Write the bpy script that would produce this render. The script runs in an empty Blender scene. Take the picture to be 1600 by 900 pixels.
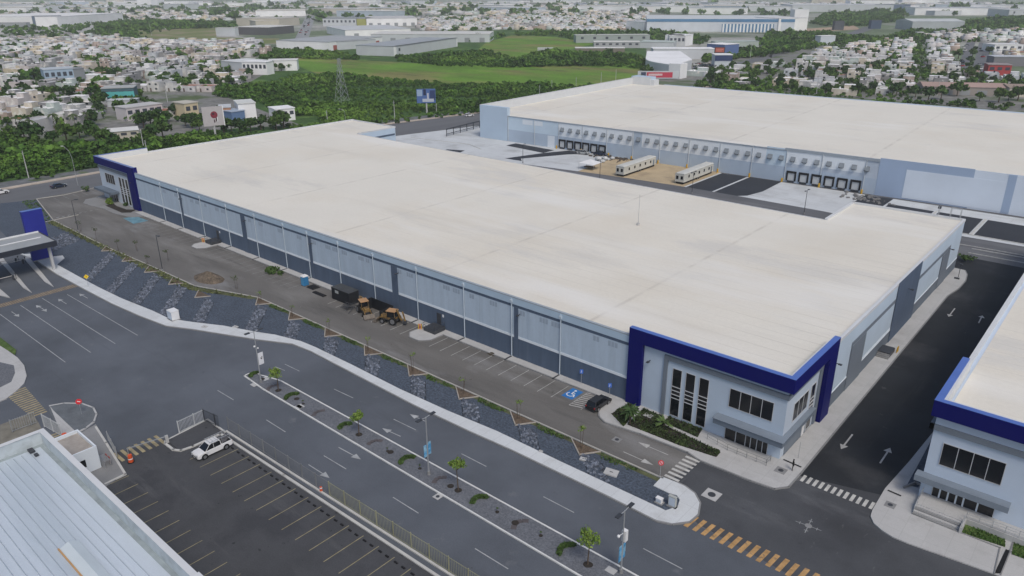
import bpy, math, random
import numpy as np
from mathutils import Vector, Matrix
from math import radians, sin, cos, pi, atan2, sqrt

S = bpy.context.scene
COL = S.collection
rnd = random.Random(7)

# ------------------------------------------------------------------ camera
F_PX, PIT, ROLL, YAW = 1171.02, 0.3815, -0.0041, -0.7136
fw = Vector((sin(YAW)*cos(PIT), cos(YAW)*cos(PIT), -sin(PIT)))
r0 = Vector((cos(YAW), -sin(YAW), 0)); u0 = r0.cross(fw)
RV = r0*cos(ROLL)+u0*sin(ROLL); UV = -r0*sin(ROLL)+u0*cos(ROLL)
EYE = Vector((0, 0, 60))
cam = bpy.data.cameras.new('camera'); camo = bpy.data.objects.new('camera', cam); COL.objects.link(camo)
m = Matrix((RV, UV, -fw)).transposed().to_4x4(); m.translation = EYE
camo.matrix_world = m
cam.sensor_width = 36; cam.lens = F_PX/1600*36; cam.clip_start = 0.5; cam.clip_end = 40000
S.camera = camo

# ------------------------------------------------------------------ light
SUN_EL, SUN_AZ = 52, 118          # azimuth measured from +Y clockwise of the sun's place in the sky
w = bpy.data.worlds.new("World"); S.world = w; w.use_nodes = True
nt = w.node_tree; bg = nt.nodes['Background']
sky = nt.nodes.new('ShaderNodeTexSky'); sky.sky_type = 'NISHITA'; sky.sun_disc = False
sky.sun_elevation = radians(SUN_EL); sky.sun_rotation = radians(SUN_AZ % 360)
sky.air_density = 1.0; sky.dust_density = 3.0; sky.ozone_density = 1.0
nt.links.new(sky.outputs[0], bg.inputs[0]); bg.inputs[1].default_value = 0.115
sun = bpy.data.lights.new('sun', 'SUN'); sun.energy = 1.5; sun.angle = radians(20); sun.color = (1, 0.93, 0.83)
suno = bpy.data.objects.new('sun', sun); COL.objects.link(suno)
sd = Vector((sin(radians(SUN_AZ))*cos(radians(SUN_EL)), cos(radians(SUN_AZ))*cos(radians(SUN_EL)), sin(radians(SUN_EL))))
suno.rotation_euler = sd.to_track_quat('Z', 'Y').to_euler(); suno.location = (0, 0, 300)
S.view_settings.view_transform = 'Standard'; S.view_settings.look = 'None'
S.view_settings.exposure = 0.0; S.view_settings.gamma = 1.0
S.render.engine = 'CYCLES'
S.cycles.max_bounces = 5; S.cycles.diffuse_bounces = 2; S.cycles.glossy_bounces = 2
S.cycles.transmission_bounces = 2; S.cycles.transparent_max_bounces = 6; S.cycles.volume_bounces = 1
S.cycles.caustics_reflective = False; S.cycles.caustics_refractive = False
S.cycles.use_adaptive_sampling = True; S.cycles.use_denoising = True

# ------------------------------------------------------------------ helpers
def at(px, py, z=0.0):
    """the place on the level plane z that stands at this spot of the photograph"""
    d = fw + RV*((px-800)/F_PX) - UV*((py-450)/F_PX)
    t = (z-EYE.z)/d.z
    p = EYE + d*t
    return (p.x, p.y)

def poly(pts, z=0.0): return [at(a, b, z) for a, b in pts]

def inpoly(x, y, P):
    c = False; j = len(P)-1
    for i in range(len(P)):
        if (P[i][1] > y) != (P[j][1] > y) and x < (P[j][0]-P[i][0])*(y-P[i][1])/(P[j][1]-P[i][1])+P[i][0]: c = not c
        j = i
    return c

def seen(x, y, z=3, mx=60):
    d = Vector((x, y, z))-EYE; k = d.dot(fw)
    if k < 5: return False
    a = 800+F_PX*d.dot(RV)/k; b = 450-F_PX*d.dot(UV)/k
    return -mx < a < 1600+mx and -mx < b < 900+mx

MATS = {}
def mat(name, col, rough=0.75, var=0.12, scale=0.5, metal=0.0, col2=None, mask=None, fine=0.0, fscale=8.0,
        bump=0.0, bscale=20.0, coord='Object', tint=False, spec=0.3, sub=None, attr=None, stretch=None, spots=(), grid=None):
    """procedural material: base colour broken up by two scales of noise, optional second colour by a noise mask"""
    if name in MATS: return MATS[name]
    M = bpy.data.materials.new(name); M.use_nodes = True; MATS[name] = M
    n = M.node_tree.nodes; l = M.node_tree.links
    b = n['Principled BSDF']; b.inputs['Roughness'].default_value = rough; b.inputs['Metallic'].default_value = metal
    b.inputs['Specular IOR Level'].default_value = spec
    tc = n.new('ShaderNodeTexCoord'); src = tc.outputs[coord]
    if stretch:
        mp = n.new('ShaderNodeMapping'); mp.inputs['Scale'].default_value = stretch
        l.new(src, mp.inputs['Vector']); src2 = mp.outputs[0]
    else: src2 = src
    def noise(sc, det=4, s=src, rg=0.6):
        t = n.new('ShaderNodeTexNoise'); t.inputs['Scale'].default_value = sc; t.inputs['Detail'].default_value = det
        t.inputs['Roughness'].default_value = rg; l.new(s, t.inputs['Vector']); return t.outputs['Fac']
    def mixc(f, a, c, mode='MIX'):
        x = n.new('ShaderNodeMix'); x.data_type = 'RGBA'; x.blend_type = mode
        if isinstance(f, float): x.inputs[0].default_value = f
        else: l.new(f, x.inputs[0])
        for k, v in ((6, a), (7, c)):
            if isinstance(v, tuple): x.inputs[k].default_value = (*v[:3], 1)
            else: l.new(v, x.inputs[k])
        return x.outputs[2]
    def ramp(f, a, c, va=0.0, vb=1.0):
        x = n.new('ShaderNodeMapRange'); l.new(f, x.inputs[0]); x.inputs[1].default_value = a; x.inputs[2].default_value = c
        x.inputs[3].default_value = va; x.inputs[4].default_value = vb; return x.outputs[0]
    def grey(f):
        x = n.new('ShaderNodeCombineColor'); [l.new(f, x.inputs[i]) for i in range(3)]; return x.outputs[0]
    c = col
    if attr:
        a = n.new('ShaderNodeAttribute'); a.attribute_name = attr; c = a.outputs['Color']
    if tint:
        a = n.new('ShaderNodeObjectInfo'); c = mixc(1.0, c, a.outputs['Color'], 'MULTIPLY')
    if col2 is not None:
        sc, lo, hi = mask or (0.15, 0.5, 0.62)
        c = mixc(ramp(noise(sc, 5, src2), lo, hi), c, col2)
    for k_, (sc, st_, lo, hi, cc) in enumerate(spots):
        if st_: mp2 = n.new('ShaderNodeMapping'); mp2.inputs['Scale'].default_value = st_; mp2.inputs['Location'].default_value = (k_*13.7, k_*5.1, 0); l.new(src, mp2.inputs['Vector']); sv = mp2.outputs[0]
        else: sv = src
        c = mixc(ramp(noise(sc, 6, sv, .65), lo, hi), c, cc)
    if grid:
        bt = n.new('ShaderNodeTexBrick'); bt.offset = 0.0; bt.inputs['Scale'].default_value = 1.0; bt.inputs['Brick Width'].default_value = grid[0]; bt.inputs['Row Height'].default_value = grid[1]; bt.inputs['Mortar Size'].default_value = grid[2]
        bt.inputs['Color1'].default_value = (1, 1, 1, 1); bt.inputs['Color2'].default_value = (.95, .95, .95, 1); bt.inputs['Mortar'].default_value = (.86, .86, .86, 1)
        if grid[3]: mp3 = n.new('ShaderNodeMapping'); mp3.inputs['Rotation'].default_value = (0, 0, grid[3]); l.new(src, mp3.inputs['Vector']); l.new(mp3.outputs[0], bt.inputs['Vector'])
        else: l.new(src, bt.inputs['Vector'])
        c = mixc(1.0, c, bt.outputs['Color'], 'MULTIPLY')
    if var: c = mixc(1.0, c, grey(ramp(noise(scale, 5, src2), 0.3, 0.7, 1-var, 1+var)), 'MULTIPLY')
    if fine: c = mixc(1.0, c, grey(ramp(noise(fscale, 2, src, 0.8), 0.3, 0.7, 1-fine, 1+fine)), 'MULTIPLY')
    if isinstance(c, tuple): b.inputs['Base Color'].default_value = (*c[:3], 1)
    else: l.new(c, b.inputs['Base Color'])
    if bump:
        bp = n.new('ShaderNodeBump'); bp.inputs['Strength'].default_value = 1.0; bp.inputs['Distance'].default_value = bump
        l.new(noise(bscale, 3), bp.inputs['Height']); l.new(bp.outputs[0], b.inputs['Normal'])
    return M

def tag(o, label=None, cat=None, group=None, kind=None):
    if label: o['label'] = label
    if cat: o['category'] = cat
    if group: o['group'] = group
    if kind: o['kind'] = kind
    return o

def thing(name, label, cat, loc=(0, 0, 0), rz=0.0, group=None):
    o = bpy.data.objects.new(name, None); o.empty_display_size = 0.5; COL.objects.link(o)
    if len(loc) == 2: loc = (*loc, 0)
    o.location = loc; o.rotation_euler = (0, 0, rz)
    return tag(o, label, cat, group)

def dup(o, loc=None, rz=None, label=None, color=None, parent=None, scale=None):
    c = o.copy(); COL.objects.link(c)
    if parent is not None: c.parent = parent
    if loc is not None: c.location = loc if len(loc) == 3 else (*loc, 0)
    if rz is not None: c.rotation_euler = (0, 0, rz)
    if scale is not None: c.scale = (scale,)*3 if not isinstance(scale, tuple) else scale
    if label: c['label'] = label
    if color: c.color = color
    for ch in o.children: dup(ch, parent=c, color=color)
    return c

class MB:
    """collects polygons; build() links them as ONE mesh object"""
    def __init__(s, org=(0, 0, 0)): s.v = []; s.f = []; s.o = org; s.c = []
    def add(s, vs, fs):
        k = len(s.v); s.v += [tuple(p) for p in vs]; s.f += [tuple(i+k for i in f) for f in fs]; return s
    def box(s, x0, x1, y0, y1, z0, z1):
        return s.add([(x0, y0, z0), (x1, y0, z0), (x1, y1, z0), (x0, y1, z0), (x0, y0, z1), (x1, y0, z1), (x1, y1, z1), (x0, y1, z1)],
                     [(3, 2, 1, 0), (4, 5, 6, 7), (0, 1, 5, 4), (1, 2, 6, 5), (2, 3, 7, 6), (3, 0, 4, 7)])
    def taper(s, x0, x1, y0, y1, z0, z1, dx=0.0, dy=0.0):
        return s.add([(x0, y0, z0), (x1, y0, z0), (x1, y1, z0), (x0, y1, z0), (x0+dx, y0+dy, z1), (x1-dx, y0+dy, z1), (x1-dx, y1-dy, z1), (x0+dx, y1-dy, z1)],
                     [(3, 2, 1, 0), (4, 5, 6, 7), (0, 1, 5, 4), (1, 2, 6, 5), (2, 3, 7, 6), (3, 0, 4, 7)])
    def obox(s, c, L, W, H, rz=0.0, ry=0.0):
        R = Matrix.Rotation(rz, 3, 'Z') @ Matrix.Rotation(ry, 3, 'Y'); C = Vector(c)
        vs = [C+R @ Vector((a*L/2, b*W/2, d*H/2)) for d in (-1, 1) for a, b in ((-1, -1), (1, -1), (1, 1), (-1, 1))]
        return s.add(vs, [(3, 2, 1, 0), (4, 5, 6, 7), (0, 1, 5, 4), (1, 2, 6, 5), (2, 3, 7, 6), (3, 0, 4, 7)])
    def prism(s, P, z0, z1):
        A = sum(P[i][0]*P[(i+1) % len(P)][1]-P[(i+1) % len(P)][0]*P[i][1] for i in range(len(P)))
        if A < 0: P = P[::-1]
        n = len(P)
        return s.add([(x, y, z0) for x, y in P]+[(x, y, z1) for x, y in P],
                     [tuple(range(n-1, -1, -1)), tuple(range(n, 2*n))]+[(i, (i+1) % n, n+(i+1) % n, n+i) for i in range(n)])
    def sheet(s, P, z):
        A = sum(P[i][0]*P[(i+1) % len(P)][1]-P[(i+1) % len(P)][0]*P[i][1] for i in range(len(P)))
        if A < 0: P = P[::-1]
        return s.add([(x, y, z) for x, y in P], [tuple(range(len(P)))])
    def line(s, a, b, wd, z):
        a = Vector(a[:2]); b = Vector(b[:2]); d = (b-a).normalized(); n = Vector((-d.y, d.x))*wd/2
        return s.sheet([a-n, b-n, b+n, a+n], z)
    def tube(s, p, q, r, r2=None, n=8):
        p = Vector(p); q = Vector(q); r2 = r if r2 is None else r2; d = (q-p).normalized()
        a = d.orthogonal().normalized(); b = d.cross(a)
        vs = [p+(a*cos(2*pi*i/n)+b*sin(2*pi*i/n))*r for i in range(n)]+[q+(a*cos(2*pi*i/n)+b*sin(2*pi*i/n))*r2 for i in range(n)]
        return s.add(vs, [tuple(range(n-1, -1, -1)), tuple(range(n, 2*n))]+[(i, (i+1) % n, n+(i+1) % n, n+i) for i in range(n)])
    def path(s, pts, r, n=6):
        for a, b in zip(pts[:-1], pts[1:]): s.tube(a, b, r, n=n)
        return s
    def disc(s, c, nrm, r, th=0.03, n=20):
        c = Vector(c); nrm = Vector(nrm).normalized(); return s.tube(c-nrm*th/2, c+nrm*th/2, r, n=n)
    def ball(s, c, rx, ry=None, rz_=None, seg=10, rg=6):
        ry = ry or rx; rz_ = rz_ or rx; vs = [(c[0], c[1], c[2]-rz_)]; fs = []
        for j in range(1, rg):
            t = -pi/2+pi*j/rg
            vs += [(c[0]+rx*cos(t)*cos(2*pi*i/seg), c[1]+ry*cos(t)*sin(2*pi*i/seg), c[2]+rz_*sin(t)) for i in range(seg)]
        vs.append((c[0], c[1], c[2]+rz_)); N = len(vs)-1
        for i in range(seg): fs.append((0, 1+(i+1) % seg, 1+i)); fs.append((N, N-seg+i, N-seg+(i+1) % seg))
        for j in range(rg-2):
            for i in range(seg):
                a = 1+j*seg; fs.append((a+i, a+(i+1) % seg, a+seg+(i+1) % seg, a+seg+i))
        return s.add(vs, fs)
    def build(s, name, m, parent=None, smooth=False, bevel=0.0, **kw):
        me = bpy.data.meshes.new(name); me.from_pydata([(x-s.o[0], y-s.o[1], z-s.o[2]) for x, y, z in s.v], [], s.f)
        me.materials.append(m); me.update()
        if smooth:
            me.polygons.foreach_set('use_smooth', [True]*len(me.polygons))
            try: me.set_sharp_from_angle(angle=radians(40))
            except Exception: pass
        o = bpy.data.objects.new(name, me); COL.objects.link(o)
        if parent is not None: o.parent = parent
        if bevel:
            bm = o.modifiers.new('bevel', 'BEVEL'); bm.width = bevel; bm.segments = 2; bm.limit_method = 'ANGLE'
        tag(o, **kw) if kw else None
        return o

def np_mesh(name, V, Fq, m, cols=None):
    """quads only, straight from arrays"""
    me = bpy.data.meshes.new(name); nf = len(Fq); me.vertices.add(len(V)); me.vertices.foreach_set('co', V.astype(np.float32).ravel())
    me.loops.add(nf*4); me.loops.foreach_set('vertex_index', Fq.astype(np.int32).ravel())
    me.polygons.add(nf); me.polygons.foreach_set('loop_start', np.arange(0, nf*4, 4, dtype=np.int32))
    me.materials.append(m); me.update(calc_edges=True)
    if cols is not None:
        a = me.attributes.new('tint', 'FLOAT_COLOR', 'CORNER'); a.data.foreach_set('color', np.repeat(cols, 4, axis=0).astype(np.float32).ravel())
    o = bpy.data.objects.new(name, me); COL.objects.link(o); return o

def leaves(n, rx, ry, rz_, leaf, seed, lumps=9, lr=0.45, base=0.0):
    """leaf quads spread through uneven lumps of a crown"""
    g = np.random.default_rng(seed)
    L = g.normal(size=(lumps, 3)); L /= np.linalg.norm(L, axis=1)[:, None]; L *= g.uniform(0.25, 0.72, (lumps, 1)); L[:, 2] = np.abs(L[:, 2])*1.1-0.25
    k = g.integers(0, lumps, n); d = g.normal(size=(n, 3)); d /= np.linalg.norm(d, axis=1)[:, None]
    c = L[k]+d*(lr*g.uniform(0.55, 1.0, (n, 1))*g.uniform(0.7, 1.15, (lumps, 1))[k])
    c = c*np.array([rx, ry, rz_])+np.array([0, 0, base+rz_*0.75])
    a = g.normal(size=(n, 3))*0.8+d; a /= np.linalg.norm(a, axis=1)[:, None]
    t = np.cross(a, g.normal(size=(n, 3))); t /= np.linalg.norm(t, axis=1)[:, None]; b = np.cross(a, t)
    s = leaf*g.uniform(0.6, 1.3, (n, 1))
    V = np.stack([c-t*s-b*s*0.6, c+t*s*0.9-b*s*0.7, c+t*s+b*s*0.6, c-t*s*0.8+b*s*0.7], 1).reshape(-1, 3)
    V[:, 2] = np.maximum(V[:, 2], 0.02)
    return V, np.arange(n*4).reshape(-1, 4)

def scatter(name, protos, T, m, cols=None):
    """T rows: x, y, z, scale, rotation, proto ; merged into one stuff mesh"""
    Vs = []; Fs = []; Cs = []; k = 0
    T = np.array(T)
    for i, (V, Fq) in enumerate(protos):
        R = T[T[:, 5] == i]
        if not len(R): continue
        c, s = np.cos(R[:, 4]), np.sin(R[:, 4])
        x = V[None, :, 0]*c[:, None]-V[None, :, 1]*s[:, None]; y = V[None, :, 0]*s[:, None]+V[None, :, 1]*c[:, None]
        W = np.stack([x*R[:, 3:4]+R[:, 0:1], y*R[:, 3:4]+R[:, 1:2], V[None, :, 2]*R[:, 3:4]+R[:, 2:3]], 2).reshape(-1, 3)
        Vs.append(W); Fs.append((Fq[None]+(np.arange(len(R))*len(V))[:, None, None]).reshape(-1, 4)+k); k += len(W)
        if cols is not None: Cs.append(np.repeat(np.array(cols)[T[:, 5] == i], len(Fq), axis=0))
    return np_mesh(name, np.concatenate(Vs), np.concatenate(Fs), m, np.concatenate(Cs) if cols is not None else None)

def struct(name, mb, m, **k): return mb.build(name, m, kind='structure', **k)
def A(*pts, z=0.0): return poly(pts, z)

# ------------------------------------------------------------------ materials
asph_av = mat('asphalt avenue', (.108, .121, .143), .85, .13, .08, col2=(.088, .099, .117), mask=(.05, .45, .62), fine=.12, fscale=6, spots=((.25, (.12, 1.6, 1), .6, .8, (.082, .091, .107)), (.5, None, .68, .74, (.06, .066, .078)), (.22, (1, 1, 1), .63, .72, (.145, .155, .172))))
asph_lot = mat('asphalt front lot', (.138, .134, .128), .9, .16, .12, col2=(.215, .212, .205), mask=(.04, .5, .66), fine=.12, fscale=5, stretch=(.5, 1.6, 1), spots=((.3, (.15, 1.5, 1), .56, .72, (.10, .098, .095)), (.07, (.5, 1.6, 1), .55, .66, (.2, .2, .2)), (.7, None, .69, .74, (.06, .055, .05)), (.9, None, .66, .74, (.25, .25, .25))))
asph_st = mat('asphalt side street', (.022, .025, .03), .85, .25, .09, col2=(.055, .056, .06), mask=(.06, .55, .7), fine=.15, fscale=6, spots=((.3, (1.4, .12, 1), .58, .74, (.032, .034, .037)), (.35, None, .66, .74, (.085, .086, .088))))
asph_jn = mat('asphalt junction', (.072, .077, .086), .85, .2, .08, col2=(.05, .053, .06), mask=(.07, .45, .65), fine=.12, fscale=6, spots=((.16, (.3, 1, 1), .58, .7, (.10, .105, .115)), (.6, None, .66, .74, (.035, .037, .04)), (.8, (1, .3, 1), .64, .72, (.12, .125, .13))))
asph_emp = mat('asphalt staff lot', (.07, .073, .08), .85, .2, .12, col2=(.046, .048, .054), mask=(.12, .52, .66), fine=.14, fscale=6, spots=((.8, None, .64, .7, (.025, .026, .03)), (.3, (.2, 1.2, 1), .58, .7, (.085, .088, .094)), (.35, None, .66, .7, (.04, .045, .045))))
asph_bk = mat('asphalt truck court', (.12, .125, .135), .85, .12, .1, fine=.1, spots=((.12, (.1, 1.3, 1), .5, .66, (.16, .165, .175)), (.1, (.1, 1.5, 1), .6, .7, (.085, .09, .1))))
asph_new = mat('asphalt fresh black', (.035, .04, .05), .85, .1, .1, fine=.1)
asph_hw = mat('asphalt highway', (.135, .14, .15), .85, .12, .04, stretch=(3, .3, 1), fine=.08)
conc = mat('concrete pale', (.47, .475, .475), .85, .07, .15, fine=.06, col2=(.37, .37, .37), mask=(.3, .5, .75), grid=(2.4, 2.4, .03, 0), spots=((.15, None, .6, .75, (.4, .4, .4)),))
conc_pad = mat('concrete pad', (.56, .59, .61), .85, .07, .08, fine=.08, fscale=3, col2=(.44, .46, .47), mask=(.1, .5, .7), grid=(5, 5, .05, .04), spots=((.25, (.15, 1.2, 1), .56, .72, (.42, .43, .44)),))
conc_old = mat('concrete grey', (.24, .245, .25), .85, .12, .3, fine=.08)
kerb_m = mat('kerb', (.52, .52, .5), .85, .12, .6)
kerb_tan = mat('kerb tan', (.33, .28, .22), .9, .2, .5)
paint_w = mat('road paint white', (.55, .55, .54), .7, .22, 1.2)
paint_wf = mat('road paint worn', (.27, .28, .29), .8, .3, .8)
paint_y = mat('road paint yellow', (.38, .31, .14), .8, .3, .9)
paint_o = mat('road paint orange', (.46, .28, .12), .8, .3, 1.2, col2=(.2, .15, .1), mask=(1.6, .58, .68))
paint_of = mat('road paint worn orange', (.24, .19, .13), .85, .3, .9)
paint_b = mat('road paint blue', (.03, .17, .46), .7, .15, 1)
paint_bf = mat('road paint worn blue', (.13, .26, .33), .8, .3, .6)
gravel_m = mat('gravel bank', (.07, .088, .118), .95, .1, .3, fine=.45, fscale=3.2, bump=.08, bscale=4)
gravel_md = mat('gravel median', (.135, .145, .165), .95, .1, .3, fine=.35, fscale=5, bump=.04, bscale=6)
stone_m = mat('riprap stone', (.125, .145, .185), .9, .7, 1.3, fine=.6, fscale=2.2)
soil_m = mat('soil', (.12, .09, .065), .95, .3, 1.5, fine=.3, fscale=6)
sand_m = mat('sand', (.46, .37, .24), .95, .12, .12, col2=(.36, .29, .2), mask=(.2, .5, .7), fine=.1)
grass_m = mat('grass', (.07, .12, .03), .95, .3, .3, fine=.4, fscale=3, col2=(.1, .13, .04), mask=(.3, .5, .7))
field_m = mat('field', (.11, .22, .02), .95, .25, .03, col2=(.19, .19, .06), mask=(.014, .46, .6), fine=.2, fscale=.5, stretch=(.7, 1.6, 1), spots=((.05, (.4, 1.5, 1), .56, .7, (.05, .1, .02)), (.02, None, .56, .66, (.15, .25, .03)), (.12, (.5, 1.6, 1), .64, .7, (.04, .08, .02))))
under_m = mat('undergrowth', (.045, .1, .02), .95, .35, .08, col2=(.09, .16, .035), mask=(.04, .5, .65), fine=.4, fscale=.8)
land_m = mat('land', (.12, .16, .09), .95, .3, .01, col2=(.32, .32, .3), mask=(.004, .48, .6), fine=.3, fscale=.12)
town_m = mat('town ground', (.2, .2, .19), .95, .25, .03, col2=(.07, .1, .04), mask=(.03, .52, .62), fine=.25, fscale=.2)
roof_m = mat('roof membrane', (.725, .70, .63), .75, .03, .05, col2=(.69, .65, .565), mask=(.035, .46, .72), fine=.03, fscale=1.5, spots=((.06, (.4, 1, 1), .56, .66, (.64, .62, .57)), (.5, (.4, 1.2, 1), .7, .78, (.5, .47, .41))))
cap_m = mat('cap pale', (.62, .64, .66), .6, .04, .5)
capd_m = mat('cap steel', (.33, .38, .43), .5, .06, .5)
wall_l = mat('wall pale blue grey', (.43, .52, .62), .8, .07, .9, fine=.03, fscale=2, stretch=(1, 1, .1), spots=((.5, (1.5, 1, .12), .6, .78, (.34, .43, .54)),))
wall_g = mat('wall light grey', (.47, .54, .63), .8, .05, .12, fine=.03)
wall_w = mat('wall white', (.72, .78, .84), .8, .05, .15)
wall_d = mat('wall slate', (.085, .118, .175), .8, .1, .9, fine=.04, stretch=(1, 1, .15), spots=((.5, (1.5, 1, .2), .6, .78, (.11, .14, .19)),))
wall_m2 = mat('wall mid grey', (.17, .2, .24), .8, .06, .15)
w2_mid = mat('wall blue grey', (.43, .52, .63), .8, .05, .1)
w2_deep = mat('wall steel blue', (.36, .46, .62), .8, .06, .08)
blue_m = mat('frame navy', (.0035, .005, .115), .6, .06, .3, spec=.15)
bluelit_m = mat('frame cap blue', (.085, .16, .48), .35, .08, .3, spec=.6)  # the frame's navy, coloured lighter for top faces that catch the sky
glass_m = mat('dark glass', (.008, .01, .014), .12, .3, .4, spec=.5)
frame_m = mat('window frame', (.5, .52, .55), .5, 0)
black_m = mat('black rubber', (.012, .012, .014), .7, .2, 2)
steel_m = mat('galvanised steel', (.42, .44, .46), .45, .1, 1, metal=.4)
dsteel_m = mat('dark steel', (.05, .055, .065), .5, .1, 1)
white_m = mat('white painted', (.74, .75, .76), .45, .05, .6)
red_m = mat('red painted', (.6, .03, .04), .5, .1, 2)
yellow_m = mat('yellow painted', (.6, .36, .03), .5, .1, 2)
orange_m = mat('orange plastic', (.65, .1, .03), .5, .1, 2)
trunk_m = mat('bark', (.1, .075, .055), .95, .3, 4)
leaf_m = mat('leaves bright', (.12, .21, .035), .7, .4, .9, fine=.3, fscale=5, col2=(.18, .25, .05), mask=(.9, .45, .6))
hedge_m = mat('leaves hedge', (.06, .11, .028), .8, .45, 1.6, fine=.3, fscale=6)
tree_m = mat('leaves tree', (.035, .08, .018), .8, .4, .35, fine=.3, fscale=2, tint=True, col2=(.075, .14, .03), mask=(.3, .45, .62))
scrub_m = mat('leaves scrub', (.042, .10, .014), .8, .5, .05, col2=(.085, .17, .022), mask=(.16, .46, .6), fine=.35, fscale=.6, stretch=(1, 1, 1), spots=((.014, None, .53, .62, (.11, .2, .03)), (.3, None, .6, .7, (.025, .06, .012))))
dry_m = mat('leaves dry', (.11, .13, .05), .8, .4, 1.5)

# ------------------------------------------------------------------ ground sheets
g = MB(); g.sheet([(-14000, -1400), (6000, -1400), (6000, 14000), (-14000, 14000)], -.10); struct('ground', g, land_m)

g = MB(); g.sheet([(-256, 20), (40, 20), (40, -5), (60, -5), (60, 420), (-215, 420), (-240, 285), (-248, 240), (-256, 200), (-258, 75)], -.03)
struct('site_asphalt', g, asph_bk)
# avenue
g = MB(); g.sheet([(-300, 30), (-250, 34), (-245, 0), (30, 0), (30, 69.5), (-30, 69.5), (-45, 71.5), (-100, 69), (-140, 66), (-180, 60), (-200, 60), (-252, 78), (-300, 64)], 0)
struct('avenue', g, asph_av)
g = MB(); g.sheet([(-256, 66), (-240, 66), (-213, 66), (-150, 68), (-134, 74.6), (-38, 75), (-37.0, 82), (-54, 82), (-54, 89), (-246, 92), (-247, 128), (-258, 130), (-258.5, 74.5)], .012)
struct('front_lot', g, asph_lot)
g = MB(); g.sheet([(-39, 74.8), (-31, 69.8), (30, 64), (30, 200), (-10, 200), (-25, 200), (-25, 86), (-37, 82)], .010)
struct('junction_asphalt', g, asph_jn)
g = MB(); g.sheet([(-26, 87), (-14, 90.5), (-10, 100), (-10, 198), (-30, 198), (-27.5, 120)], .022)
struct('side_street', g, asph_st)
g = MB(); g.sheet([(-100, 0), (-14, 0), (-14, 43.9), (-96.5, 43.2), (-97.4, 36.5), (-100, 30)], .012)
struct('staff_lot', g, asph_emp)
# highway west of the site
HWW = [(-282, -20), (-278, 60), (-279, 100), (-278, 235), (-268, 290), (-240, 400), (-215, 520)]
HWE = [(-252, -20), (-256, 75), (-256, 200), (-248, 240), (-240, 285), (-213, 400), (-190, 520)]
g = MB(); g.sheet(HWW+HWE[::-1], .006); struct('highway', g, asph_hw)
g = MB(); g.sheet([(x-3.0, y) for x, y in HWW]+[(x-.2, y) for x, y in HWW[::-1]], 0)
g = MB()
for (a, b), (c, d) in zip(HWW[1:-1], HWW[2:]):
    g.prism([(a-2.6, b), (c-2.6, d), (c-.2, d), (a-.2, b)], -.05, .25)
struct('highway_kerb', g, mat('kerb dusty', (.46, .40, .34), .9, .2, .15))
g = MB(); g.sheet([(a-12+2*sin(b*.07), b) for a, b in HWW]+[(a-2.6, b) for a, b in HWW[::-1]], -.04); struct('highway_verge', g, mat('verge gravel', (.14, .15, .16), .95, .3, .2, fine=.2, col2=(.08, .11, .05), mask=(.08, .52, .6)))
# open country
g = MB(); g.sheet(A((0, 195), (0, 292), (160, 262), (340, 225), (470, 200), (613, 196), (750, 178), (830, 150), (1010, 128), (1010, 60), (860, 40), (640, 60), (500, 80), (400, 90), (360, 140), (180, 200)), -.085); struct('undergrowth', g, under_m)
g = MB(); g.sheet(A((455, 88), (520, 92), (640, 98), (800, 104), (900, 100), (1000, 100), (1000, 118), (960, 138), (870, 138), (800, 133), (700, 133), (630, 128), (560, 121), (500, 117), (470, 105)), -.06); struct('grass_field', g, field_m)
g = MB(); g.sheet(A((760, 66), (800, 55), (870, 58), (930, 68), (860, 84), (800, 90), (730, 92)), -.06); struct('grass_field', g, field_m)
g = MB(); g.sheet(A((185, 55), (210, 48), (300, 44), (340, 44), (338, 58), (436, 60), (436, 68), (280, 68), (220, 62)), -.06); struct('grass_field', g, mat('field dry', (.16, .19, .06), .95, .15, .02, col2=(.24, .2, .13), mask=(.02, .5, .6)))
g = MB(); g.sheet(A((800, 155), (1030, 119), (1030, 126), (1600, 175), (1600, 120), (1340, 75), (1260, 68), (1100, 100), (1000, 110), (930, 130)), -.08); struct('town_ground', g, town_m)
g = MB(); g.sheet(A((0, 60), (0, 215), (110, 230), (230, 215), (370, 200), (470, 195), (350, 150), (420, 112), (350, 85), (200, 60)), -.075); struct('town_ground', g, town_m)
g = MB(); g.sheet(A((0, 32), (0, 62), (190, 62), (230, 80), (420, 90), (400, 60), (180, 32)), -.07); struct('town_ground', g, mat('town far', (.42, .42, .41), .95, .3, .006, col2=(.09, .12, .06), mask=(.01, .5, .6)))  # far ground coloured brighter to stand in for sunlight and pale haze
g = MB(); g.sheet(A((1495, 112), (1510, 66), (1524, 66), (1512, 113)), -.04); g.sheet(A((1518, 113), (1530, 66), (1546, 66), (1544, 114)), -.04); struct('town_road', g, asph_hw)
g = MB(); g.sheet(A((455, 73), (478, 73), (493, 25), (478, 25)), -.04); struct('far_road', g, mat('far road', (.26, .27, .28), .9, .1, .01))
g = MB(); g.sheet(A((1200, 87), (1275, 66), (1300, 62), (1350, 42), (1372, 42), (1310, 66), (1270, 72), (1205, 90)), -.04)
g.sheet(A((1100, 110), (1130, 104), (1180, 90), (1206, 86), (1206, 90), (1150, 104), (1110, 116)), -.04)
g.sheet(A((1380, 18), (1395, 18), (1460, 3), (1440, 3)), -.04); struct('far_road', g, asph_hw)
g = MB(); g.sheet(A((1255, 45), (1335, 40), (1345, 46), (1260, 50)), -.04); struct('bare_ground', g, mat('bare soil', (.38, .28, .2), .95, .1, .02))

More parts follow.
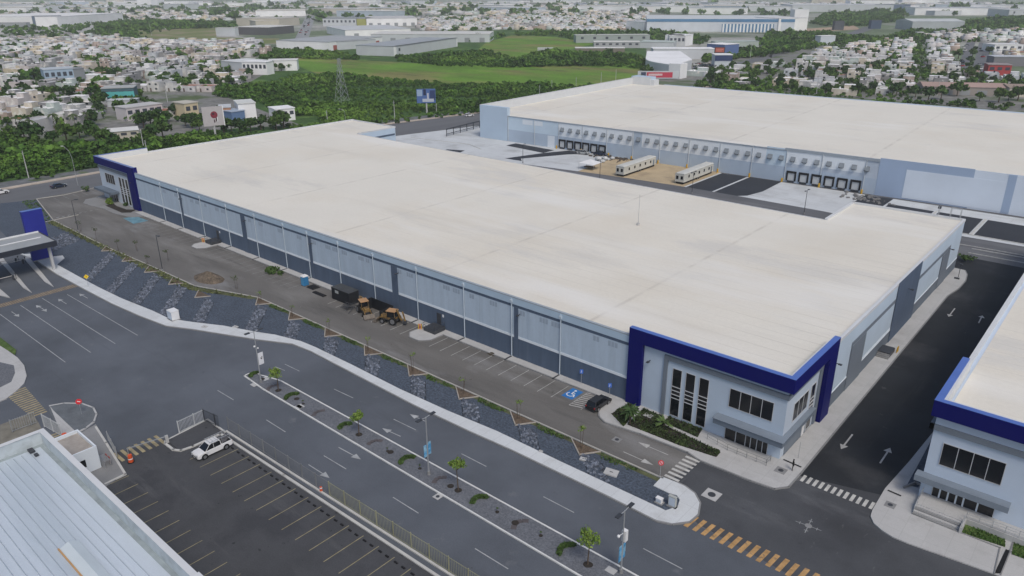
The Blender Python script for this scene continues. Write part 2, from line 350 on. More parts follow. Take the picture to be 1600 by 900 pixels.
# ------------------------------------------------------------------ sidewalks, kerbs, banks
SW_IN = A((38, 398), (51, 397), (56, 405), (98, 400), (101, 404), (89, 414), (138, 441), (155, 450), (190, 467), (240, 487), (265, 499), (300, 504), (350, 510), (400, 519.5), (430, 524), (470, 534), (492, 543), (550, 571), (625, 609), (700, 643), (777, 675), (875, 722), (950, 757), (1040, 799))
SW_OUT = A((20, 392), (56, 407), (89, 429), (133, 453), (175, 475), (218, 494), (260, 510), (300, 515), (400, 531), (457, 538), (487, 550), (575, 596), (650, 635), (737, 676), (800, 704), (875, 740), (950, 776), (1025, 814), (1050, 819.5), (1077, 816), (1090, 805), (1093, 787), (1085, 772), (1070, 761), (1056, 754.5), (1034, 746))
SW_LOOP = A((1052, 795), (1059, 792), (1062, 782), (1057, 775), (1044, 771), (1021, 760))
g = MB(); g.prism(SW_OUT+SW_LOOP[::-1]+SW_IN[::-1], -.02, .16); struct('avenue_sidewalk', g, mat('concrete avenue', (.60, .63, .65), .85, .07, .15, fine=.06, col2=(.5, .52, .53), mask=(.3, .5, .7), grid=(2.2, 9, .05, 0)))
g = MB()
for a, b in zip(SW_OUT[:-8], SW_OUT[1:-7]): g.line(a, b, .5, .012)
g2 = MB()
for a, b in zip(SW_OUT[1:-2], SW_OUT[2:-1]):
    a = Vector(a); b = Vector(b); d = (b-a).normalized(); n = Vector((-d.y, d.x)); g2.prism([a+n*.02, b+n*.02, b-n*.2, a-n*.2], 0, .165)
struct('road_gutter', g2, conc_old)
EDGE = A((82, 345), (122, 364), (173, 389), (224.5, 411), (304, 447))+[(-134.8, 74.7), (-38.8, 74.9)]
BANK = SW_IN[4:]+SW_LOOP[:]+EDGE[::-1]+A((70, 350), (56, 405))[:1]
g = MB(); g.sheet(BANK, .05); struct('gravel_bank', g, gravel_m)
g = MB(); g.sheet(A((0, 318), (57, 312), (82, 345), (98, 400), (52, 398), (38, 398), (0, 360)), .045); struct('gravel_bank', g, gravel_m)
# lot edge kerb
g = MB()
def kerb(g, P, wd=.25, h=.15, z=0, closed=False):
    P = [Vector(p[:2]) for p in P]
    if closed: P = P+[P[0]]
    for a, b in zip(P[:-1], P[1:]):
        d = (b-a).normalized(); n = Vector((-d.y, d.x))*wd/2; e = d*wd*.35
        g.prism([a-n-e, b-n+e, b+n+e, a+n-e], z, z+h)
kerb(g, A((57, 311))+[(-228.7, 68.6)]+EDGE[1:], .22, .16); kerb(g, A((57, 311), (100, 305), (160, 291), (163, 291)), .3, .16)
kerb(g, A((72, 347), (122, 336)), .3, .16)
struct('lot_kerb', g, mat('kerb dull', (.42, .41, .38), .85, .15, .6))
# planting triangles with their kerbs, soil, riprap strips under them
TRI = [-134.8+i*11.62 for i in range(8)]
g = MB(); s_ = MB()
for x in TRI:
    kerb(g, [(x, 74.6), (x+3.2, 72.1), (x+5, 74.6)], .15, .16, .05); s_.sheet([(x+.1, 74.6), (x+3.2, 72.2), (x+4.9, 74.6)], .09)
TRIL = [(a, 70.2) for a in (-148, -159.5, -171, -182.5, -194)]
for x, y in TRIL:
    kerb(g, [(x, y-1.7), (x+3.2, y-4.2), (x+5, y-1.7)], .15, .16, .05); s_.sheet([(x+.1, y-1.7), (x+3.2, y-4.1), (x+4.9, y-1.7)], .09)
struct('planter_kerb', g, mat('kerb warm', (.38, .35, .31), .85, .15, .6)); struct('planter_soil', s_, soil_m)
g = MB(); g.sheet([(-134.8, 74.5), (-38.8, 74.7), (-38.8, 73.9), (-134.8, 73.7)], .065); g.sheet([(-229, 68.4), (-151, 69.1), (-135, 74.5), (-135, 73.2), (-150, 67.5), (-228, 67)], .065)
struct('planting_soil', g, mat('soil weeds', (.09, .1, .05), .95, .4, .6, fine=.3))

def sw_y(x):
    for a, b in zip(SW_IN[:-1], SW_IN[1:]):
        if a[0] <= x <= b[0]: return a[1]+(b[1]-a[1])*(x-a[0])/(b[0]-a[0]+1e-9)
    return 56
gg = np.random.default_rng(5)
def stones(xl, wd, y0f, y1, sk, yr):
    """rock strip leaning along the bank: left edge xl at height yr, shifted sk per metre down"""
    V = []; Fq = []; k = 0
    n = int(wd*(y1-y0f)*8.0)
    cube = np.array([(-1, -1, -1), (1, -1, -1), (1, 1, -1), (-1, 1, -1), (-.7, -.7, 1), (.7, -.7, 1), (.7, .7, 1), (-.7, .7, 1)])
    Q = np.array([(4, 5, 6, 7), (0, 1, 5, 4), (1, 2, 6, 5), (2, 3, 7, 6), (3, 0, 4, 7)])
    for i in range(n):
        y = gg.uniform(y0f, y1); x = xl+(yr-y)*sk+gg.uniform(0, wd)
        if y < sw_y(x)+.3 or x > -36.3 and y < 69: continue
        s = gg.uniform(.1, .27, 3)*np.array([1, .8, .6]); a = gg.uniform(0, 6.3); t = gg.uniform(-.35, .35)
        R = np.array([[cos(a), -sin(a), 0], [sin(a), cos(a), 0], [0, 0, 1]]) @ np.array([[cos(t), 0, sin(t)], [0, 1, 0], [-sin(t), 0, cos(t)]])
        V.append((cube*(1+gg.uniform(-.25, .25, (8, 3)))*s) @ R.T+np.array([x, y, .12])); Fq.append(Q+k); k += 8
    return np.concatenate(V), np.concatenate(Fq)
side_words = ['by the corner lawn kerb', 'below the first sapling from the corner', 'below the second sapling from the corner']
k = 0
ordn = ['first', 'second', 'third', 'fourth', 'fifth', 'sixth', 'seventh', 'eighth', 'ninth', 'tenth', 'eleventh', 'twelfth', 'thirteenth', 'fourteenth', 'fifteenth']
strip_edges = MB()
for x in TRI[::-1]+[-147, -158.5, -170, -181.5, -193]:
    if x > -140: yr, sk, yt = 72.4, 1.08, 72.6
    else: yr, sk, yt = 68.0, 1.2, 67.4
    xl = x+3.4; V, Q = stones(xl, 3.4, 52, yt, sk, yr)
    for e in (0, 3.4):
        yb = yt
        while yb > 52 and yb > sw_y(xl+e+(yr-yb)*sk)+.3 and xl+e+(yr-yb)*sk < -36.5: yb -= .1
        strip_edges.line((xl+e+(yr-yt)*sk, yt), (xl+e+(yr-yb)*sk, yb), .16, .058)
    o = np_mesh('riprap', V, Q, stone_m)
    tag(o, 'strip of loose grey rocks crossing the gravel bank, %s from the crosswalk end' % ordn[k], 'rocks', 'rock strips across the gravel bank', 'stuff'); k += 1
struct('strip_edges', strip_edges, mat('edge dark', (.025, .03, .04)))
V, Q = stones(-214, 10, 57, 66, .5, 66)
tag(np_mesh('riprap', V, Q, stone_m), 'broad patch of loose rocks between the blue tower and the far office', 'rocks', None, 'stuff')

# building sidewalks / corner pads
WS_OUT = A((245, 331), (300, 359), (400, 404), (500, 450))+[(-118, 86.9), (-97.6, 86.8), (-97.8, 83.6), (-96.3, 82.2), (-93.8, 82.2), (-92.3, 83.8), (-92.2, 86.9), (-56.6, 87.1)]+A((935, 645), (936, 652), (945, 661), (1000, 679))+[(-39.2, 82.3)]+A((1092, 720), (1172, 752), (1210, 765), (1232, 762), (1250, 742))
WS_OUT = [(-219, 86.9), (-178.3, 86.9), (-178.6, 83.6), (-177.2, 82.1), (-174.6, 82.1), (-173.2, 83.8), (-173.2, 86.9)]+WS_OUT[4:]
WS_R = [(-25.5, 100), (-25.6, 130), (-25.7, 168), (-24.9, 174), (-24.8, 180), (-25.4, 184.5), (-26.4, 187.3), (-28.6, 187.5)]
g = MB(); g.prism(WS_OUT+WS_R+[(-28.8, 90), (-219, 90)], -.02, .17); struct('building_sidewalk', g, conc)
g = MB(); kerb(g, WS_OUT[1:]+WS_R[:-1], .22, .185); struct('building_kerb', g, conc_old)
# far office apron
AP = A((130, 318), (134, 312), (150, 309), (160, 312), (185, 300), (226, 333), (238, 337), (205, 340), (178, 334), (160, 326), (142, 322))
g = MB(); g.prism(AP, -.02, .15); g.prism([(-246, 86.9), (-219.5, 86.9), (-219.5, 90), (-246, 90)], -.02, .149); struct('office_apron', g, conc_old)
g = MB(); g.sheet([(-233, 84.4), (-221.5, 84.2), (-219.7, 86.0), (-221.5, 88.4), (-224, 86.6), (-230, 86.4), (-233.5, 87)], .19); struct('planting_bed', g, mat('dark soil', (.035, .03, .026), .95, .3, 2))
# right hand building corner pad
RP = A((1364, 797), (1366, 812), (1375, 825), (1390, 838), (1407, 847), (1553, 900))+[(20, 72), (20, 97), (-12.6, 97), (-12.6, 200), (-14.4, 200), (-14.4, 112), (-14.9, 104), (-15.6, 92), (-16, 87)]
RP = [(-15.9, 86.0), (-15.7, 84.6), (-15.0, 83.5), (-13.9, 82.8), (-12.6, 82.4), (-11.0, 82.4), (-2.3, 83.3), (20, 86)]+[(20, 94), (-12.6, 95.2), (-12.6, 200), (-14.6, 200), (-14.6, 112), (-15.3, 100), (-16.0, 91.5)]
g = MB(); g.prism(RP, -.02, .16); struct('corner_sidewalk', g, conc)
g = MB(); g.sheet(A((1455, 688), (1417, 758), (1435, 762), (1442, 742), (1450, 725), (1458, 700), z=.165), .172); struct('gravel_bed', g, gravel_m)

# median island
MED = A((382, 588), (390, 584), (399, 583), (408, 587))+[(-100, 57.3), (-30, 57.6), (24, 57.8), (26, 53.2), (-28, 53.5), (-100, 53.9), (-104, 54.2)]
g = MB(); g.prism(MED, -.01, .1); struct('median_gravel', g, gravel_md)
g = MB(); kerb(g, MED[:-1], .2, .17, closed=False); kerb(g, [MED[-2], MED[-1], MED[0]], .2, .17)
struct('median_kerb', g, mat('kerb white', (.66, .67, .66), .8, .1, .5))
g = MB()
for px, py in ((415, 593), (398, 602), (467, 637), (956, 893), (470, 636)):
    x, y = at(px, py); g.box(x-.7, x+.5, y-.45, y+.45, .05, .115)
struct('median_slabs', g, conc)
g = MB()
for x in (-102.8, -93, -81.5, -70.6, -58.8, -47.8, -36.9): g.disc((x, 55.6, .11), (0, 0, 1), .0001+.45, .03, 12)
struct('tree_pit', g, mat('dark soil', (.035, .03, .026)))

# junction pads and manholes
g = MB()
for px, py in ((1112, 773), (905, 641+200)): pass
def manhole(px, py, lab, s=.8, light=True, z=.03):
    x, y = at(px, py, z); t = thing('manhole', lab, 'manhole cover', (x, y, z), group='manhole covers in the paving')
    MB().box(-s, s, -s, s, 0, .03).build('surround', conc if light else conc_old, t)
    MB().disc((0, 0, .04), (0, 0, 1), s*.5, .03, 20).build('cover', dsteel_m, t)
manhole(1112, 773, 'round cover in a pale square pad at the junction, past the crosswalk', 1.0)
manhole(965-1, 687, 'worn cover in the front lot road above the bend arrows', .6, False)
manhole(1220, 735, 'round cover in the corner sidewalk beside the person in black', .7, False, .17)
manhole(1391, 789, 'round cover in the right-hand corner sidewalk by the steps', .6, False, .17)
manhole(684, 776, 'pale round cover in the lower avenue lane beside the median', .5)
t = thing('manhole', 'drain cover crossed by four painted arms in the junction', 'manhole cover', (*at(1263, 822), .03), group='manhole covers in the paving')
MB().disc((0, 0, .02), (0, 0, 1), .42, .03, 20).build('cover', conc_old, t)
pm = MB()
for a in range(4):
    c, s = cos(a*pi/2+.1), sin(a*pi/2+.1); pm.line((0, 0), (c*1.5, s*1.5), .1, .012); pm.line((c*1.0-s*.25, s*1.0+c*.25), (c*1.0+s*.25, s*1.0-c*.25), .1, .013)
pm.build('painted_arms', paint_wf, t)

# ------------------------------------------------------------------ road markings
g = MB()
for p in [(445, 569, 468, 580), (522, 608, 552, 622), (615, 655, 650, 672), (721, 709, 760, 729), (849, 776, 897, 801), (1005, 857, 1066, 889),
          (340, 610, 365, 625), (416, 656, 446, 675), (506, 712, 541, 733), (614, 777, 654, 802), (742, 857, 794, 889), (430, 573, 445, 579)]:
    g.line(at(*p[:2]), at(*p[2:]), .13, .012)
for p in [(0, 491, 102, 566), (32, 477, 142, 551), (66, 466, 180, 537), (105, 460, 215, 524)]: g.line(at(*p[:2]), at(*p[2:]), .13, .012)
def arrow(g, tail, tip, wd=.14, head=(.9, .5), z=.014):
    a = Vector(at(*tail)); b = Vector(at(*tip)); d = (b-a).normalized(); n = Vector((-d.y, d.x)); h = b-d*head[0]*1.7
    g.line(a, h, wd, z); g.sheet([h-n*head[1], b, h+n*head[1]], z)
for t_, p_ in (((666, 659), (640, 647)), ((626, 682), (597, 669)), ((529, 699), (564, 718)), ((482, 726), (515, 747)), ((18, 487), (30, 495)), ((66, 482), (56, 477)), ((66, 482), (73, 487)), ((104, 475), (91, 467)), ((137, 466), (124, 459))):
    arrow(g, t_, p_)
struct('road_markings', g, mat('road paint avenue', (.36, .375, .385), .75, .25, .9))
g = MB()
arrow(g, (1044, 711), (997, 691), .13, (1.0, .5), .03); arrow(g, (974, 706), (1021, 727), .13, (1.0, .5), .03)
for t_, p_ in (((1492, 482), (1482, 495)), ((1529, 505), (1535, 493)), ((1332, 679), (1314, 702)), ((1375, 724), (1391, 700))): arrow(g, t_, p_, .22, (.75, .55), .034)
for x in np.arange(-90.8, -60.5, 2.78): g.line((x, 82), (x+.0, 86.7), .11, .026)
for x in np.arange(-121, -98.5, 2.78): g.line((x, 82), (x, 86.7), .11, .026)
for x in np.arange(-59.4, -57, 2.2): g.line((x, 82), (x, 86.8), .11, .026)
for k in range(9): y = 82.0+k*.6; g.line((-59.4, y), (-57.0, y+.7), .2, .026)
struct('lot_markings', g, mat('road paint lot', (.42, .42, .41), .75, .25, .9))
g = MB()
for x in np.arange(-212, -179, 2.78): g.line((x, 81.4), (x, 86.5), .1, .026)
for x in np.arange(-170.5, -133, 2.78): g.line((x, 81.4), (x, 86.5), .1, .026)
for y in np.arange(78, 106, 2.8): g.line((-255.5, y), (-250.5, y), .1, .026)
struct('lot_markings', g, paint_wf)
g = MB()
for k in range(7): g.box(-39.0, -36.9, 75.6+k*.93, 76.05+k*.93, .02, .027)
for k in range(12): g.box(-25.0+k*.78, -24.6+k*.78, 86.15, 87.75, .02, .034)
struct('crosswalk', g, mat('crosswalk white', (.5, .5, .48), .8, .22, 1))
g = MB()
for k in range(9): g.box(-231.5+k*.05, -230.9, 70.2+k*1.5, 70.9+k*1.5, .02, .027)
struct('crosswalk', g, paint_wf)
g = MB(); go = MB()
for k in range(16):
    x = -32.2+k*1.13; g.sheet([(x, 68.4), (x+.55, 68.4), (x+.75, 70.9), (x+.2, 70.9)], .024)
struct('crosswalk', g, paint_o)
g = MB()
for k in range(15): g.box(-130.0+k*.76, -129.62+k*.76, 26.2+.02*k, 29.2-.04*k, .005, .012)
for k in range(15): g.box(-111.5+k*.72, -111.14+k*.72, 25.6, 29.6, .005, .012)
for k in range(7): g.box(-99.8, -96.9, 30.3+k*.95, 30.75+k*.95, .02, .027)
struct('crosswalk', g, mat('crosswalk yellow', (.33, .28, .17), .8, .3, .9))
g = MB(); P0 = Vector(at(0, 478)); P1 = Vector(at(118, 446))
for k in range(34):
    q = P0.lerp(P1, k/33); g.box(q.x-1.1, q.x+1.1, q.y-.16, q.y+.16, .005, .012)
struct('crosswalk', g, paint_of)
g = MB()
for x in np.arange(-90.3, -18, 2.76): g.line((x, 36.6), (x, 42.3), .11, .026)
for x in np.arange(-93, -44, 2.76): g.line((x, 23.2), (x, 29.5), .11, .026)
struct('stall_lines', g, mat('stall yellow', (.3, .265, .16), .8, .3, .9))
g = MB(); g.sheet([(-62.1, 83.5), (-62.1, 86.6), (-60.0, 86.6), (-60.0, 83.5)], .03); struct('disabled_bay', g, paint_b)
# wheelchair symbol
g = MB(); cx, cy = -61.05, 85.0; z = .036
for i in range(12):
    a0, a1 = pi*.75+i*.42, pi*.75+(i+1)*.42
    if i < 10: g.line((cx+.62*cos(a0)-.12, cy+.62*sin(a0)-.25), (cx+.62*cos(a1)-.12, cy+.62*sin(a1)-.25), .16, z)
g.line((cx-.1, cy+.75), (cx-.1, cy-.05), .2, z+.002); g.line((cx-.1, cy-.05), (cx+.55, cy-.05), .17, z+.003); g.line((cx+.5, cy-.05), (cx+.75, cy-.75), .16, z+.002)
g.line((cx-.1, cy+.35), (cx+.4, cy+.35), .13, z+.003); g.sheet([(cx-.1+.22*cos(i*pi/5), cy+1.1+.22*sin(i*pi/5)) for i in range(10)], z)
struct('wheelchair_symbol', g, mat('symbol white', (.7, .72, .74), .7, .05, 1))
g = MB(); g.sheet(A((192, 341), (213, 338), (232, 345), (209, 350)), .03); struct('disabled_bay', g, paint_bf)

# staff lot kerb and gate islands
g = MB(); kerb(g, [(-97.2, 36.6), (-96.6, 36.2), (-94.2, 36.2), (-93.2, 36.8), (-92.9, 38.4), (-92.9, 42.6), (-77.3, 42.9), (-40, 43.5), (-14, 43.9)], .35, .17); kerb(g, [(-97.2, 36.6), (-98, 43.4), (-92.9, 43.3)], .25, .17)
kerb(g, [(-92.9, 43.55), (-40, 44.6), (-14, 45.1)], .3, .16)
struct('staff_lot_kerb', g, kerb_m)
g = MB(); g.prism([(-97.1, 36.7), (-93.1, 36.7), (-93.0, 42.9), (-97.9, 43.2)], -.01, .12); struct('gate_island', g, asph_emp)
g = MB(); g.prism(A((104, 690), (150, 664), (196, 740), (160, 765), (100, 720)), -.01, .14); struct('booth_island', g, conc_old)
g = MB(); kerb(g, A((150, 668), (166, 693), (196, 742), (165, 757)), .3, .17); struct('booth_kerb', g, kerb_m)
IS = A((78, 635), (100, 631), (128, 631.5), (146, 638), (151, 648), (147, 660), (134, 670), (120, 677), (100, 688), (76, 642))
g = MB(); g.prism(IS, -.01, .13); struct('drop_island', g, mat('island gravel', (.13, .145, .16), .95, .2, .5, fine=.2))
g = MB(); kerb(g, IS[:8], .25, .17); g.prism([IS[0], (IS[0][0]+2.2, IS[0][1]-.2), IS[7], IS[8]], 0, .165); struct('drop_island_kerb', g, conc)
# left island with gravel, seen at the frame's edge
LI = A((0, 540), (14, 550), (28, 560), (38, 572), (42, 588), (38, 600), (28, 610), (10, 624), (-30, 640), (-30, 520))
g = MB(); g.prism(LI, -.01, .16); struct('left_island', g, conc)
g = MB(); g.sheet(A((-30, 560), (0, 567), (22, 572), (24, 584), (18, 598), (0, 607), (-30, 620)), .17); struct('left_island_gravel', g, gravel_md)
g = MB(); g.sheet(A((-10, 535), (-10, 520), (26, 548), (24, 556)), .172); struct('left_lawn', g, grass_m)
g = MB(); g.sheet(A((0, 664), (50, 645), (60, 660), (70, 680), (0, 700)), .03); struct('left_verge', g, mat('dusty verge', (.2, .19, .16), .95, .3, .4))
# toll lane islands under the canopy
g = MB()
for P in (A((37, 404), (44, 401), (75, 438), (84, 449), (70, 441)), A((-10, 397), (-4, 393), (40, 447), (50, 458), (36, 450)), A((-10, 448), (0, 452), (16, 466), (4, 463), (-12, 460))): g.prism(P, -.01, .18)
struct('lane_islands', g, conc)

# truck court
g = MB(); g.sheet([(-256, 205), (-200, 203.5), (-66, 211), (-57, 212), (-31, 214), (20, 217), (20, 245), (-222, 238), (-222, 290), (-238, 285), (-247, 240)], -.01)
struct('court_concrete', g, conc_pad)
g = MB(); g.sheet([(-236, 196), (-222, 201), (-209, 203.4), (-186, 206.5), (-163, 209.6), (-148, 212), (-132, 214), (-112, 215.6), (-92, 215.8), (-68, 215.6), (-57, 214.5), (20, 217), (20, 186), (-232, 184)], .014); struct('court_road', g, asph_bk)
g = MB(); g.sheet([(-152, 210), (-113, 213), (-113, 242), (-155, 240)], .006); struct('sand_yard', g, sand_m)
g = MB(); g.sheet([(-112.2, 215.5), (-103.2, 214.5), (-103.2, 241.5), (-112.2, 241)], .006); g.sheet([(-102.4, 215), (-95, 215.5), (-92.5, 218), (-91, 226), (-91.5, 242), (-102.4, 241.6)], .006)
g.sheet([(-214, 205), (-206, 206), (-208, 212), (-215, 209)], .006); g.sheet([(-186, 211), (-178, 211.5), (-181, 214.5), (-172, 232), (-166, 238.5), (-176, 238.5), (-181, 228)], .006); g.sheet([(-202, 230), (-181, 228), (-181, 235), (-202, 236)], .006)
g.sheet([(-65, 231), (-57, 230.8), (-57, 243), (-65, 242)], .006)
for a, b in ((-56.3, -44.2), (-43, -31.9), (-30.7, -15)): g.sheet([(a, 218.5), (b, 218.5), (b, 236), (a, 236)], .006)
struct('court_asphalt', g, asph_new)
g = MB(); kerb(g, [(-57, 217.8), (20, 217.8)], .3, .15); kerb(g, [(-31.3, 218), (-31.3, 236)], .5, .15); kerb(g, [(-43.6, 218), (-43.6, 236)], .5, .15); kerb(g, [(-60, 206.2), (-29, 207.6), (10, 208.6)], .2, .15)
kerb(g, [(-245, 217), (-215, 222), (-205, 218)], .3, .12); kerb(g, [(-230, 206), (-214, 205), (-205, 204.5)], .2, .12)
struct('court_kerb', g, kerb_m)
g = MB(); kerb(g, [(-28.6, 205.6), (15, 206.6)], .2, .15); kerb(g, [(-28.6, 201.6), (15, 202.4)], .2, .15); struct('court_kerb', g, kerb_m)

# ------------------------------------------------------------------ buildings
class Face:
    """a wall plane: u along it, z up, o outwards"""
    def __init__(s, kind, c, org=(0, 0, 0)): s.k = kind; s.c = c; s.org = org
    def mb(s): return MB(s.org)
    def box(s, g, u0, u1, z0, z1, o0, o1):
        u0, u1 = min(u0, u1), max(u0, u1)
        if s.k == 'front': return g.box(u0, u1, s.c-o1, s.c-o0, z0, z1)
        if s.k == 'right': return g.box(s.c+o0, s.c+o1, u0, u1, z0, z1)
        return g.box(s.c-o1, s.c-o0, u0, u1, z0, z1)
    def part(s, name, m, parent, u0, u1, z0, z1, o0=0.0, o1=.05):
        return s.box(s.mb(), u0, u1, z0, z1, o0, o1).build(name, m, parent)
    def window(s, parent, u0, u1, z0, z1, n=4, bars=(), name='window', o=0.0, fr=frame_m):
        u0, u1 = min(u0, u1), max(u0, u1)
        w_ = s.box(s.mb(), u0, u1, z0, z1, o, o+.03).build(name, glass_m, parent)
        g = s.mb(); t = .07
        for i in range(1, n): u = u0+(u1-u0)*i/n; s.box(g, u-t/2, u+t/2, z0, z1, o+.03, o+.08)
        s.box(g, u0-t, u0, z0-t, z1+t, o, o+.08); s.box(g, u1, u1+t, z0-t, z1+t, o, o+.08); s.box(g, u0, u1, z0-t, z0, o, o+.08); s.box(g, u0, u1, z1, z1+t, o, o+.08)
        for z in bars: s.box(g, u0, u1, z-.045, z+.045, o+.03, o+.12)
        g.build('frame', fr, w_); return w_
    def lamp(s, parent, u, z, o=0.0):
        g = s.mb(); s.box(g, u-.05, u+.05, z-.05, z+.05, o, o+.5); s.box(g, u-.2, u+.2, z-.1, z+.04, o+.45, o+.95); g.build('wall_lamp', dsteel_m, parent)

def office_front(f, t, c, sg, dz=0.0, canopy_w=9.1, side=0.0, shift=0.0, top=12.87, gnd=0.17):
    """office facade: c the corner's u, sg +1 when the facade runs towards +u from the corner"""
    U = lambda d: c+sg*(d+shift)
    # grey border and tall windows
    g = f.mb()
    f.box(g, U(-shift), U(18.4), 9.4+dz, 10.12+dz, 0, .25); f.box(g, U(17.8), U(18.4), gnd, 9.4+dz, 0, .25); g.build('grey_border', wall_m2, t)
    for k in range(3): f.window(t, U(16.9-k*2.15), U(15.5-k*2.15), .62+dz, 8.3+dz, 1, bars=(3.5+dz, 4.1+dz, 4.75+dz, 5.4+dz), name='tall_window')
    f.window(t, U(7.95), U(1.75), 5.42+dz, 8.25+dz, 4)
    f.window(t, U(8.0), U(1.8), gnd+dz*.8, 2.75+dz, 1, name='entrance_glazing', o=0)
    g = f.mb()
    for d in (6.4, 4.95, 4.2, 3.3, 2.5): f.box(g, U(d)-.05, U(d)+.05, gnd+dz*.8, 2.75+dz, .03, .1)
    g.build('door_frames', frame_m, t)
    f.lamp(t, U(20.8), 8.3+dz)

# ---- warehouse nearest the avenue
O1 = (-136, 130, 0)
t = W1 = thing('warehouse', 'beige roofed warehouse with slate and pale blue front and navy framed offices at both ends', 'warehouse', O1)
BODY = [(-244.3, 88.9), (-28.9, 88.9), (-28.9, 187.2), (-52.4, 186.2), (-52.4, 168.4), (-219, 168.4), (-219, 186.1), (-244.3, 186.1)]
MB(O1).prism(BODY, 0, 11.25).build('walls', wall_g, t)
def inset(P, d):
    n = len(P); A_ = sum(P[i][0]*P[(i+1) % n][1]-P[(i+1) % n][0]*P[i][1] for i in range(n)); s = 1 if A_ > 0 else -1; out = []
    for i in range(n):
        a, b, c = Vector(P[i-1]), Vector(P[i]), Vector(P[(i+1) % n]); e = (b-a).normalized(); f = (c-b).normalized()
        n1 = Vector((-e.y, e.x))*s; n2 = Vector((-f.y, f.x))*s; k = (n1+n2); k = k/max(k.length_squared/2, .2); out.append(tuple(b+k*d))
    return out
# membrane roof with its own seams
def roof_material(name, px=34.0, phase=0.0, gx=9999):
    M = roof_m.copy(); M.name = name; n = M.node_tree.nodes; l = M.node_tree.links; b = n['Principled BSDF']
    src = b.inputs['Base Color'].links[0].from_socket
    tc = n.new('ShaderNodeTexCoord'); sp = n.new('ShaderNodeSeparateXYZ'); l.new(tc.outputs['Object'], sp.inputs[0])
    def mth(op, a, c=None, v=None):
        x = n.new('ShaderNodeMath'); x.operation = op; l.new(a, x.inputs[0])
        if c is not None: l.new(c, x.inputs[1])
        if v is not None: x.inputs[1].default_value = v
        return x.outputs[0]
    def rng(a, lo, hi, o0, o1):
        x = n.new('ShaderNodeMapRange'); l.new(a, x.inputs[0]); x.inputs[1].default_value = lo; x.inputs[2].default_value = hi; x.inputs[3].default_value = o0; x.inputs[4].default_value = o1; return x.outputs[0]
    def nz(sc, st=None, det=3):
        x = n.new('ShaderNodeTexNoise'); x.inputs['Scale'].default_value = sc; x.inputs['Detail'].default_value = det
        if st: mp = n.new('ShaderNodeMapping'); mp.inputs['Scale'].default_value = st; l.new(tc.outputs['Object'], mp.inputs[0]); l.new(mp.outputs[0], x.inputs[0])
        else: l.new(tc.outputs['Object'], x.inputs[0])
        return x.outputs[0]
    # drainage seams running across the roof
    fx = mth('FRACT', mth('DIVIDE', mth('ADD', sp.outputs[0], v=phase), v=px)); seam = rng(mth('ABSOLUTE', mth('SUBTRACT', fx, v=.5)), .0, .016, 1, 0)
    seam = mth('MULTIPLY', seam, rng(nz(.22), .4, .6, .15, 1))
    # fine laps every 3 m along x
    fy = mth('FRACT', mth('DIVIDE', sp.outputs[1], v=3.05)); lap = rng(mth('ABSOLUTE', mth('SUBTRACT', fy, v=.5)), .0, .06, 1, 0); lap = mth('MULTIPLY', lap, mth('ADD', rng(nz(.05, (.4, 1, 1)), .45, .68, 0, .5), mth('MULTIPLY', rng(sp.outputs[0], gx-28, gx-2, 0, 1), rng(nz(.3, (.3, 1, 1)), .35, .65, 0, .8))))
    st = mth('MULTIPLY', rng(nz(.05, (.35, 3.5, 1), 5), .56, .72, 0, 1), rng(nz(.03), .4, .6, 0, .6))
    tot = mth('MINIMUM', mth('ADD', mth('ADD', seam, lap), mth('MULTIPLY', st, v=.5)), v=1.0)
    mx = n.new('ShaderNodeMix'); mx.data_type = 'RGBA'; mx.blend_type = 'MIX'; l.new(mth('MULTIPLY', tot, v=.46), mx.inputs[0]); l.new(src, mx.inputs[6]); mx.inputs[7].default_value = (.42, .39, .34, 1)
    # paler rubbed patches
    m2 = n.new('ShaderNodeMix'); m2.data_type = 'RGBA'; l.new(mth('MULTIPLY', rng(nz(.03, (.5, 2.5, 1), 5), .58, .72, 0, .5), v=1.0), m2.inputs[0]); l.new(mx.outputs[2], m2.inputs[6]); m2.inputs[7].default_value = (.8, .8, .78, 1)
    # grime lines near the right gable
    l.new(m2.outputs[2], b.inputs['Base Color']); return M
MB(O1).sheet(inset(BODY, .2), 11.30).build('roof', roof_material('roof membrane a', 34, 10, 107), t)
g = MB(O1)
def edge_cap(g, a, b, wd, z0, z1):
    a = Vector(a); b = Vector(b); d = (b-a).normalized(); n = Vector((-d.y, d.x))*wd
    g.prism([a, b, b+n, a+n], z0, z1)
edge_cap(g, (-219, 88.6), (-53, 88.6), .45, 11.25, 11.46); g.build('steel_cap', capd_m, t)
g = MB(O1)
edge_cap(g, (-28.55, 105), (-28.55, 187.5), .5, 11.2, 11.7); edge_cap(g, (-28.6, 187.5), (-52.7, 186.5), .5, 11.2, 11.75); edge_cap(g, (-52.7, 186.5), (-52.7, 168.1), .6, 11.2, 11.75)
edge_cap(g, (-244.4, 186.2), (-244.4, 104.4), .6, 11.2, 11.8); edge_cap(g, (-218.9, 186.2), (-244.4, 186.2), .5, 11.2, 11.7); edge_cap(g, (-218.8, 168.6), (-218.8, 186.2), .4, 11.2, 11.6); edge_cap(g, (-52.7, 168.5), (-218.4, 168.5), .2, 11.2, 11.36)
g.build('parapet_cap', cap_m, t)
MB(O1).box(-219, -218.8, 168.6, 186, 0, 11.2).build('rear_side_wall', mat('rear wall', (.5, .62, .75), .8, .05, .3), t); MB(O1).box(-218.8, -218.7, 169, 185.6, 8.6, 9.2).build('dark_strip', wall_d, t)
f = Face('front', 88.9, O1)
XA, XB = -219.2, -53.0
f.part('base_band', wall_d, t, XA, XB, 0, 3.9, 0, .2)
f.part('light_strip', wall_w, t, XA, XB, 3.9, 4.35, 0, .24)
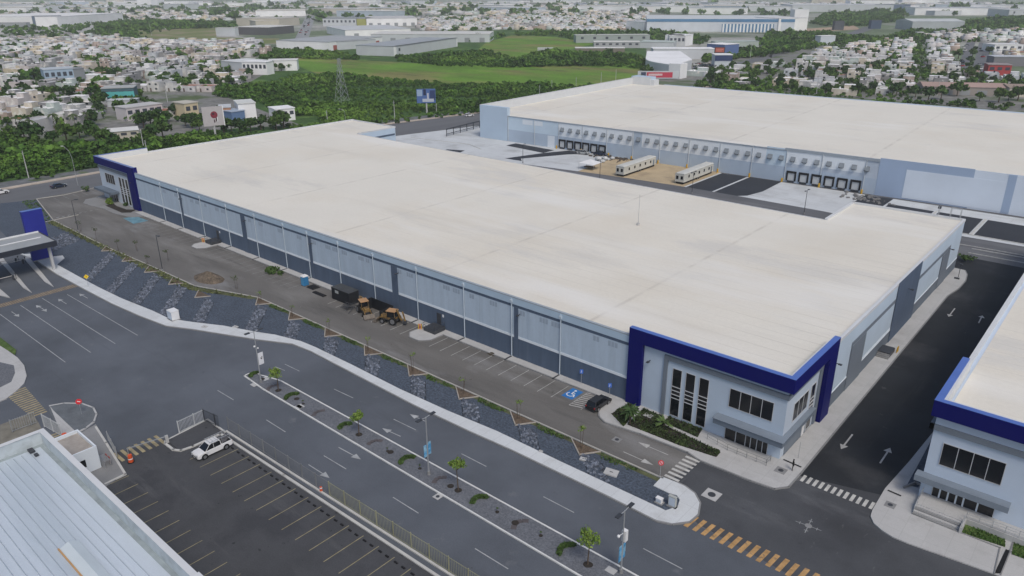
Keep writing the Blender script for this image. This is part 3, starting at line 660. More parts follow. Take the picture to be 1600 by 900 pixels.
f.part('upper_panels', wall_l, t, XA, XB, 4.35, 9.6, 0, .2)
f.part('dark_strip', wall_d, t, XA, XB, 9.6, 10.12, 0, .23)
f.part('fascia', mat('fascia', (.42, .54, .66), .7, .05, .3), t, XA, XB, 10.12, 11.24, 0, .3)
for a, b in ((-193.3, -192.4), (-163.1, -161.2), (-135.5, -134.5), (-108.1, -106.3), (-76.3, -75.4)):
    f.part('dark_pilaster', wall_d, t, a, b, .17, 9.62, .24, .29); f.lamp(t, b+.4, 8.6, .2)
DS = [-203.6, -193.6, -182.1, -169.4, -156.7, -144.9, -135.8, -124.8, -113.5, -100.7, -88.2, -76.8, -66.3]
for x in DS:
    g = MB(O1); g.tube((x, 88.55, .2), (x, 88.55, 11.1), .1, n=8); g.box(x-.22, x+.22, 88.3, 88.7, 10.4, 10.9); g.build('downspout', mat('pipe white', (.46, .54, .62), .5, .05), t)
    MB(O1).box(x-.12, x+.12, 86.7, 88.45, .17, .26).build('drain_shoe', dsteel_m, t)
jm = mat('panel joint', (.34, .41, .5), .8, 0)
g = MB(O1)
for i in range(len(DS)-1):
    for k in (1/3, 2/3): x = DS[i]+(DS[i+1]-DS[i])*k; f.part('panel_joint', jm, t, x-.03, x+.03, 4.35, 9.6, .2, .212)
lv = mat('louvre ghost', (.32, .385, .47), .8, 0)
for i in range(len(DS)):
    x0 = DS[i]; L = (DS[i+1]-x0) if i < len(DS)-1 else 12
    for k in (.12, .55, .78):
        if rnd.random() < .22: continue
        x = x0+L*k+rnd.uniform(-.4, .4); g = MB(O1)
        if XB-2.5 < x: continue
        for j in range(rnd.choice((2, 3, 3))):
            u = x+j*.62; f.box(g, u, u+.5, 8.45, 9.3, .2, .214)
        g.build('louvre', lv, t)
for x in (-95.6, -176.2):
    f.part('side_door', dsteel_m, t, x, x+1.1, .9, 3.1, .2, .25); f.part('door_plate', white_m, t, x+1.5, x+1.9, 2.6, 3.1, .2, .24)
# navy frame, near office
P_ = MB(O1)
P_.box(-53.2, -28.05, 88.2, 88.9, 10.75, 12.87); P_.box(-53.2, -50.8, 88.2, 88.9, .17, 10.75); P_.box(-28.7, -28.05, 88.9, 105, 10.75, 12.87); P_.box(-28.7, -28.05, 101.6, 105, .17, 10.75)
fr = P_.build('office_frame', blue_m, t)
g = MB(O1); g.box(-53.2, -28.05, 88.2, 89.0, 12.87, 12.93); g.box(-28.9, -28.05, 89.0, 105, 12.87, 12.93); g.build('frame_top_lit', bluelit_m, fr)
MB(O1).box(-53.2, -28.7, 88.9, 89.3, 11.2, 12.87).box(-29.1, -28.7, 89.3, 105, 11.2, 12.87).build('frame_back', cap_m, fr)
MB(O1).box(-50.8, -28.9, 88.86, 88.9, 0, 10.75).build('office_wall', mat('office wall', (.46, .55, .66), .8, .05, .2), t)
fo = Face('front', 88.86, O1); office_front(fo, t, -28.9, -1, gnd=.17)
fr_ = Face('right', -28.9, O1)
fr_.window(t, 91.7, 96.8, 4.7, 7.5, 3); fr_.window(t, 98.0, 99.6, .3, 7.6, 1, bars=(3.5, 4.1, 4.75, 5.4), name='tall_window')
g = MB(O1); fr_.box(g, 88.6, 101.4, 9.4, 10.12, 0, .25); fr_.box(g, 100.5, 101.3, .17, 9.4, 0, .25); fr_.box(g, 90.2, 97.6, .17, 2.9, 0, .08); g.build('grey_border', wall_m2, t)
fr_.part('side_door', white_m, t, 96.3, 97.2, .2, 2.5, .08, .12)
g = MB(O1); g.box(-38.2, -28.2, 87.2, 88.86, 2.95, 3.75); g.box(-28.9, -28.2, 88.86, 99.0, 2.95, 3.75); g.build('canopy', mat('canopy slate', (.13, .165, .21), .6, .08, .3), t)
g = MB(O1); g.box(-38.3, -28.1, 87.1, 88.86, 3.75, 3.82); g.box(-28.86, -28.1, 88.86, 99.1, 3.75, 3.82); g.build('canopy_top', mat('canopy top', (.2, .24, .29), .5, .08, .3), t)
# right gable
f = Face('right', -28.9, O1)
Z = 11.3
f.part('gable_wall', mat('gable pale', (.5, .6, .7), .8, .05, .15), t, 105, 187.2, 2.75, 11.68, 0, .3)
f.part('base_band', mat('gable base', (.15, .18, .22), .8, .08, .2), t, 105, 187.2, .0, 2.6, 0, .34); f.part('light_strip', wall_w, t, 105, 187.2, 2.6, 2.8, 0, .37)
f.part('grey_strip', wall_m2, t, 113.5, 136.5, 8.0, 8.7, .3, .36); f.part('grey_column', wall_m2, t, 113.5, 120.6, .1, 8.0, .38, .42)
f.part('slate_column', wall_d, t, 136.5, 151.6, .1, 11.72, .38, .46); f.part('grey_strip', wall_m2, t, 151.6, 177, 7.7, 8.4, .3, .36); f.part('grey_column', wall_m2, t, 170.4, 177, .1, 7.7, .38, .42)
f.part('pale_panel', wall_w, t, 120.6, 136.5, 3.0, 3.15, .3, .34)
f.lamp(t, 144, 8.4, .4); f.lamp(t, 175.5, 7.9, .4); f.lamp(t, 106.4, 8.0, .3)
# far office of the same building
P_ = MB(O1); P_.box(-244.9, -219.0, 88.2, 88.9, 10.75, 12.87); P_.box(-222.8, -219.0, 88.2, 88.9, .1, 10.75); P_.box(-219.0, -218.6, 88.4, 89.5, .1, 12.87); P_.box(-244.9, -244.3, 88.9, 104.3, 10.75, 12.87)
fr = P_.build('office_frame', blue_m, t)
g = MB(O1); g.box(-244.9, -218.6, 88.2, 89.0, 12.87, 12.93); g.box(-244.9, -243.9, 89.0, 104.3, 12.87, 12.93); g.build('frame_top_lit', mat('frame cap pale blue', (.14, .19, .42), .4, .1), fr)  # top faces of the navy frame, sky light put into a paler colour
MB(O1).box(-243.9, -219.0, 88.9, 89.3, 11.2, 12.87).box(-244.3, -243.9, 88.9, 104.3, 11.2, 12.87).build('frame_back', cap_m, fr)
fo2 = Face('front', 88.88, O1); office_front(fo2, t, -244.3, 1, shift=2.2)
g = MB(O1); g.box(-244.5, -232.6, 86.4, 88.88, 2.95, 3.65); g.build('canopy', mat('canopy slate', (.13, .165, .21)), t)

# ---- warehouse across the truck court
TH2 = atan2(8.6, 195.3)
t = W2 = thing('warehouse', 'huge beige roofed warehouse behind the truck court, hooded vents over its loading docks', 'warehouse', (-222.8, 237.1, 0), TH2)
MB().prism([(0.5, 0), (300, 0), (300, 139), (16, 137), (16, 133), (.5, 133)], 0, 10.3).build('walls', wall_g, t)
MB().box(1, 299.5, .3, 134, 10.3, 10.36).build('roof', roof_material('roof membrane b', 46, 5), t)
MB().box(0, .5, -.3, 133, 0, 13.7).box(.5, 14.9, -.3, 1.5, 0, 13.7).box(0, 12, 128, 133.5, 10.3, 14.6).build('end_wall', mat('end wall', (.46, .57, .69), .8, .05, .1), t)
MB().box(.5, 1.0, 1.5, 128, 10.36, 13.66).box(1.0, 14.9, 1.5, 1.9, 10.36, 13.66).box(0, .95, -.35, 133, 13.7, 13.8).box(12, 14, 128, 133.5, 10.36, 13.2).box(1, 12, 127.6, 128, 10.4, 14.5).build('parapet_lining', cap_m, t)
f = Face('front', 0)
f.part('base_panels', w2_mid, t, 15, 160, 0, 4.95, 0, .06)
f.part('upper_panels', mat('w2 upper', (.55, .67, .78), .8, .05, .1), t, 15, 41, 4.95, 10.25, 0, .06); f.part('upper_panels', wall_w, t, 41, 74.8, 4.95, 10.2, 0, .06)
f.part('grey_panel', w2_mid, t, 74.8, 78.3, 4.95, 10.2, 0, .06); f.part('upper_panels', wall_w, t, 78.3, 124.9, 4.95, 10.2, 0, .06)
f.part('grey_panel', mat('w2 upper', (.55, .67, .78)), t, 124.9, 131.8, 4.95, 10.9, 0, .06); f.part('upper_panels', wall_w, t, 131.8, 156, 6.2, 10.9, 0, .06); f.part('mid_panels', wall_g, t, 131.8, 160, 4.95, 6.2, 0, .06)
f.part('pale_patch', wall_w, t, 22.8, 28, 7.8, 9.8, .06, .08); f.part('pale_patch', wall_w, t, 28.5, 33, 7.9, 9.8, .06, .08)
f.part('steel_wall', w2_deep, t, 160, 185.2, 0, 11.5, 0, .1); f.part('pale_wall', mat('w2 light', (.67, .75, .85), .8, .05, .1), t, 185.2, 300, 0, 11.3, 0, .1)
f.part('big_panel', mat('w2 light', (.67, .75, .85)), t, 167.7, 193.5, .4, 9.0, .1, .16); f.part('steel_stripe', w2_deep, t, 193.5, 195.5, .2, 11.2, .1, .18)
f.part('tall_door', wall_w, t, 35.6, 39, 0, 4.6, .06, .12)
g = MB(); g.box(14, 160, -.25, .3, 10.25, 10.5); g.box(131, 160, -.25, .3, 10.5, 11.1); g.build('roof_edge', capd_m, t)
for s in (15.3, 29, 41, 52.3, 63.3, 74.7, 85.8, 97.3, 108.9, 120.3, 131.8, 143.2, 156.3): MB().tube((s, -.2, .2), (s, -.2, 10.3), .13, n=6).build('downspout', mat('pipe pale', (.55, .6, .64), .5, .05), t)
def hood(s):
    g = MB(); g.add([(s-.75, -.07, 8.5), (s+.75, -.07, 8.5), (s+.75, -1.0, 7.3), (s-.75, -1.0, 7.3), (s-.75, -.07, 7.1), (s+.75, -.07, 7.1), (s+.75, -1.0, 7.1), (s-.75, -1.0, 7.1)], [(0, 1, 2, 3), (3, 2, 6, 7), (0, 3, 7, 4), (1, 5, 6, 2)])
    v = g.build('hooded_vent', mat('vent pale', (.2, .23, .26), .6, .1), t)
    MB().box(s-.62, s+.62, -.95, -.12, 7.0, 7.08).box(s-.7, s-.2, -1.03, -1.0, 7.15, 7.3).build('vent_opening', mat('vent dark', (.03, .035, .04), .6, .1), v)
for k in range(31): hood(42.7+3.8*k)
for k in range(12):
    s = 42.8+3.72*k if k < 6 else 134.0+(k-6)*4.02
    z0 = .7
    g = MB(); g.box(s-1.6, s+1.6, -.35, -.06, z0+2.45, z0+3.1); g.box(s-1.6, s-1.1, -.35, -.06, z0, z0+2.45); g.box(s+1.1, s+1.6, -.35, -.06, z0, z0+2.45)
    d = MB().box(s-1.1, s+1.1, -.12, -.06, z0, z0+2.45).build('dock_door', mat('dock door', (.5, .53, .55), .6, .08, 1), t)
    g.build('dock_seal', black_m, d); MB().box(s-1.1, s+1.1, -.4, -.08, z0-.55, z0-.05).build('dock_leveller', dsteel_m, d)

# ---- office warehouse at the right edge
t = W3 = thing('warehouse', 'office end of the right-hand warehouse with navy parapet, canopy and raised entrance steps', 'warehouse', (-12.4, 92.6, 0))
O3 = (-12.4, 92.6, 0)
MB(O3).prism([(-12.4, 92.6), (45, 92.6), (45, 205), (-12.4, 205)], 0, 12.4).build('walls', mat('w3 wall', (.52, .61, .73), .8, .05, .2), t)
MB(O3).box(-11.5, 44.5, 93.2, 204.5, 12.4, 12.45).build('roof', roof_material('roof membrane c', 29, 3), t)
x1, y1 = at(1506.7, 557.8, 14.15); 
P_ = MB(O3); P_.box(-12.95, 45, 91.9, 92.6, 12.0, 14.1); P_.box(-12.95, -12.4, 92.6, y1, 12.0, 14.1); fr = P_.build('office_frame', blue_m, t)
MB(O3).box(-12.95, 45, 91.9, 92.7, 14.1, 14.16).box(-12.95, -12.1, 92.7, y1, 14.1, 14.16).build('frame_top_lit', bluelit_m, fr)
MB(O3).box(-12.4, 45, 92.6, 93.1, 12.45, 14.1).box(-12.4, -11.8, 93.1, y1, 12.45, 14.1).build('frame_back', cap_m, fr)
MB(O3).box(-12.6, -12.0, y1, 205, 12.3, 12.9).build('parapet_cap', cap_m, t)
f = Face('front', 92.6, O3)
g = MB(O3); f.box(g, -12.9, 45, 10.05, 10.75, 0, .3); g.box(-12.9, -12.4, 92.3, 108, 10.05, 10.75); g.build('grey_border', wall_m2, t)
f.window(t, -11.0, -4.5, 5.55, 8.55, 4); f.window(t, -11.0, -4.4, .96, 2.75, 1, name='entrance_glazing')
g = MB(O3)
for x in (-10.2, -9.3, -8.4, -7.6, -6.1): f.box(g, x-.09, x+.09, .96, 2.75, .03, .1)
g.build('door_frames', wall_w, t)
f.window(t, -.2, 6.2, 5.55, 8.55, 4)
MB(O3).box(-13.1, -3.0, 91.25, 92.6, 3.0, 3.8).build('canopy', mat('canopy slate light', (.2, .24, .29), .5, .08), t)
MB(O3).box(-12.46, -12.4, 93, 205, 0, 3.2).build('base_band', wall_m2, t)
# entrance platform, steps, railings
EP = thing('entrance_steps', 'grey entrance platform with four wide steps and steel railings at the right-hand office', 'steps', (-9, 89.5, .16))
OE = (-9, 89.5, .16)
g = MB(OE); g.box(-12.0, 20, 90.3, 92.58, .16, .95); g.box(-12.0, -6.9, 89.6, 90.3, .16, .95)
g.build('platform', conc, EP)
for k in range(4): MB(OE).box(-12.0, -6.9, 88.2+k*.35, 89.6, .16+k*.17, .33+k*.17).build('step', conc if k % 2 else conc_old, EP)
MB(OE).prism([(-6.9, 88.1), (-6.6, 88.1), (-6.6, 90.3), (-6.9, 90.3)], .16, 1.0).build('side_wall', conc, EP)
def railing(name, pts, h, parent, org, m=steel_m, gap=1.3, rails=(.5, 1.0)):
    g = MB(org)
    for a, b in zip(pts[:-1], pts[1:]):
        a = Vector(a); b = Vector(b); n = max(1, int((b-a).length/gap))
        for i in range(n+1): p = a.lerp(b, i/n); g.tube(p, p+Vector((0, 0, h)), .03, n=5)
        for r in rails: g.tube(a+Vector((0, 0, h*r)), b+Vector((0, 0, h*r)), .03, n=5)
    return g.build(name, m, parent)
railing('railing', [(-6.7, 90.4, .95), (20, 90.4, .95)], 1.0, EP, OE, rails=(.3, .65, 1.0)); railing('railing', [(-11.9, 88.3, .3), (-11.9, 89.8, .95), (-11.9, 92.2, .95)], 1.0, EP, OE); railing('railing', [(-6.75, 88.3, .3), (-6.75, 89.8, .95)], 1.0, EP, OE)
g = MB(); g.sheet(A((1510, 811), (1570, 833), (1570, 857), (1498, 833)), .2); g.sheet(A((1585, 843), (1640, 863), (1640, 890), (1580, 868)), .2); struct('lawn_bed', g, grass_m)
g = MB(); g.sheet(A((1571, 860), (1577, 862), (1563, 898), (1553, 898)), .19); g.line(at(1224, 718, .17), at(1252, 730, .17), .3, .19); g.line(at(1387, 766, .17), at(1408, 775, .17), .3, .19); struct('drain_slot', g, black_m)
g = MB(); kerb(g, A((1507, 810), (1497, 833), (1562, 858), (1553, 898)), .12, .1, .16); kerb(g, A((1585, 842), (1577, 866), (1563, 900)), .12, .1, .16); kerb(g, A((1412, 764), (1430, 757), (1448, 765), (1440, 770)), .2, .3, .16); struct('bed_kerb', g, conc_old)
railing('bed', [], 1, EP, OE) if False else None

# ---- metal roofed building, lower left
t = W4 = thing('industrial_building', 'low building with ribbed grey metal roof and pale parapet in the lower left corner', 'building', (-75, 8, 0))
O4 = (-75, 8, 0)
MB(O4).box(-97, -34, -30, 22.4, 0, 7.2).build('walls', mat('w4 wall', (.5, .5, .48), .8, .08), t)
MB(O4).box(-97, -34, 21.9, 22.45, 7.2, 9.0).box(-97.1, -96.6, -30, 21.9, 7.2, 9.0).build('parapet', mat('parapet grey', (.5, .56, .6), .8, .1, .4, col2=(.4, .45, .47), mask=(.6, .5, .7)), t)
MB(O4).box(-97.15, -34, 21.85, 22.5, 9.0, 9.06).box(-97.15, -96.5, -30, 21.85, 9.0, 9.06).box(-58.6, -57.6, 21.7, 22.6, 9.06, 9.2).build('parapet_cap', cap_m, t)
rf = MB(O4).box(-96.6, -34, -30, 21.9, 7.2, 7.3).build('metal_roof', mat('roof metal', (.57, .64, .71), .42, .07, .25, metal=.1, col2=(.47, .54, .6), mask=(.12, .5, .7), stretch=(.25, 1.5, 1), fine=.04), t)
g = MB(O4)
for y in np.arange(-29, 20.6, .86): g.add([(-95.6, y-.05, 7.3), (-34, y-.05, 7.3), (-34, y+.05, 7.3), (-95.6, y+.05, 7.3), (-95.6, y, 7.38), (-34, y, 7.38)], [(0, 1, 5, 4), (3, 4, 5, 2)])
g.build('standing_seams', mat('seam metal', (.4, .46, .52), .5, .05), rf)
MB(O4).box(-96.6, -34, 21.4, 21.9, 7.3, 7.34).box(-96.6, -96.1, -30, 21.4, 7.3, 7.34).build('gutter', mat('gutter grey', (.3, .35, .37), .6, .2, .6), rf)
x, y = at(133, 880, 7.3); g = MB(O4); g.add([(x-4, y-.9, 7.38), (x+4, y-.9, 7.38), (x+4, y+.9, 7.38), (x-4, y+.9, 7.38), (x-4, y, 7.75), (x+4, y, 7.75)], [(0, 1, 5, 4), (3, 4, 5, 2), (0, 4, 3), (1, 2, 5)]); sl = g.build('skylight', mat('skylight', (.55, .62, .66), .3, .05), rf)
MB(O4).box(x-4.1, x+4.1, y-1.05, y-.9, 7.36, 7.45).build('sealant', mat('sealant', (.5, .3, .14), .8, .2), sl)
MB(O4).box(-96.2, -95.2, 20.0, 20.6, 7.35, 7.6).box(-94.6, -94.0, 20.2, 20.6, 7.35, 7.55).build('roof_drain', dsteel_m, rf)

# ---- gatehouse canopy and blue tower
t = thing('entry_canopy', 'flat canopy with dark fascia over the toll lanes beside the navy tower, left edge', 'canopy', (-189, 45, 0)); O5 = (-189, 45, 0)
MB(O5).box(-194.5, -184.2, 22, 54.6, 6.9, 7.0).build('roof', mat('canopy metal', (.33, .35, .36), .6, .1, .2), t)
MB(O5).box(-194.7, -184.0, 54.6, 54.8, 5.9, 7.12).box(-184.2, -184.0, 22, 54.6, 5.9, 7.12).build('fascia', mat('fascia dark', (.03, .035, .05), .5, .1), t)
MB(O5).box(-194.7, -194.4, 22, 54.6, 5.9, 7.3).box(-190.0, -189.7, 23, 53.5, 7.0, 7.12).build('roof_flashing', white_m, t)
MB(O5).box(-194, -185, 23, 54, 5.9, 6.2).build('soffit', conc_old, t)
for x, y in ((-185.6, 53.4), (-185.6, 42), (-185.6, 31), (-193.5, 42), (-193.5, 31)): MB(O5).box(x-.28, x+.28, y-.28, y+.28, 0, 5.9).build('column', mat('column grey', (.45, .46, .47), .7, .08), t)
tw = thing('navy_tower', 'navy blue slab tower rising through the left edge beside the toll canopy', 'tower', (-195.6, 54.4, 0))
MB().box(-.55, .55, -2.1, 2.2, .3, 12.2).build('slab', mat('tower navy', (.022, .03, .27), .5, .06), tw); MB().box(-.6, .6, -2.15, 2.25, 0, .3).build('plinth', conc_old, tw); MB().box(-.6, .6, -2.15, 2.25, 12.2, 12.26).build('cap', bluelit_m, tw)
def barrier(px, py, lab, ln=5.2, rz=-pi/2):
    x, y = at(px, py); t = thing('barrier_gate', lab, 'barrier', (x, y, .18), rz, 'toll lane barriers')
    MB().box(-.18, .18, -.18, .18, 0, 1.05).build('cabinet', dsteel_m, t); MB().box(0, ln, -.04, .04, .9, 1.0).build('arm', mat('arm white', (.6, .58, .55), .6, .1), t)
    MB().tube((-.5, .1, 0), (-.5, .1, 1.3), .05).box(-.62, -.38, 0, .2, 1.2, 1.5).build('card_reader', dsteel_m, t)
barrier(22, 438, 'toll lane barrier with pale arm lowered, nearest the orange stripes'); barrier(37, 413, 'toll lane barrier just under the canopy edge, next to the navy tower'); barrier(26, 411, 'toll lane barrier behind the other two under the canopy'); 

# ---- guard booth
t = thing('guard_booth', 'small white guard booth with flat roof and dark window beside the striped crossing', 'booth', (-100.6, 26.0, .14)); bx = (-100.6, 26.0, .14)
MB().box(-3.1, 3.1, -1.9, 1.9, 0, 2.9).build('walls', wall_w, t)
MB().box(-3.1, 3.1, 1.7, 1.9, 2.9, 3.4).box(-3.1, 3.1, -1.9, -1.7, 2.9, 3.4).box(-3.1, -2.9, -1.7, 1.7, 2.9, 3.4).box(2.9, 3.1, -1.7, 1.7, 2.9, 3.4).build('parapet', wall_w, t)
MB().box(-2.9, 2.9, -1.7, 1.7, 2.9, 2.96).build('roof', mat('booth roof', (.36, .33, .3), .8, .15, 1), t)
MB().box(3.1, 3.14, -1.4, .2, 1.0, 2.1).build('window', glass_m, t)

# ------------------------------------------------------------------ lamps, poles, signs
LG = 'double headed street lamps along the median'
def lamp_post(px, py, h, lab, heads=2, rz=0.0, banner=None, group=LG, z=.1, xy=None, hm=None):
    x, y = xy or at(px, py); t = thing('street_lamp', lab, 'street lamp', (x, y, z), rz, group)
    MB().tube((0, 0, 0), (0, 0, .5), .22, .2, n=10).build('base', conc_old, t)
    MB().tube((0, 0, .5), (0, 0, h), .1, .06, n=8).build('pole', hm or steel_m, t)
    for s in ((-1, 1) if heads == 2 else (1,)):
        MB().tube((0, 0, h-.1), (0, s*.9, h), .045, n=6).build('arm', hm or steel_m, t)
        MB().box(-.22, .22, min(s*.75, s*1.6), max(s*.75, s*1.6), h-.06, h+.07).build('lamp_head', dsteel_m, t)
    if banner:
        for k, (m_, z0, z1, dy) in enumerate(banner): bw_ = .9 if len(banner) == 1 else .5; MB().box(-.02, .02, dy+.12 if dy >= 0 else dy-.12-bw_, dy+.12+bw_ if dy >= 0 else dy-.12, z0, z1).build('banner', m_, t)
    return t
bwh = mat('banner white', (.72, .74, .78), .6, .05); bbl = mat('banner blue', (.07, .27, .5), .6, .25, 1.5, col2=(.25, .45, .6), mask=(1.2, .45, .6))
t = lamp_post(408, 598, 9.2, 'double headed street lamp with a white banner at the tip of the median', banner=((bwh, 3.1, 5.2, 0),))
MB().tube((.045, .5, 4.3), (.05, .7, 4.0), .05, n=6).tube((.045, .68, 4.0), (.05, .78, 4.5), .05, n=6).build('banner_mark', black_m, t); MB().ball((0, -.25, 6.6), .16).ball((0, .3, 6.1), .14).build('camera_dome', white_m, t)
t = lamp_post(670, 742, 8.8, 'double headed street lamp with a sky blue banner halfway along the median', banner=((bbl, 3.0, 4.9, 0), (bbl, 2.9, 4.7, -.01)))
t = lamp_post(970, 896, 8.4, 'double headed street lamp with camera and pale blue banners at the median near end', banner=((bbl, 1.9, 3.9, 0), (bbl, 1.8, 3.9, -.01)))
MB().box(-.25, .25, .1, .6, 4.2, 5.6).build('control_box', white_m, t); MB().tube((0, 0, 5.4), (0, -.9, 5.6), .04).ball((0, -.95, 5.6), .18).build('camera', white_m, t)
G2 = 'slender lamp posts round the lots'
lamp_post(269, 771, 0, '') if False else None
lamp_post(0, 0, 8.6, 'single thin lamp post on the lot edge by the gravel mound', 1, -pi/2, xy=(-165.6, 69.2), group=G2, hm=dsteel_m)
lamp_post(0, 0, 8.6, 'tall thin lamp post at the lot corner in front of the far office', 1, 0, xy=(-212, 68.8), group=G2, hm=dsteel_m)
for (a, b, h, l_) in ((817, 255, 6.8, 'thin black lamp post beside the leftmost loading docks court road'), (937, 281, 6.8, 'thin black lamp post between the white tent and the roof edge'), (1081, 303, 6.8, 'thin black lamp post between the second trailer and the black asphalt'), (1256, 335, 6.9, 'thin black lamp post in front of the right-hand group of loading docks')):
    lamp_post(a, b, h, l_, 2, 0, group=G2, hm=dsteel_m)
# pale concrete utility poles by the highway
G3 = 'utility poles along the highway verge'
def util(px, py, h, lab, curved=False):
    x, y = at(px, py); t = thing('utility_pole', lab, 'pole', (x, y, 0), 0, G3)
    if not curved:
        MB().tube((0, 0, 0), (0, 0, h), .2, .11, n=8).build('pole', conc, t); MB().box(-.6, .6, -.06, .06, h-.9, h-.75).tube((0, 0, h-1.4), (-1.2, 0, h-1.2), .05).build('crossarm', steel_m, t)
    else:
        MB().tube((0, 0, 0), (0, 0, h*.72), .1, .07, n=6).path([(0, 0, h*.72), (-.4, -.3, h*.88), (-1.6, -1.2, h)], .06).build('pole', steel_m, t); MB().obox((-2.0, -1.5, h), .7, .3, .12, .6).build('lamp_head', white_m, t)
for a in ((45, 278, 9.4, 'pale concrete pole on the gravel verge at the far left'), (122, 290, 13, 'tall curved lamp pole rising behind the parking row of the far office', True), (232, 250, 7.5, 'pale pole behind the navy parapet of the far office'),
          (343, 215, 0, ''), (512, 193, 6.2, 'thin pale pole behind the left part of the beige roof'), (617, 188, 9.5, 'pair of thin poles where the road meets the roof', False), (540, 190, 6, 'curved lamp by the scrub edge right of the thin pale pole', True), (682, 177, 5, 'short thin pole right of the blue billboard'), (226, 238, 9, 'leaning pale pole by the long low house left of the billboard')):
    if a[2]: util(*a)
for i, (a, b, h, w_) in enumerate(((843, 152, 5, 'leftmost'), (862, 146, 6, 'second from the left'), (900, 138, 5, 'middle'), (939, 132, 6, 'fourth from the left'), (962, 127, 6, 'rightmost'))):
    x, y = at(a, b); t = thing('utility_pole', 'thin pale pole above the back roof edge, %s of five' % w_, 'pole', (x, y, 0), 0, G3); MB().tube((0, 0, 0), (0, 0, h+2), .16, .1, n=6).build('pole', conc, t); MB().box(-.5, .5, -.05, .05, h+1.2, h+1.3).build('crossarm', steel_m, t)
for i, (a, b, h) in enumerate(((120, 195, 12), (262, 160, 13), (307, 100, 18), (237, 56, 16), (130, 160, 12), (59, 50, 18), (16, 180, 10), (100, 75, 16), (1310, 125, 16), (1383, 92, 16), (1275, 150, 14), (1464, 150, 9), (1172, 92, 14))):
    x, y = at(a, b); t = thing('utility_pole', 'thin distant pole standing among the %s houses' % ('left' if a < 500 else 'right'), 'pole', (x, y, 0), 0, 'distant poles among the houses'); MB().tube((0, 0, 0), (0, 0, h), .2, .12, n=6).build('pole', conc, t)
# sign posts
def sign(px, py, lab, kind, h=2.4, r=.38, cat='sign', z=.0, xy=None, s=1.0):
    x, y = xy or at(px, py, z); t = thing('road_sign', lab, cat, (x, y, z), YAW*-1*0, None)
    MB().tube((0, 0, 0), (0, 0, h), .035, n=6).build('post', steel_m, t)
    n = Vector((-x, -y, 25)).normalized(); n = Vector((n.x, n.y, .25)).normalized(); c = Vector((0, 0, h+.1))+n*.06
    if kind == 'red':
        MB().disc(c, n, r, .03, 20).build('disc', red_m, t)
        a = n.cross(Vector((0, 0, 1))).normalized(); b = a.cross(n)
        k = MB(); k.tube(c+n*.03-a*r*.45-b*r*.25, c+n*.03+a*r*.45+b*r*.25, .055, n=6); k.build('symbol', white_m, t)
    elif kind == 'ring':
        MB().disc(c, n, r, .03, 20).build('disc', red_m, t); MB().disc(c+n*.035, n, r*.72, .03, 20).build('face', mat('sign pink', (.6, .35, .38), .5, .05), t)
        a = n.cross(Vector((0, 0, 1))).normalized(); b = a.cross(n); MB().tube(c+n*.07-a*r*.4-b*r*.5, c+n*.07+a*r*.4+b*r*.5, .05, n=6).build('symbol', red_m, t)
    elif kind == 'blue':
        a = n.cross(Vector((0, 0, 1))).normalized(); b = a.cross(n); k = MB(); q = r
        k.add([c-a*q*.8-b*q, c+a*q*.8-b*q, c+a*q*.8+b*q, c-a*q*.8+b*q], [(0, 1, 2, 3)]); k.build('plate', mat('sign blue', (.05, .14, .5), .5, .05), t)
        MB().tube(c+n*.03+b*.2, c+n*.03-b*.05, .04, n=5).tube(c+n*.03-b*.05, c+n*.03-b*.22+a*.12, .04, n=5).build('symbol', white_m, t)
    elif kind == 'yellow':
        a = n.cross(Vector((0, 0, 1))).normalized(); b = a.cross(n); k = MB(); k.add([c-a*r*1.2, c-b*r*1.2, c+a*r*1.2, c+b*r*1.2], [(0, 1, 2, 3)]); k.build('plate', mat('sign yellow', (.75, .52, .02), .5, .05), t)
        MB().tube(c+n*.03-b*.15, c+n*.03+b*.15, .05, n=5).build('symbol', black_m, t)
    return t
sign(128, 648, 'red round no entry sign on the kerb of the drop-shaped island', 'red', 2.2, .42)
sign(1031, 746, 'small red ringed sign at the end of the lot edge before the crosswalk', 'ring', 2.2, .36, z=.16)
sign(138, 447, 'yellow diamond sign on the sidewalk by the gravel bank', 'yellow', 2.1, .42, z=.16)
sign(908, 600, 'blue disabled parking sign behind the painted wheelchair bay', 'blue', 2.2, .34, z=.17); sign(952, 622, 'blue disabled parking sign between the black car and the slate wall', 'blue', 2.2, .34, z=.17)
sign(1247, 716, 'thin grey sign post on the corner sidewalk by the person in black', 'none', 2.6, z=.17)
# roof mast
x, y = at(997, 352, 11.3); tag(MB().tube((x, y, 11.3), (x, y, 18.2), .07, .04, n=6).tube((x, y, 11.3), (x, y, 11.8), .35, n=8).build('roof_mast', conc), 'thin pale mast standing alone in the middle of the beige roof', 'mast')

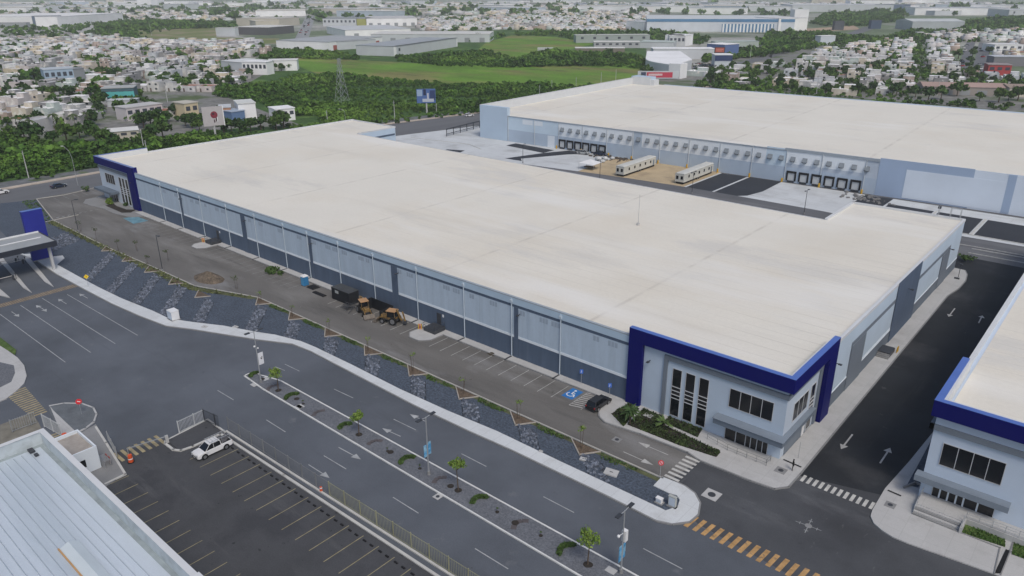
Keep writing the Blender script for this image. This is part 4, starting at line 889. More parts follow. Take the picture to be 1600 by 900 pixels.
# ------------------------------------------------------------------ vehicles
tyre_m = mat('tyre', (.015, .015, .016), .85, .1); rim_m = mat('rim', (.35, .36, .38), .35, .05, metal=.7)
lite_m = mat('lamp glass', (.6, .62, .62), .15, 0); tail_m = mat('tail lamp', (.35, .01, .01), .3, 0)
def wheel(parent, x, y, r=.36, w_=.24):
    s = 1 if y > 0 else -1
    o = MB().tube((x, y-w_/2, r), (x, y+w_/2, r), r, n=18).build('wheel', tyre_m, parent); MB().tube((x, y+s*w_/2, r), (x, y+s*(w_/2+.015), r), r*.62, n=14).build('rim', rim_m, o); return o
def loft(prof, W, tum=()):
    """side profile (x, z) with the half width falling off above tum (z0, z1, factor)"""
    g = MB(); n = len(prof)
    def hw(x, z):
        k = 1.0
        if tum and z > tum[0]: k = 1-(1-tum[2])*min(1, (z-tum[0])/(tum[1]-tum[0]))
        return W/2*k
    L = [(x, -hw(x, z), z) for x, z in prof]; R = [(x, hw(x, z), z) for x, z in prof]
    g.add(L+R, [tuple(range(n)), tuple(range(2*n-1, n-1, -1))]+[(i, n+i, n+(i+1) % n, (i+1) % n) for i in range(n)]); return g
def car(name, lab, loc, rz, paint, kind='suv', cat='car', group=None, roof_glass=False):
    t = thing(name, lab, cat, (loc[0], loc[1], loc[2] if len(loc) > 2 else .02), rz, group)
    if kind == 'suv': L, W, H, belt = 4.6, 1.86, 1.66, 1.0; b = [(-2.28, .45), (-2.3, .8), (-2.22, 1.02), (-1.2, 1.06), (.9, 1.02), (1.95, .92), (2.25, .72), (2.3, .4), (2.1, .28), (-2.15, .28)]; c = [(-2.12, 1.0), (-1.85, 1.5), (-1.5, 1.62), (-.1, 1.64), (.35, 1.5), (1.05, 1.0)]
    elif kind == 'sedan': L, W, H = 4.6, 1.78, 1.45; b = [(-2.28, .4), (-2.3, .82), (-2.1, .95), (-1.4, .95), (1.0, .92), (1.95, .82), (2.25, .62), (2.3, .35), (2.1, .24), (-2.15, .24)]; c = [(-1.75, .92), (-1.05, 1.38), (-.6, 1.43), (.0, 1.43), (.35, 1.34), (1.15, .92)]
    else: L, W, H = 5.3, 1.86, 1.8; b = [(-2.6, .5), (-2.64, 1.0), (-2.6, 1.1), (-1.02, 1.1), (1.3, 1.08), (2.25, 1.0), (2.55, .78), (2.6, .45), (2.4, .35), (-2.4, .35)]; c = [(-1.02, 1.08), (-.92, 1.66), (-.75, 1.76), (.35, 1.78), (.65, 1.68), (1.45, 1.08)]
    loft(b, W, (.75, 1.1, .93)).build('body', paint, t, smooth=True, bevel=.05)
    cb = loft(c, W*.93, (.95, 1.7, .78)).build('cabin_glass', glass_m, t, smooth=True, bevel=.02)
    # roof skin and pillars
    tz = max(z for x, z in c); xs = [x for x, z in c if z > tz-.16]; g = MB(); g.taper(min(xs)-.06, max(xs)+.02, -W*.37, W*.37, tz-.07, tz+.03, .07, .05); g.build('roof', paint, t, smooth=True, bevel=.02)
    g = MB(); zt = tz-.05; zb = 1.0 if kind != 'sedan' else .93
    for s in (-1, 1):
        yb, yt = s*W*.462, s*W*.375
        g.tube((c[-1][0]-.02, yb, zb), (max(xs), yt, zt), .035, n=5); g.tube((c[0][0]+.04, yb, zb), (min(xs), yt, zt), .05, n=5)
        for k in ((.45,) if kind == 'truck' else (.35, .68)): xm = c[0][0]+(c[-1][0]-c[0][0])*k; g.tube((xm, yb, zb), (min(max(xm, min(xs)), max(xs)), yt, zt), .03, n=5)
    g.build('pillars', paint, t)
    ax = {'suv': (-1.35, 1.42), 'sedan': (-1.35, 1.42), 'truck': (-1.6, 1.6)}[kind]; r = .38 if kind != 'sedan' else .33
    for a in ax:
        for s in (-1, 1): wheel(t, a, s*(W/2-.1), r)
    g = MB()
    for a in ax:
        for s in (-1, 1): g.tube((a, s*(W/2-.02), r), (a, s*(W/2+.008), r), r+.09, n=18)
    g.build('wheel_arches', black_m, t)
    fx = b[6][0]; rx = b[0][0]
    for s in (-1, 1):
        MB().box(fx-.12, fx+.06, s*W*.33-.2, s*W*.33+.2, .66 if kind != 'truck' else .8, .8 if kind != 'truck' else .96).build('headlight', lite_m, t)
        MB().box(rx-.03, rx+.08, s*W*.42-.1, s*W*.42+.1, .72, .98).build('tail_light', tail_m, t)
        MB().box(.85 if kind != 'truck' else 1.1, 1.02 if kind != 'truck' else 1.28, s*(W/2)-.02 if s > 0 else s*(W/2)-.18, s*(W/2)+.18 if s > 0 else s*(W/2)+.02, .95, 1.1).build('mirror', paint, t)
    MB().box(fx-.05, fx+.07, -W*.3, W*.3, .4, .62).build('grille', black_m, t); MB().box(fx+.04, fx+.1, -.25, .25, .45, .56).build('number_plate', lite_m, t)
    if kind == 'truck':
        MB().box(-2.5, -1.12, -W*.41, W*.41, 1.0, 1.115).build('bed_floor', black_m, t)
    return t
pb = mat('car black', (.015, .016, .02), .25, 0, spec=.6); pw = mat('car white', (.7, .71, .72), .3, 0, spec=.5); ps = mat('car silver', (.3, .32, .33), .3, 0, spec=.5); pd = mat('car dark blue', (.02, .03, .06), .3, 0)
x, y = at(929, 637); car('parked_car', 'black hatchback parked on the hatched strip beside the disabled bay', (-55.7, 84.6, .03), pi/2, pb, 'suv')
t = car('pickup_truck', 'white double cab pickup with a ladder rack parked nose out in the staff lot', (-89.6, 39.6, .03), -pi/2, pw, 'truck', 'pickup')
g = MB()
for s in (-1, 1):
    for x in (-2.4, -1.2, -.6, .3): g.tube((x, s*.72, 1.1 if x < -1 else 1.78), (x, s*.72, 2.05), .03, n=5)
    g.tube((-2.55, s*.72, 2.05), (.6, s*.72, 2.05), .035, n=5)
for x in np.arange(-2.4, .6, .48): g.tube((x, -.72, 2.05), (x, .72, 2.05), .025, n=5)
g.build('ladder_rack', steel_m, t); MB().box(-2.3, -1.4, -.5, .3, 1.12, 1.5).box(-2.0, -1.3, .2, .6, 1.12, 1.4).build('tool_boxes', mat('tool grey', (.12, .12, .13), .6, .2, 3), t)
x, y = at(92, 293); car('moving_car', 'dark blue sedan driving on the highway in front of the far office', (x, y), pi/2+.05, pd, 'sedan')
x, y = at(1, 303); car('moving_car', 'white hatchback cut by the left edge on the highway', (x, y), pi/2, pw, 'suv')
x, y = at(733, 182); car('moving_car', 'white van on the highway beyond the truck court', (x, y), 1.3, pw, 'suv', 'van')
x, y = at(911, 241); car('parked_car', 'silver car parked in front of the left loading docks', (x, y), .3+TH2, ps, 'suv')
x, y = at(938, 243); car('parked_car', 'dark pickup parked by the last door of the left loading docks', (x, y), .2, pd, 'truck')

# backhoe loaders
hy = mat('digger yellow', (.26, .16, .05), .6, .3, 2, col2=(.13, .09, .05), mask=(1.5, .42, .6)); hr = mat('digger roof', (.42, .25, .13), .6, .1, 2)
def backhoe(lab, loc, rz):
    t = thing('backhoe', lab, 'backhoe', (*loc, .03), rz, 'yellow backhoe loaders in the front lot')
    MB().box(-1.3, 2.0, -.45, .45, .6, 1.0).build('chassis', dsteel_m, t)
    MB().taper(.7, 2.1, -.5, .5, .95, 1.65, .05, .08).build('hood', hy, t, bevel=.04)
    MB().taper(-1.2, .7, -.75, .75, .95, 1.35, 0, 0).build('cab_base', hy, t)
    MB().taper(-1.1, .65, -.7, .7, 1.35, 2.6, .08, .08).build('cab_glass', glass_m, t)
    MB().box(-1.25, .75, -.85, .85, 2.6, 2.74).build('cab_roof', hr, t, bevel=.05)
    g = MB(); [g.tube((x, y, 1.35), (x*.93, y*.9, 2.62), .05, n=5) for x in (-1.1, .65) for y in (-.7, .7)]; g.build('cab_posts', hy, t)
    for s in (-1, 1): wheel(t, -.8, s*.95, .78, .45); wheel(t, 1.55, s*.85, .5, .32)
    g = MB(); [g.path([(.9, s*.62, 1.5), (2.2, s*.62, 1.1), (3.0, s*.62, .5)], .09) for s in (-1, 1)]; g.build('loader_arms', hy, t)
    g = MB(); g.add([(2.9, -1.1, .05), (3.7, -1.1, .05), (3.65, -1.1, .15), (3.05, -1.1, .9), (2.8, -1.1, .7)]+[(2.9, 1.1, .05), (3.7, 1.1, .05), (3.65, 1.1, .15), (3.05, 1.1, .9), (2.8, 1.1, .7)], [(0, 1, 2, 3, 4), (9, 8, 7, 6, 5), (0, 5, 6, 1), (4, 9, 5, 0), (3, 8, 9, 4), (2, 7, 8, 3)]); g.build('front_bucket', mat('bucket', (.16, .14, .12), .6, .3, 3), t)
    MB().obox((-1.75, 0, 1.9), 2.4, .25, .3, 0, -1.15).build('boom', hy, t); MB().obox((-2.75, 0, 1.75), .22, .22, 2.0, 0, .25).build('dipper', hy, t)
    MB().taper(-3.2, -2.6, -.35, .35, .25, .85, .1, 0).build('rear_bucket', dsteel_m, t)
    g = MB(); [g.tube((-1.3, s*.5, .8), (-1.6, s*1.2, .1), .07) for s in (-1, 1)]; g.build('stabilisers', dsteel_m, t); MB().tube((1.7, .3, 1.6), (1.7, .3, 2.2), .05).build('exhaust', dsteel_m, t)
    return t
backhoe('yellow backhoe parked nearest the black sheet containers', (-111.5, 84.0), 2.75+pi); backhoe('yellow backhoe parked next to the pale concrete landing pad', (-103.8, 84.4), .35+pi)
# black containers, portable toilet, etc.
def crate(lab, loc, rz, L, W, H, m_, name='container', door=True):
    t = thing(name, lab, 'container', (*loc, .03), rz)
    MB().box(-L/2, L/2, -W/2, W/2, .1, H).build('body', m_, t)
    MB().box(-L/2-.04, L/2+.04, -W/2-.04, W/2+.04, H, H+.08).build('roof', mat('container roof', (.06, .065, .07), .6, .2, .5), t)
    g = MB()
    for x in np.arange(-L/2+.15, L/2, .4): g.box(x-.04, x+.04, -W/2-.03, -W/2, .15, H-.1)
    g.build('ribs', m_, t)
    MB().box(-L/2, L/2, -W/2+.1, W/2-.1, 0, .1).build('skid', dsteel_m, t)
    return t
cb = mat('container black', (.016, .018, .022), .6, .2, 1)
t = crate('black site container with a pale notice, in the bays left of the backhoes', (-119.6, 85.6), 0.0, 5.8, 2.5, 2.6, cb); MB().box(-1.6, -.5, -1.33, -1.29, 1.7, 2.3).build('notice', mat('notice', (.4, .42, .42), .6, .1), t)
t = thing('screen_panels', 'black mesh screen panels standing behind and between the two backhoes', 'screen', (-109.2, 86.6, .03))
MB().box(-3.2, 3.4, 0, .06, .05, 2.3).build('panel', cb, t); MB().box(3.36, 3.42, -3.4, 0, .05, 2.3).build('panel', cb, t); MB().box(-3.24, -3.16, -2.4, .06, .05, 2.3).build('panel', cb, t)
t = thing('scrap_pile', 'low pile of dark pipes and frames between the black container and a backhoe', 'pile', (-115.2, 83.6, .03))
g = MB()
for i in range(26): a = rnd.uniform(0, 3.1); c = Vector((rnd.uniform(-2, 2), rnd.uniform(-1.1, 1.1), rnd.uniform(.05, .6))); d = Vector((cos(a), sin(a), rnd.uniform(-.2, .2)))*rnd.uniform(.5, 1.5); g.tube(c-d, c+d, .05, n=5)
g.build('pipes', dsteel_m, t)
t = thing('portable_toilet', 'blue portable toilet with white roof beside a black tarp by the wall', 'portable toilet', (-133.3, 85.2, .03))
MB().box(-.6, .6, -.6, .6, .05, 2.1).build('cabin', mat('toilet blue', (.04, .2, .42), .5, .1, 1), t, bevel=.04); MB().taper(-.66, .66, -.66, .66, 2.1, 2.35, .15, .15).build('roof', white_m, t); MB().box(-.42, .42, -.64, -.6, .12, 1.95).build('door', mat('toilet door', (.07, .28, .5), .5, .1), t); MB().box(-.6, .6, -.6, .6, 0, .05).build('base', black_m, t)
tag(MB().taper(-133.0+.9, -129.6, 84.6, 86.6, .03, .3, .3, .3).build('tarp', black_m), 'black plastic tarp crumpled beside the blue toilet', 'tarp')
tag(MB().taper(-128.6, -124.6, 83.6, 84.6, .03, .25, .2, .2).build('tarp', black_m), 'long black tarp roll lying across the bays right of the toilet', 'tarp')
# mound and shrub heap
def mound(name, lab, c, rx, ry, h, m_, seed):
    g = np.random.default_rng(seed); n = 22; V = [(0, 0, h)]; F_ = []
    for j in range(1, 6):
        r = j/5; ph = g.uniform(-.06, .06, n)
        for i in range(n): a = 2*pi*i/n; k = r*(1+ph[i]); V.append((rx*k*cos(a), ry*k*sin(a), max(0, h*(1-r)**1.0*(1+g.uniform(-.15, .15))) if j < 5 else 0))
    for i in range(n): F_.append((0, 1+i, 1+(i+1) % n))
    for j in range(4):
        for i in range(n): a = 1+j*n; F_.append((a+i, a+n+i, a+n+(i+1) % n, a+(i+1) % n))
    b = MB(); b.add([(x+c[0], y+c[1], z+c[2]) for x, y, z in V], F_); return tag(b.build(name, m_, smooth=True), lab, 'mound')
x, y = at(324, 436); mound('soil_mound', 'brown heap of soil on the lot edge below the far parking bays', (x, y+.4, .02), 4.6, 2.6, 1.7, mat('mound soil', (.13, .105, .08), .95, .4, .8, fine=.4, fscale=3), 3)
x, y = at(769, 553); mound('soil_mound', 'small dark soil clump in an empty parking bay', (x, y, .02), 1.0, .6, .3, mat('soil dark', (.05, .04, .025), .95, .3, 3), 4)
# white utility boxes on the gravel
def util_box(px, py, lab, L, W, H, slab=True, m_=None):
    x, y = at(px, py); t = thing('utility_box', lab, 'utility box', (x, y, .06), 0, None)
    MB().box(-L/2-.15, L/2+.15, -W/2-.15, W/2+.15, 0, .1).build('plinth', conc_old, t); MB().box(-L/2, L/2, -W/2, W/2, .1, H).build('cabinet', m_ or white_m, t, bevel=.03); MB().box(-L/2-.04, L/2+.04, -W/2-.04, W/2+.04, H, H+.05).build('lid', m_ or white_m, t)
    MB().box(-L/2+.08, L/2-.08, -W/2-.012, -W/2, .2, H-.12).build('door', wall_g, t)
util_box(272, 499, 'white square utility cabinet on the gravel bank at the avenue bend', 1.9, 1.5, 1.9)
util_box(1030, 786, 'small pale box in the gravel tip near the curved sidewalk', .8, .5, .7)
util_box(1050, 792, 'upright grey panel cabinet at the very tip of the gravel bank', 1.0, .35, 1.5, m_=mat('cabinet grey', (.42, .44, .42), .6, .05))
for px, py, s in ((955, 740, 1.4), (911, 719, .7), (320, 512, .8), (368, 512, .7), (845, 707, .4)):
    x, y = at(px, py); t = thing('inspection_slab', {955: 'tilted white concrete slab on the gravel bank by the rocks', 911: 'small open concrete slab in the gravel left of the white tilted slab', 320: 'little pale slab at the gravel edge right of the white cabinet', 368: 'second little pale slab at the gravel edge of the avenue bend', 845: 'tiny pale stone slab in the gravel strip'}[px], 'slab', (x, y, .06)); MB().obox((0, 0, .12), s*1.3, s, .18, .3, .06).build('slab', conc, t); MB().obox((0, 0, .22), s*.3, s*.1, .03, .3, .06).build('handle', dsteel_m, t)
# black wheel stops between the staff lot lines
k = 0
for x in np.arange(-88.9, -44, 2.76):
    for d in (-.62, .62):
        o = MB().taper(x+d-.28, x+d+.28, 41.7, 41.95, .02, .14, .04, .05).build('wheel_stop', black_m); tag(o, 'short black wheel stop at the kerb end of a yellow staff bay', 'wheel stop', 'black wheel stops in the staff lot')
for x in np.arange(-91.5, -56, 2.76):
    o = MB().taper(x+.2, x+.8, 24.3, 24.6, .02, .14, .04, .05).build('wheel_stop', black_m); tag(o, 'short black wheel stop in the bays along the metal roofed building', 'wheel stop', 'black wheel stops by the building')
# orange barrels and cones
def barrel(px, py, lab, r=.3, h=1.0):
    x, y = at(px, py); t = thing('traffic_barrel', lab, 'traffic barrel', (x, y, .02), 0, 'orange traffic barrels')
    MB().tube((0, 0, .08), (0, 0, h), r, r*.8, n=12).build('drum', orange_m, t); MB().tube((0, 0, .5), (0, 0, .65), r*.92+.01, r*.89+.01, n=12).build('reflective_band', white_m, t); MB().tube((0, 0, 0), (0, 0, .08), r*1.35, n=12).build('base', black_m, t)
barrel(205, 722, 'bright orange traffic barrel standing alone by the gate crossing', .34, 1.15); barrel(103, 689, 'orange red barrel half hidden behind the white guard booth', .4, 1.2); barrel(502, 768, 'small orange barrel at the foot of the slatted fence', .2, .7)
# person
t = thing('person', 'person in black clothes standing on the corner sidewalk beside the crosswalk', 'person', (*at(1238, 735, .17), .17), .6)
def skin_fig():
    V = [(0, 0, .95), (0, 0, 1.2), (0, 0, 1.42), (0, 0, 1.54), (.02, 0, 1.66), (0, .2, 1.4), (.03, .3, 1.15), (.14, .27, .95), (0, -.2, 1.4), (-.03, -.3, 1.14), (.06, -.27, .92), (0, .1, .9), (.06, .13, .5), (0, .14, .08), (.14, .15, .04), (0, -.1, .9), (-.06, -.12, .5), (-.1, -.13, .08), (.03, -.14, .04)]
    Ed = [(0, 1), (1, 2), (2, 3), (3, 4), (2, 5), (5, 6), (6, 7), (2, 8), (8, 9), (9, 10), (0, 11), (11, 12), (12, 13), (13, 14), (0, 15), (15, 16), (16, 17), (17, 18)]
    R = [.15, .14, .15, .06, .11, .07, .05, .035, .07, .05, .035, .1, .07, .045, .04, .1, .07, .045, .04]
    me = bpy.data.meshes.new('body'); me.from_pydata(V, Ed, []); me.update(); o = bpy.data.objects.new('body', me); COL.objects.link(o)
    md = o.modifiers.new('skin', 'SKIN'); sk = me.skin_vertices[0].data if me.skin_vertices else None
    if sk is None:
        import bmesh as _b
        bm = _b.new(); bm.from_mesh(me); lay = bm.verts.layers.skin.verify(); bm.to_mesh(me); bm.free(); sk = me.skin_vertices[0].data
    for i, r in enumerate(R): sk[i].radius = (r, r)
    sk[0].use_root = True; o.modifiers.new('sub', 'SUBSURF').levels = 1; o.modifiers['sub'].render_levels = 1
    me.materials.append(mat('clothes black', (.012, .012, .015), .9, .1, 5)); return o
o = skin_fig(); o.parent = t; MB().ball((.0, 0, 1.7), .105, .1, .1).build('hair', black_m, t)

# ------------------------------------------------------------------ fences
def slat_fence(lab, a, b, h, m_, gap=.13, name='fence', post=2.5, z=.12, cat='fence', grp=None, rail=True, sw_=.02):
    a = Vector(a[:2]); b = Vector(b[:2]); L = (b-a).length; rz = atan2(b.y-a.y, b.x-a.x)
    t = thing(name, lab, cat, (a.x, a.y, z), rz, grp); g = MB()
    for u in np.arange(gap/2, L, gap): g.box(u-sw_, u+sw_, -.015, .015, .1, h)
    g.box(0, L, -.025, .025, .15, .2); g.box(0, L, -.025, .025, h-.15, h-.1); g.build('slats', m_, t)
    for u in np.arange(0, L+.1, post): MB().box(u-.05, u+.05, -.06, .06, 0, h+.05).build('post', m_, t)
    return t
fy = mat('fence pale', (.2, .21, .22), .6, .1, .2); fyy = mat('fence yellowish', (.3, .3, .2), .6, .15, .2)
slat_fence('long pale slatted fence between the staff lot kerb and the avenue, far stretch', (-92.8, 43.9), (-69, 44.2), 2.2, fy, .26, post=3, sw_=.011)
slat_fence('long yellowish slatted fence between the staff lot kerb and the avenue, near stretch', (-69, 44.2), (-16, 45.2), 2.2, fyy, .26, post=3, sw_=.016)
fw_ = mat('fence white steel', (.55, .57, .58), .5, .1, 1)
slat_fence('white slatted gate panel on the kerbed island behind the pickup', (-97.6, 38.8), (-97.9, 42.9), 2.0, fw_, .2, 'gate', z=.12, cat='gate')
slat_fence('dark half of the slatted gate nearest the avenue, behind the pickup', (-97.9, 42.9), (-94.6, 43.4), 2.0, dsteel_m, .2, 'gate', z=.12, cat='gate')
slat_fence('white slatted gate leaf between the drop-shaped island and the metal roofed building', at(70, 668), at(98, 684), 2.2, fw_, .2, 'gate', cat='gate')
slat_fence('thin see-through gate standing on the dusty verge at the left edge', at(20, 676), at(58, 662), 2.0, steel_m, .3, 'gate', cat='gate')
slat_fence('short grey gate leaf right of the guard booth over the yellow stripes', at(170, 690), at(184, 716), 1.6, steel_m, .3, 'gate', cat='gate')
t = thing('barrier_gate', 'long thin barrier rail over the striped crossing by the kerbed gate island', 'barrier', (*at(262, 692), .1), atan2(*(np.array(at(218, 706))-np.array(at(262, 692)))[::-1])); MB().box(0, 5.2, -.04, .04, .95, 1.05).build('arm', steel_m, t); MB().box(-.2, .2, -.2, .2, 0, 1.1).build('cabinet', conc, t); MB().tube((5.1, 0, 0), (5.1, 0, 1), .05).build('rest_post', steel_m, t)
t = thing('turnstile_rack', 'grey and red metal racks crowded beside the guard booth door', 'rack', (*at(166, 728), .14))
g = MB()
for k in range(7): g.tube((-1+k*.3, -.4, 0), (-1+k*.3, -.4, 1.1), .035); g.tube((-1+k*.3, .4, 0), (-1+k*.3, .4, 1.1), .035); g.tube((-1+k*.3, -.4, 1.1), (-1+k*.3, .4, 1.1), .035)
g.build('frame', steel_m, t); MB().box(-.9, -.5, .45, .55, .1, 1.2).box(.0, .4, .45, .55, .1, 1.2).build('red_boards', mat('board red', (.35, .08, .07), .6, .2, 3), t)
RO = (-33, 86.6, .17); t = thing('railing', 'low grey railing in front of the near office entrance', 'railing', RO)
railing('rails', [(-38.6, 86.9, .17), (-35.2, 86.2, .17), (-29.6, 86.2, .17), (-29.6, 87.6, .17)], 1.0, t, RO, m=mat('rail grey', (.16, .17, .18), .5, .1))
fd = mat('fence black', (.03, .035, .045), .6, .1)
t = thing('fence', 'dark see-through fence along the court edge beside the highway', 'fence', (*at(698, 213), 0)); p0 = Vector((*at(698, 213), 0)); p1 = Vector((*at(752, 199), 0)); 
g = MB(tuple(p0)); L = (p1-p0).length; d_ = (p1-p0).normalized(); t.rotation_euler = (0, 0, 0)
for i in range(int(L/5)+1): q_ = p0+d_*i*5; MB(tuple(p0)).tube(q_, q_+Vector((0, 0, 3.2)), .16, n=6).build('post', fd, t)
for z_ in (1.0, 2.9, 3.2): g.tube(p0+Vector((0, 0, z_)), p1+Vector((0, 0, z_)), .12, n=4)
for i in range(int(L/.5)): q_ = p0+d_*i*.5; g.tube(q_, q_+Vector((0, 0, 3)), .035, n=3)
g.build('mesh_panel', fd, t)
ent_i = 0
for lab, (x, y) in (('dark entry landing with railings and yellow post on the near pale pad', (-94.9, 87.2)), ('dark entry landing with handrails on the far pale pad', (-175.6, 87.2))):
    O = (x, y, .17); t = thing('entry_landing', lab, 'landing', O); MB(O).box(x-1.4, x+1.6, y-1.4, y+1.3, .17, .9).build('platform', dsteel_m, t)
    for k in range(3): MB(O).box(x-1.4-.3*(k+1), x-1.4-.3*k, y-.9, y+1.2, .17, .9-.18*(k+1)).build('step', conc_old, t)
    railing('handrail', [(x-1.4, y-1.4, .9), (x+1.6, y-1.4, .9), (x+1.6, y+1.2, .9)], 1.0, t, O, m=dsteel_m); railing('handrail', [(x-2.3, y-1.0, .2), (x-1.4, y-1.0, .9)], 1.0, t, O, m=dsteel_m)
    g = thing('fire_riser', 'yellow posts of the fire riser on the %s pale pad' % ('near' if ent_i == 0 else 'far'), 'riser', (x-2.6, y-1.6, .17)); MB().tube((0, 0, 0), (0, 0, 1.1), .09).build('post', yellow_m, g); MB().tube((.5, .3, 0), (.5, .3, 1.1), .09).build('post', yellow_m, g); MB().tube((.25, .15, 0), (.25, .15, .9), .07).ball((.25, .15, .95), .14).build('valve', orange_m, g); ent_i += 1
O = (-27.4, 132, .17); t = thing('entry_landing', 'grey stair landing with yellow post on the gable sidewalk below the slate column', 'landing', O); MB().box(-1.1, 0.9, -1.6, 1.4, 0, .8).build('platform', dsteel_m, t)
for k in range(3): MB().box(-1.1, .9, -1.6-.3*(k+1), -1.6-.3*k, 0, .8-.2*(k+1)).build('step', conc_old, t)
MB().tube((1.3, 1.9, 0), (1.3, 1.9, 1.1), .09).tube((1.3, 1.2, 0), (1.3, 1.2, 1.1), .09).build('yellow_posts', yellow_m, t)
t = thing('light_fixture', 'dark floodlight stand at the far rounded end of the gable sidewalk', 'fixture', (*at(1497, 434), .17)); MB().tube((0, 0, 0), (0, 0, 3), .06).box(-.3, .3, -.2, .2, 2.9, 3.1).build('post', dsteel_m, t); MB().box(-.5, .5, -1.6, -1.2, 0, .3).build('base_box', dsteel_m, t)

# ------------------------------------------------------------------ truck court things
tr_m = mat('trailer cream', (.55, .55, .5), .7, .08, .5)
def trailer(lab, px0, px1):
    a = Vector(at(*px0)); b = Vector(at(*px1)); L = (b-a).length; rz = atan2(b.y-a.y, b.x-a.x)
    t = thing('site_trailer', lab, 'trailer', ((a.x+b.x)/2, (a.y+b.y)/2, 0), rz, 'long cream site trailers in the sand yard')
    MB().box(-L/2, L/2, -1.6, 1.6, .8, 3.5).build('body', tr_m, t); MB().taper(-L/2-.1, L/2+.1, -1.7, 1.7, 3.5, 3.75, .1, .5).build('roof', mat('trailer roof', (.55, .56, .53), .6, .06), t); MB().box(-L/2+.3, L/2-.3, -1.3, 1.3, .25, .8).build('underframe', black_m, t)
    for u in np.arange(-L/2+3, L/2-1, 3.6):
        w_ = MB().box(u, u+.9, -1.64, -1.6, 1.9, 2.8).build('window', glass_m, t); 
    MB().box(L/2-2.0, L/2-1.1, -1.64, -1.6, .85, 2.8).build('door', wall_m2, t); MB().box(-L/2-.06, -L/2, -1.2, -.4, 1.7, 2.8).box(-L/2-.06, -L/2, .4, 1.2, 1.7, 2.8).build('end_panes', glass_m, t)
    for s in (-1, 1): wheel(t, .6, s*1.3, .4); wheel(t, -.6, s*1.3, .4)
    return t
trailer('long cream site trailer at the left of the sand yard', (968, 276), (1018, 259)); trailer('long cream site trailer at the right of the sand yard', (1061, 288), (1107, 270))
t = thing('canopy_tent', 'white peaked canopy tent at the left end of the sand yard', 'tent', (*at(922, 264), 0), TH2)
MB().add([(-3.2, -2.6, 2.3), (3.2, -2.6, 2.3), (3.2, 2.6, 2.3), (-3.2, 2.6, 2.3), (0, 0, 3.5)], [(0, 1, 4), (1, 2, 4), (2, 3, 4), (3, 0, 4), (3, 2, 1, 0)]).build('cover', white_m, t)
for x in (-3.1, 3.1):
    for y in (-2.5, 2.5): MB().tube((x, y, 0), (x, y, 2.3), .05).build('leg', steel_m, t)
MB().box(-2, 1.5, -1, 1, .6, .9).build('table', soil_m, t)
for i, (px, py) in enumerate(((1015, 251), (1019, 256))):
    x, y = at(px, py); t = thing('water_tank', ('upper' if i == 0 else 'lower')+' blue plastic tank behind the left cream trailer', 'tank', (x, y, 0)); m_ = mat('tank blue', (.03, .09, .26) if i == 0 else (.05, .22, .42), .5, .05); MB().tube((0, 0, 0), (0, 0, 2), 1.1, n=16).tube((0, 0, 2), (0, 0, 2.4), 1.1, .3, n=16).build('drum', m_, t); MB().tube((0, 0, 2.4), (0, 0, 2.55), .3, n=10).build('lid', black_m, t)
for i, (px, py, s) in enumerate(((935, 251, 1.5), (945, 250, 1.3), (941, 254, 1.1), (957, 249, 1.0))):
    x, y = at(px, py); o = MB().ball((x, y, .5*s), s, s*.8, .6*s).build('bulk_bag', mat('bag pale', (.5, .52, .53), .8, .25, 2), smooth=True); tag(o, 'plump pale bulk bag heaped between the tent and the docks, %s in the heap' % ('leftmost', 'tallest middle', 'front', 'rightmost')[i], 'bag', 'bulk bags by the docks')
g = MB(); x0, y0 = at(965, 249)
for i in range(60): x = x0+rnd.gauss(0, 5); y = y0+rnd.gauss(0, 2.0); s = rnd.uniform(.2, .9); g.obox((x, y, s*.3), s*1.6, s, s*.6, rnd.uniform(0, 3))
tag(g.build('site_clutter', mat('clutter', (.1, .085, .075), .9, .5, .6)), 'dark building materials scattered along the wall behind the left trailer', 'materials', None, 'stuff')
g = MB(); x0, y0 = at(1345, 308)
for i in range(26): x = x0+rnd.gauss(0, 3.0); y = y0+rnd.gauss(0, 1.6); s = rnd.uniform(.2, .8); g.obox((x, y, s*.3), s*1.6, s, s*.8, rnd.uniform(0, 3))
for i in range(18): x = x0+3+rnd.gauss(0, 4.0); y = y0-3.5+rnd.gauss(0, .6); s = rnd.uniform(.2, .6); g.obox((x, y, s*.3), s*1.6, s, s*.8, rnd.uniform(0, 3))
tag(g.build('site_clutter', mat('clutter grey', (.22, .22, .22), .9, .5, .6)), 'building materials stacked behind the raised corner of the nearer roof', 'materials', None, 'stuff')
bl = [(s, -.9) for s in (40.6, 52.3, 64.8, 74.7, 85.8, 97.3, 108.9, 120.3, 131.4, 143.4, 156.4)]
wl = ['left of the first left dock', 'at the middle of the left docks', 'right of the last left dock', 'behind the clutter left of the trailers', 'between the two trailers along the wall', 'right of the blue tanks along the wall', 'at the edge of sand and black asphalt', 'by the white line on the black asphalt', 'left of the first right dock', 'at the middle of the right docks', 'right of the last right dock']
for (s, q), w_ in zip(bl, wl):
    c, n = cos(TH2), sin(TH2); p = (-222.8+s*c-q*n, 237.1+s*n+q*c, 0); o = MB().tube(p, (p[0], p[1], 1.2), .3, n=10).ball((p[0], p[1], 1.2), .3, .3, .15).build('bollard', yellow_m); tag(o, 'orange yellow guard bollard at the warehouse wall, '+w_, 'bollard', 'guard bollards along the dock wall')
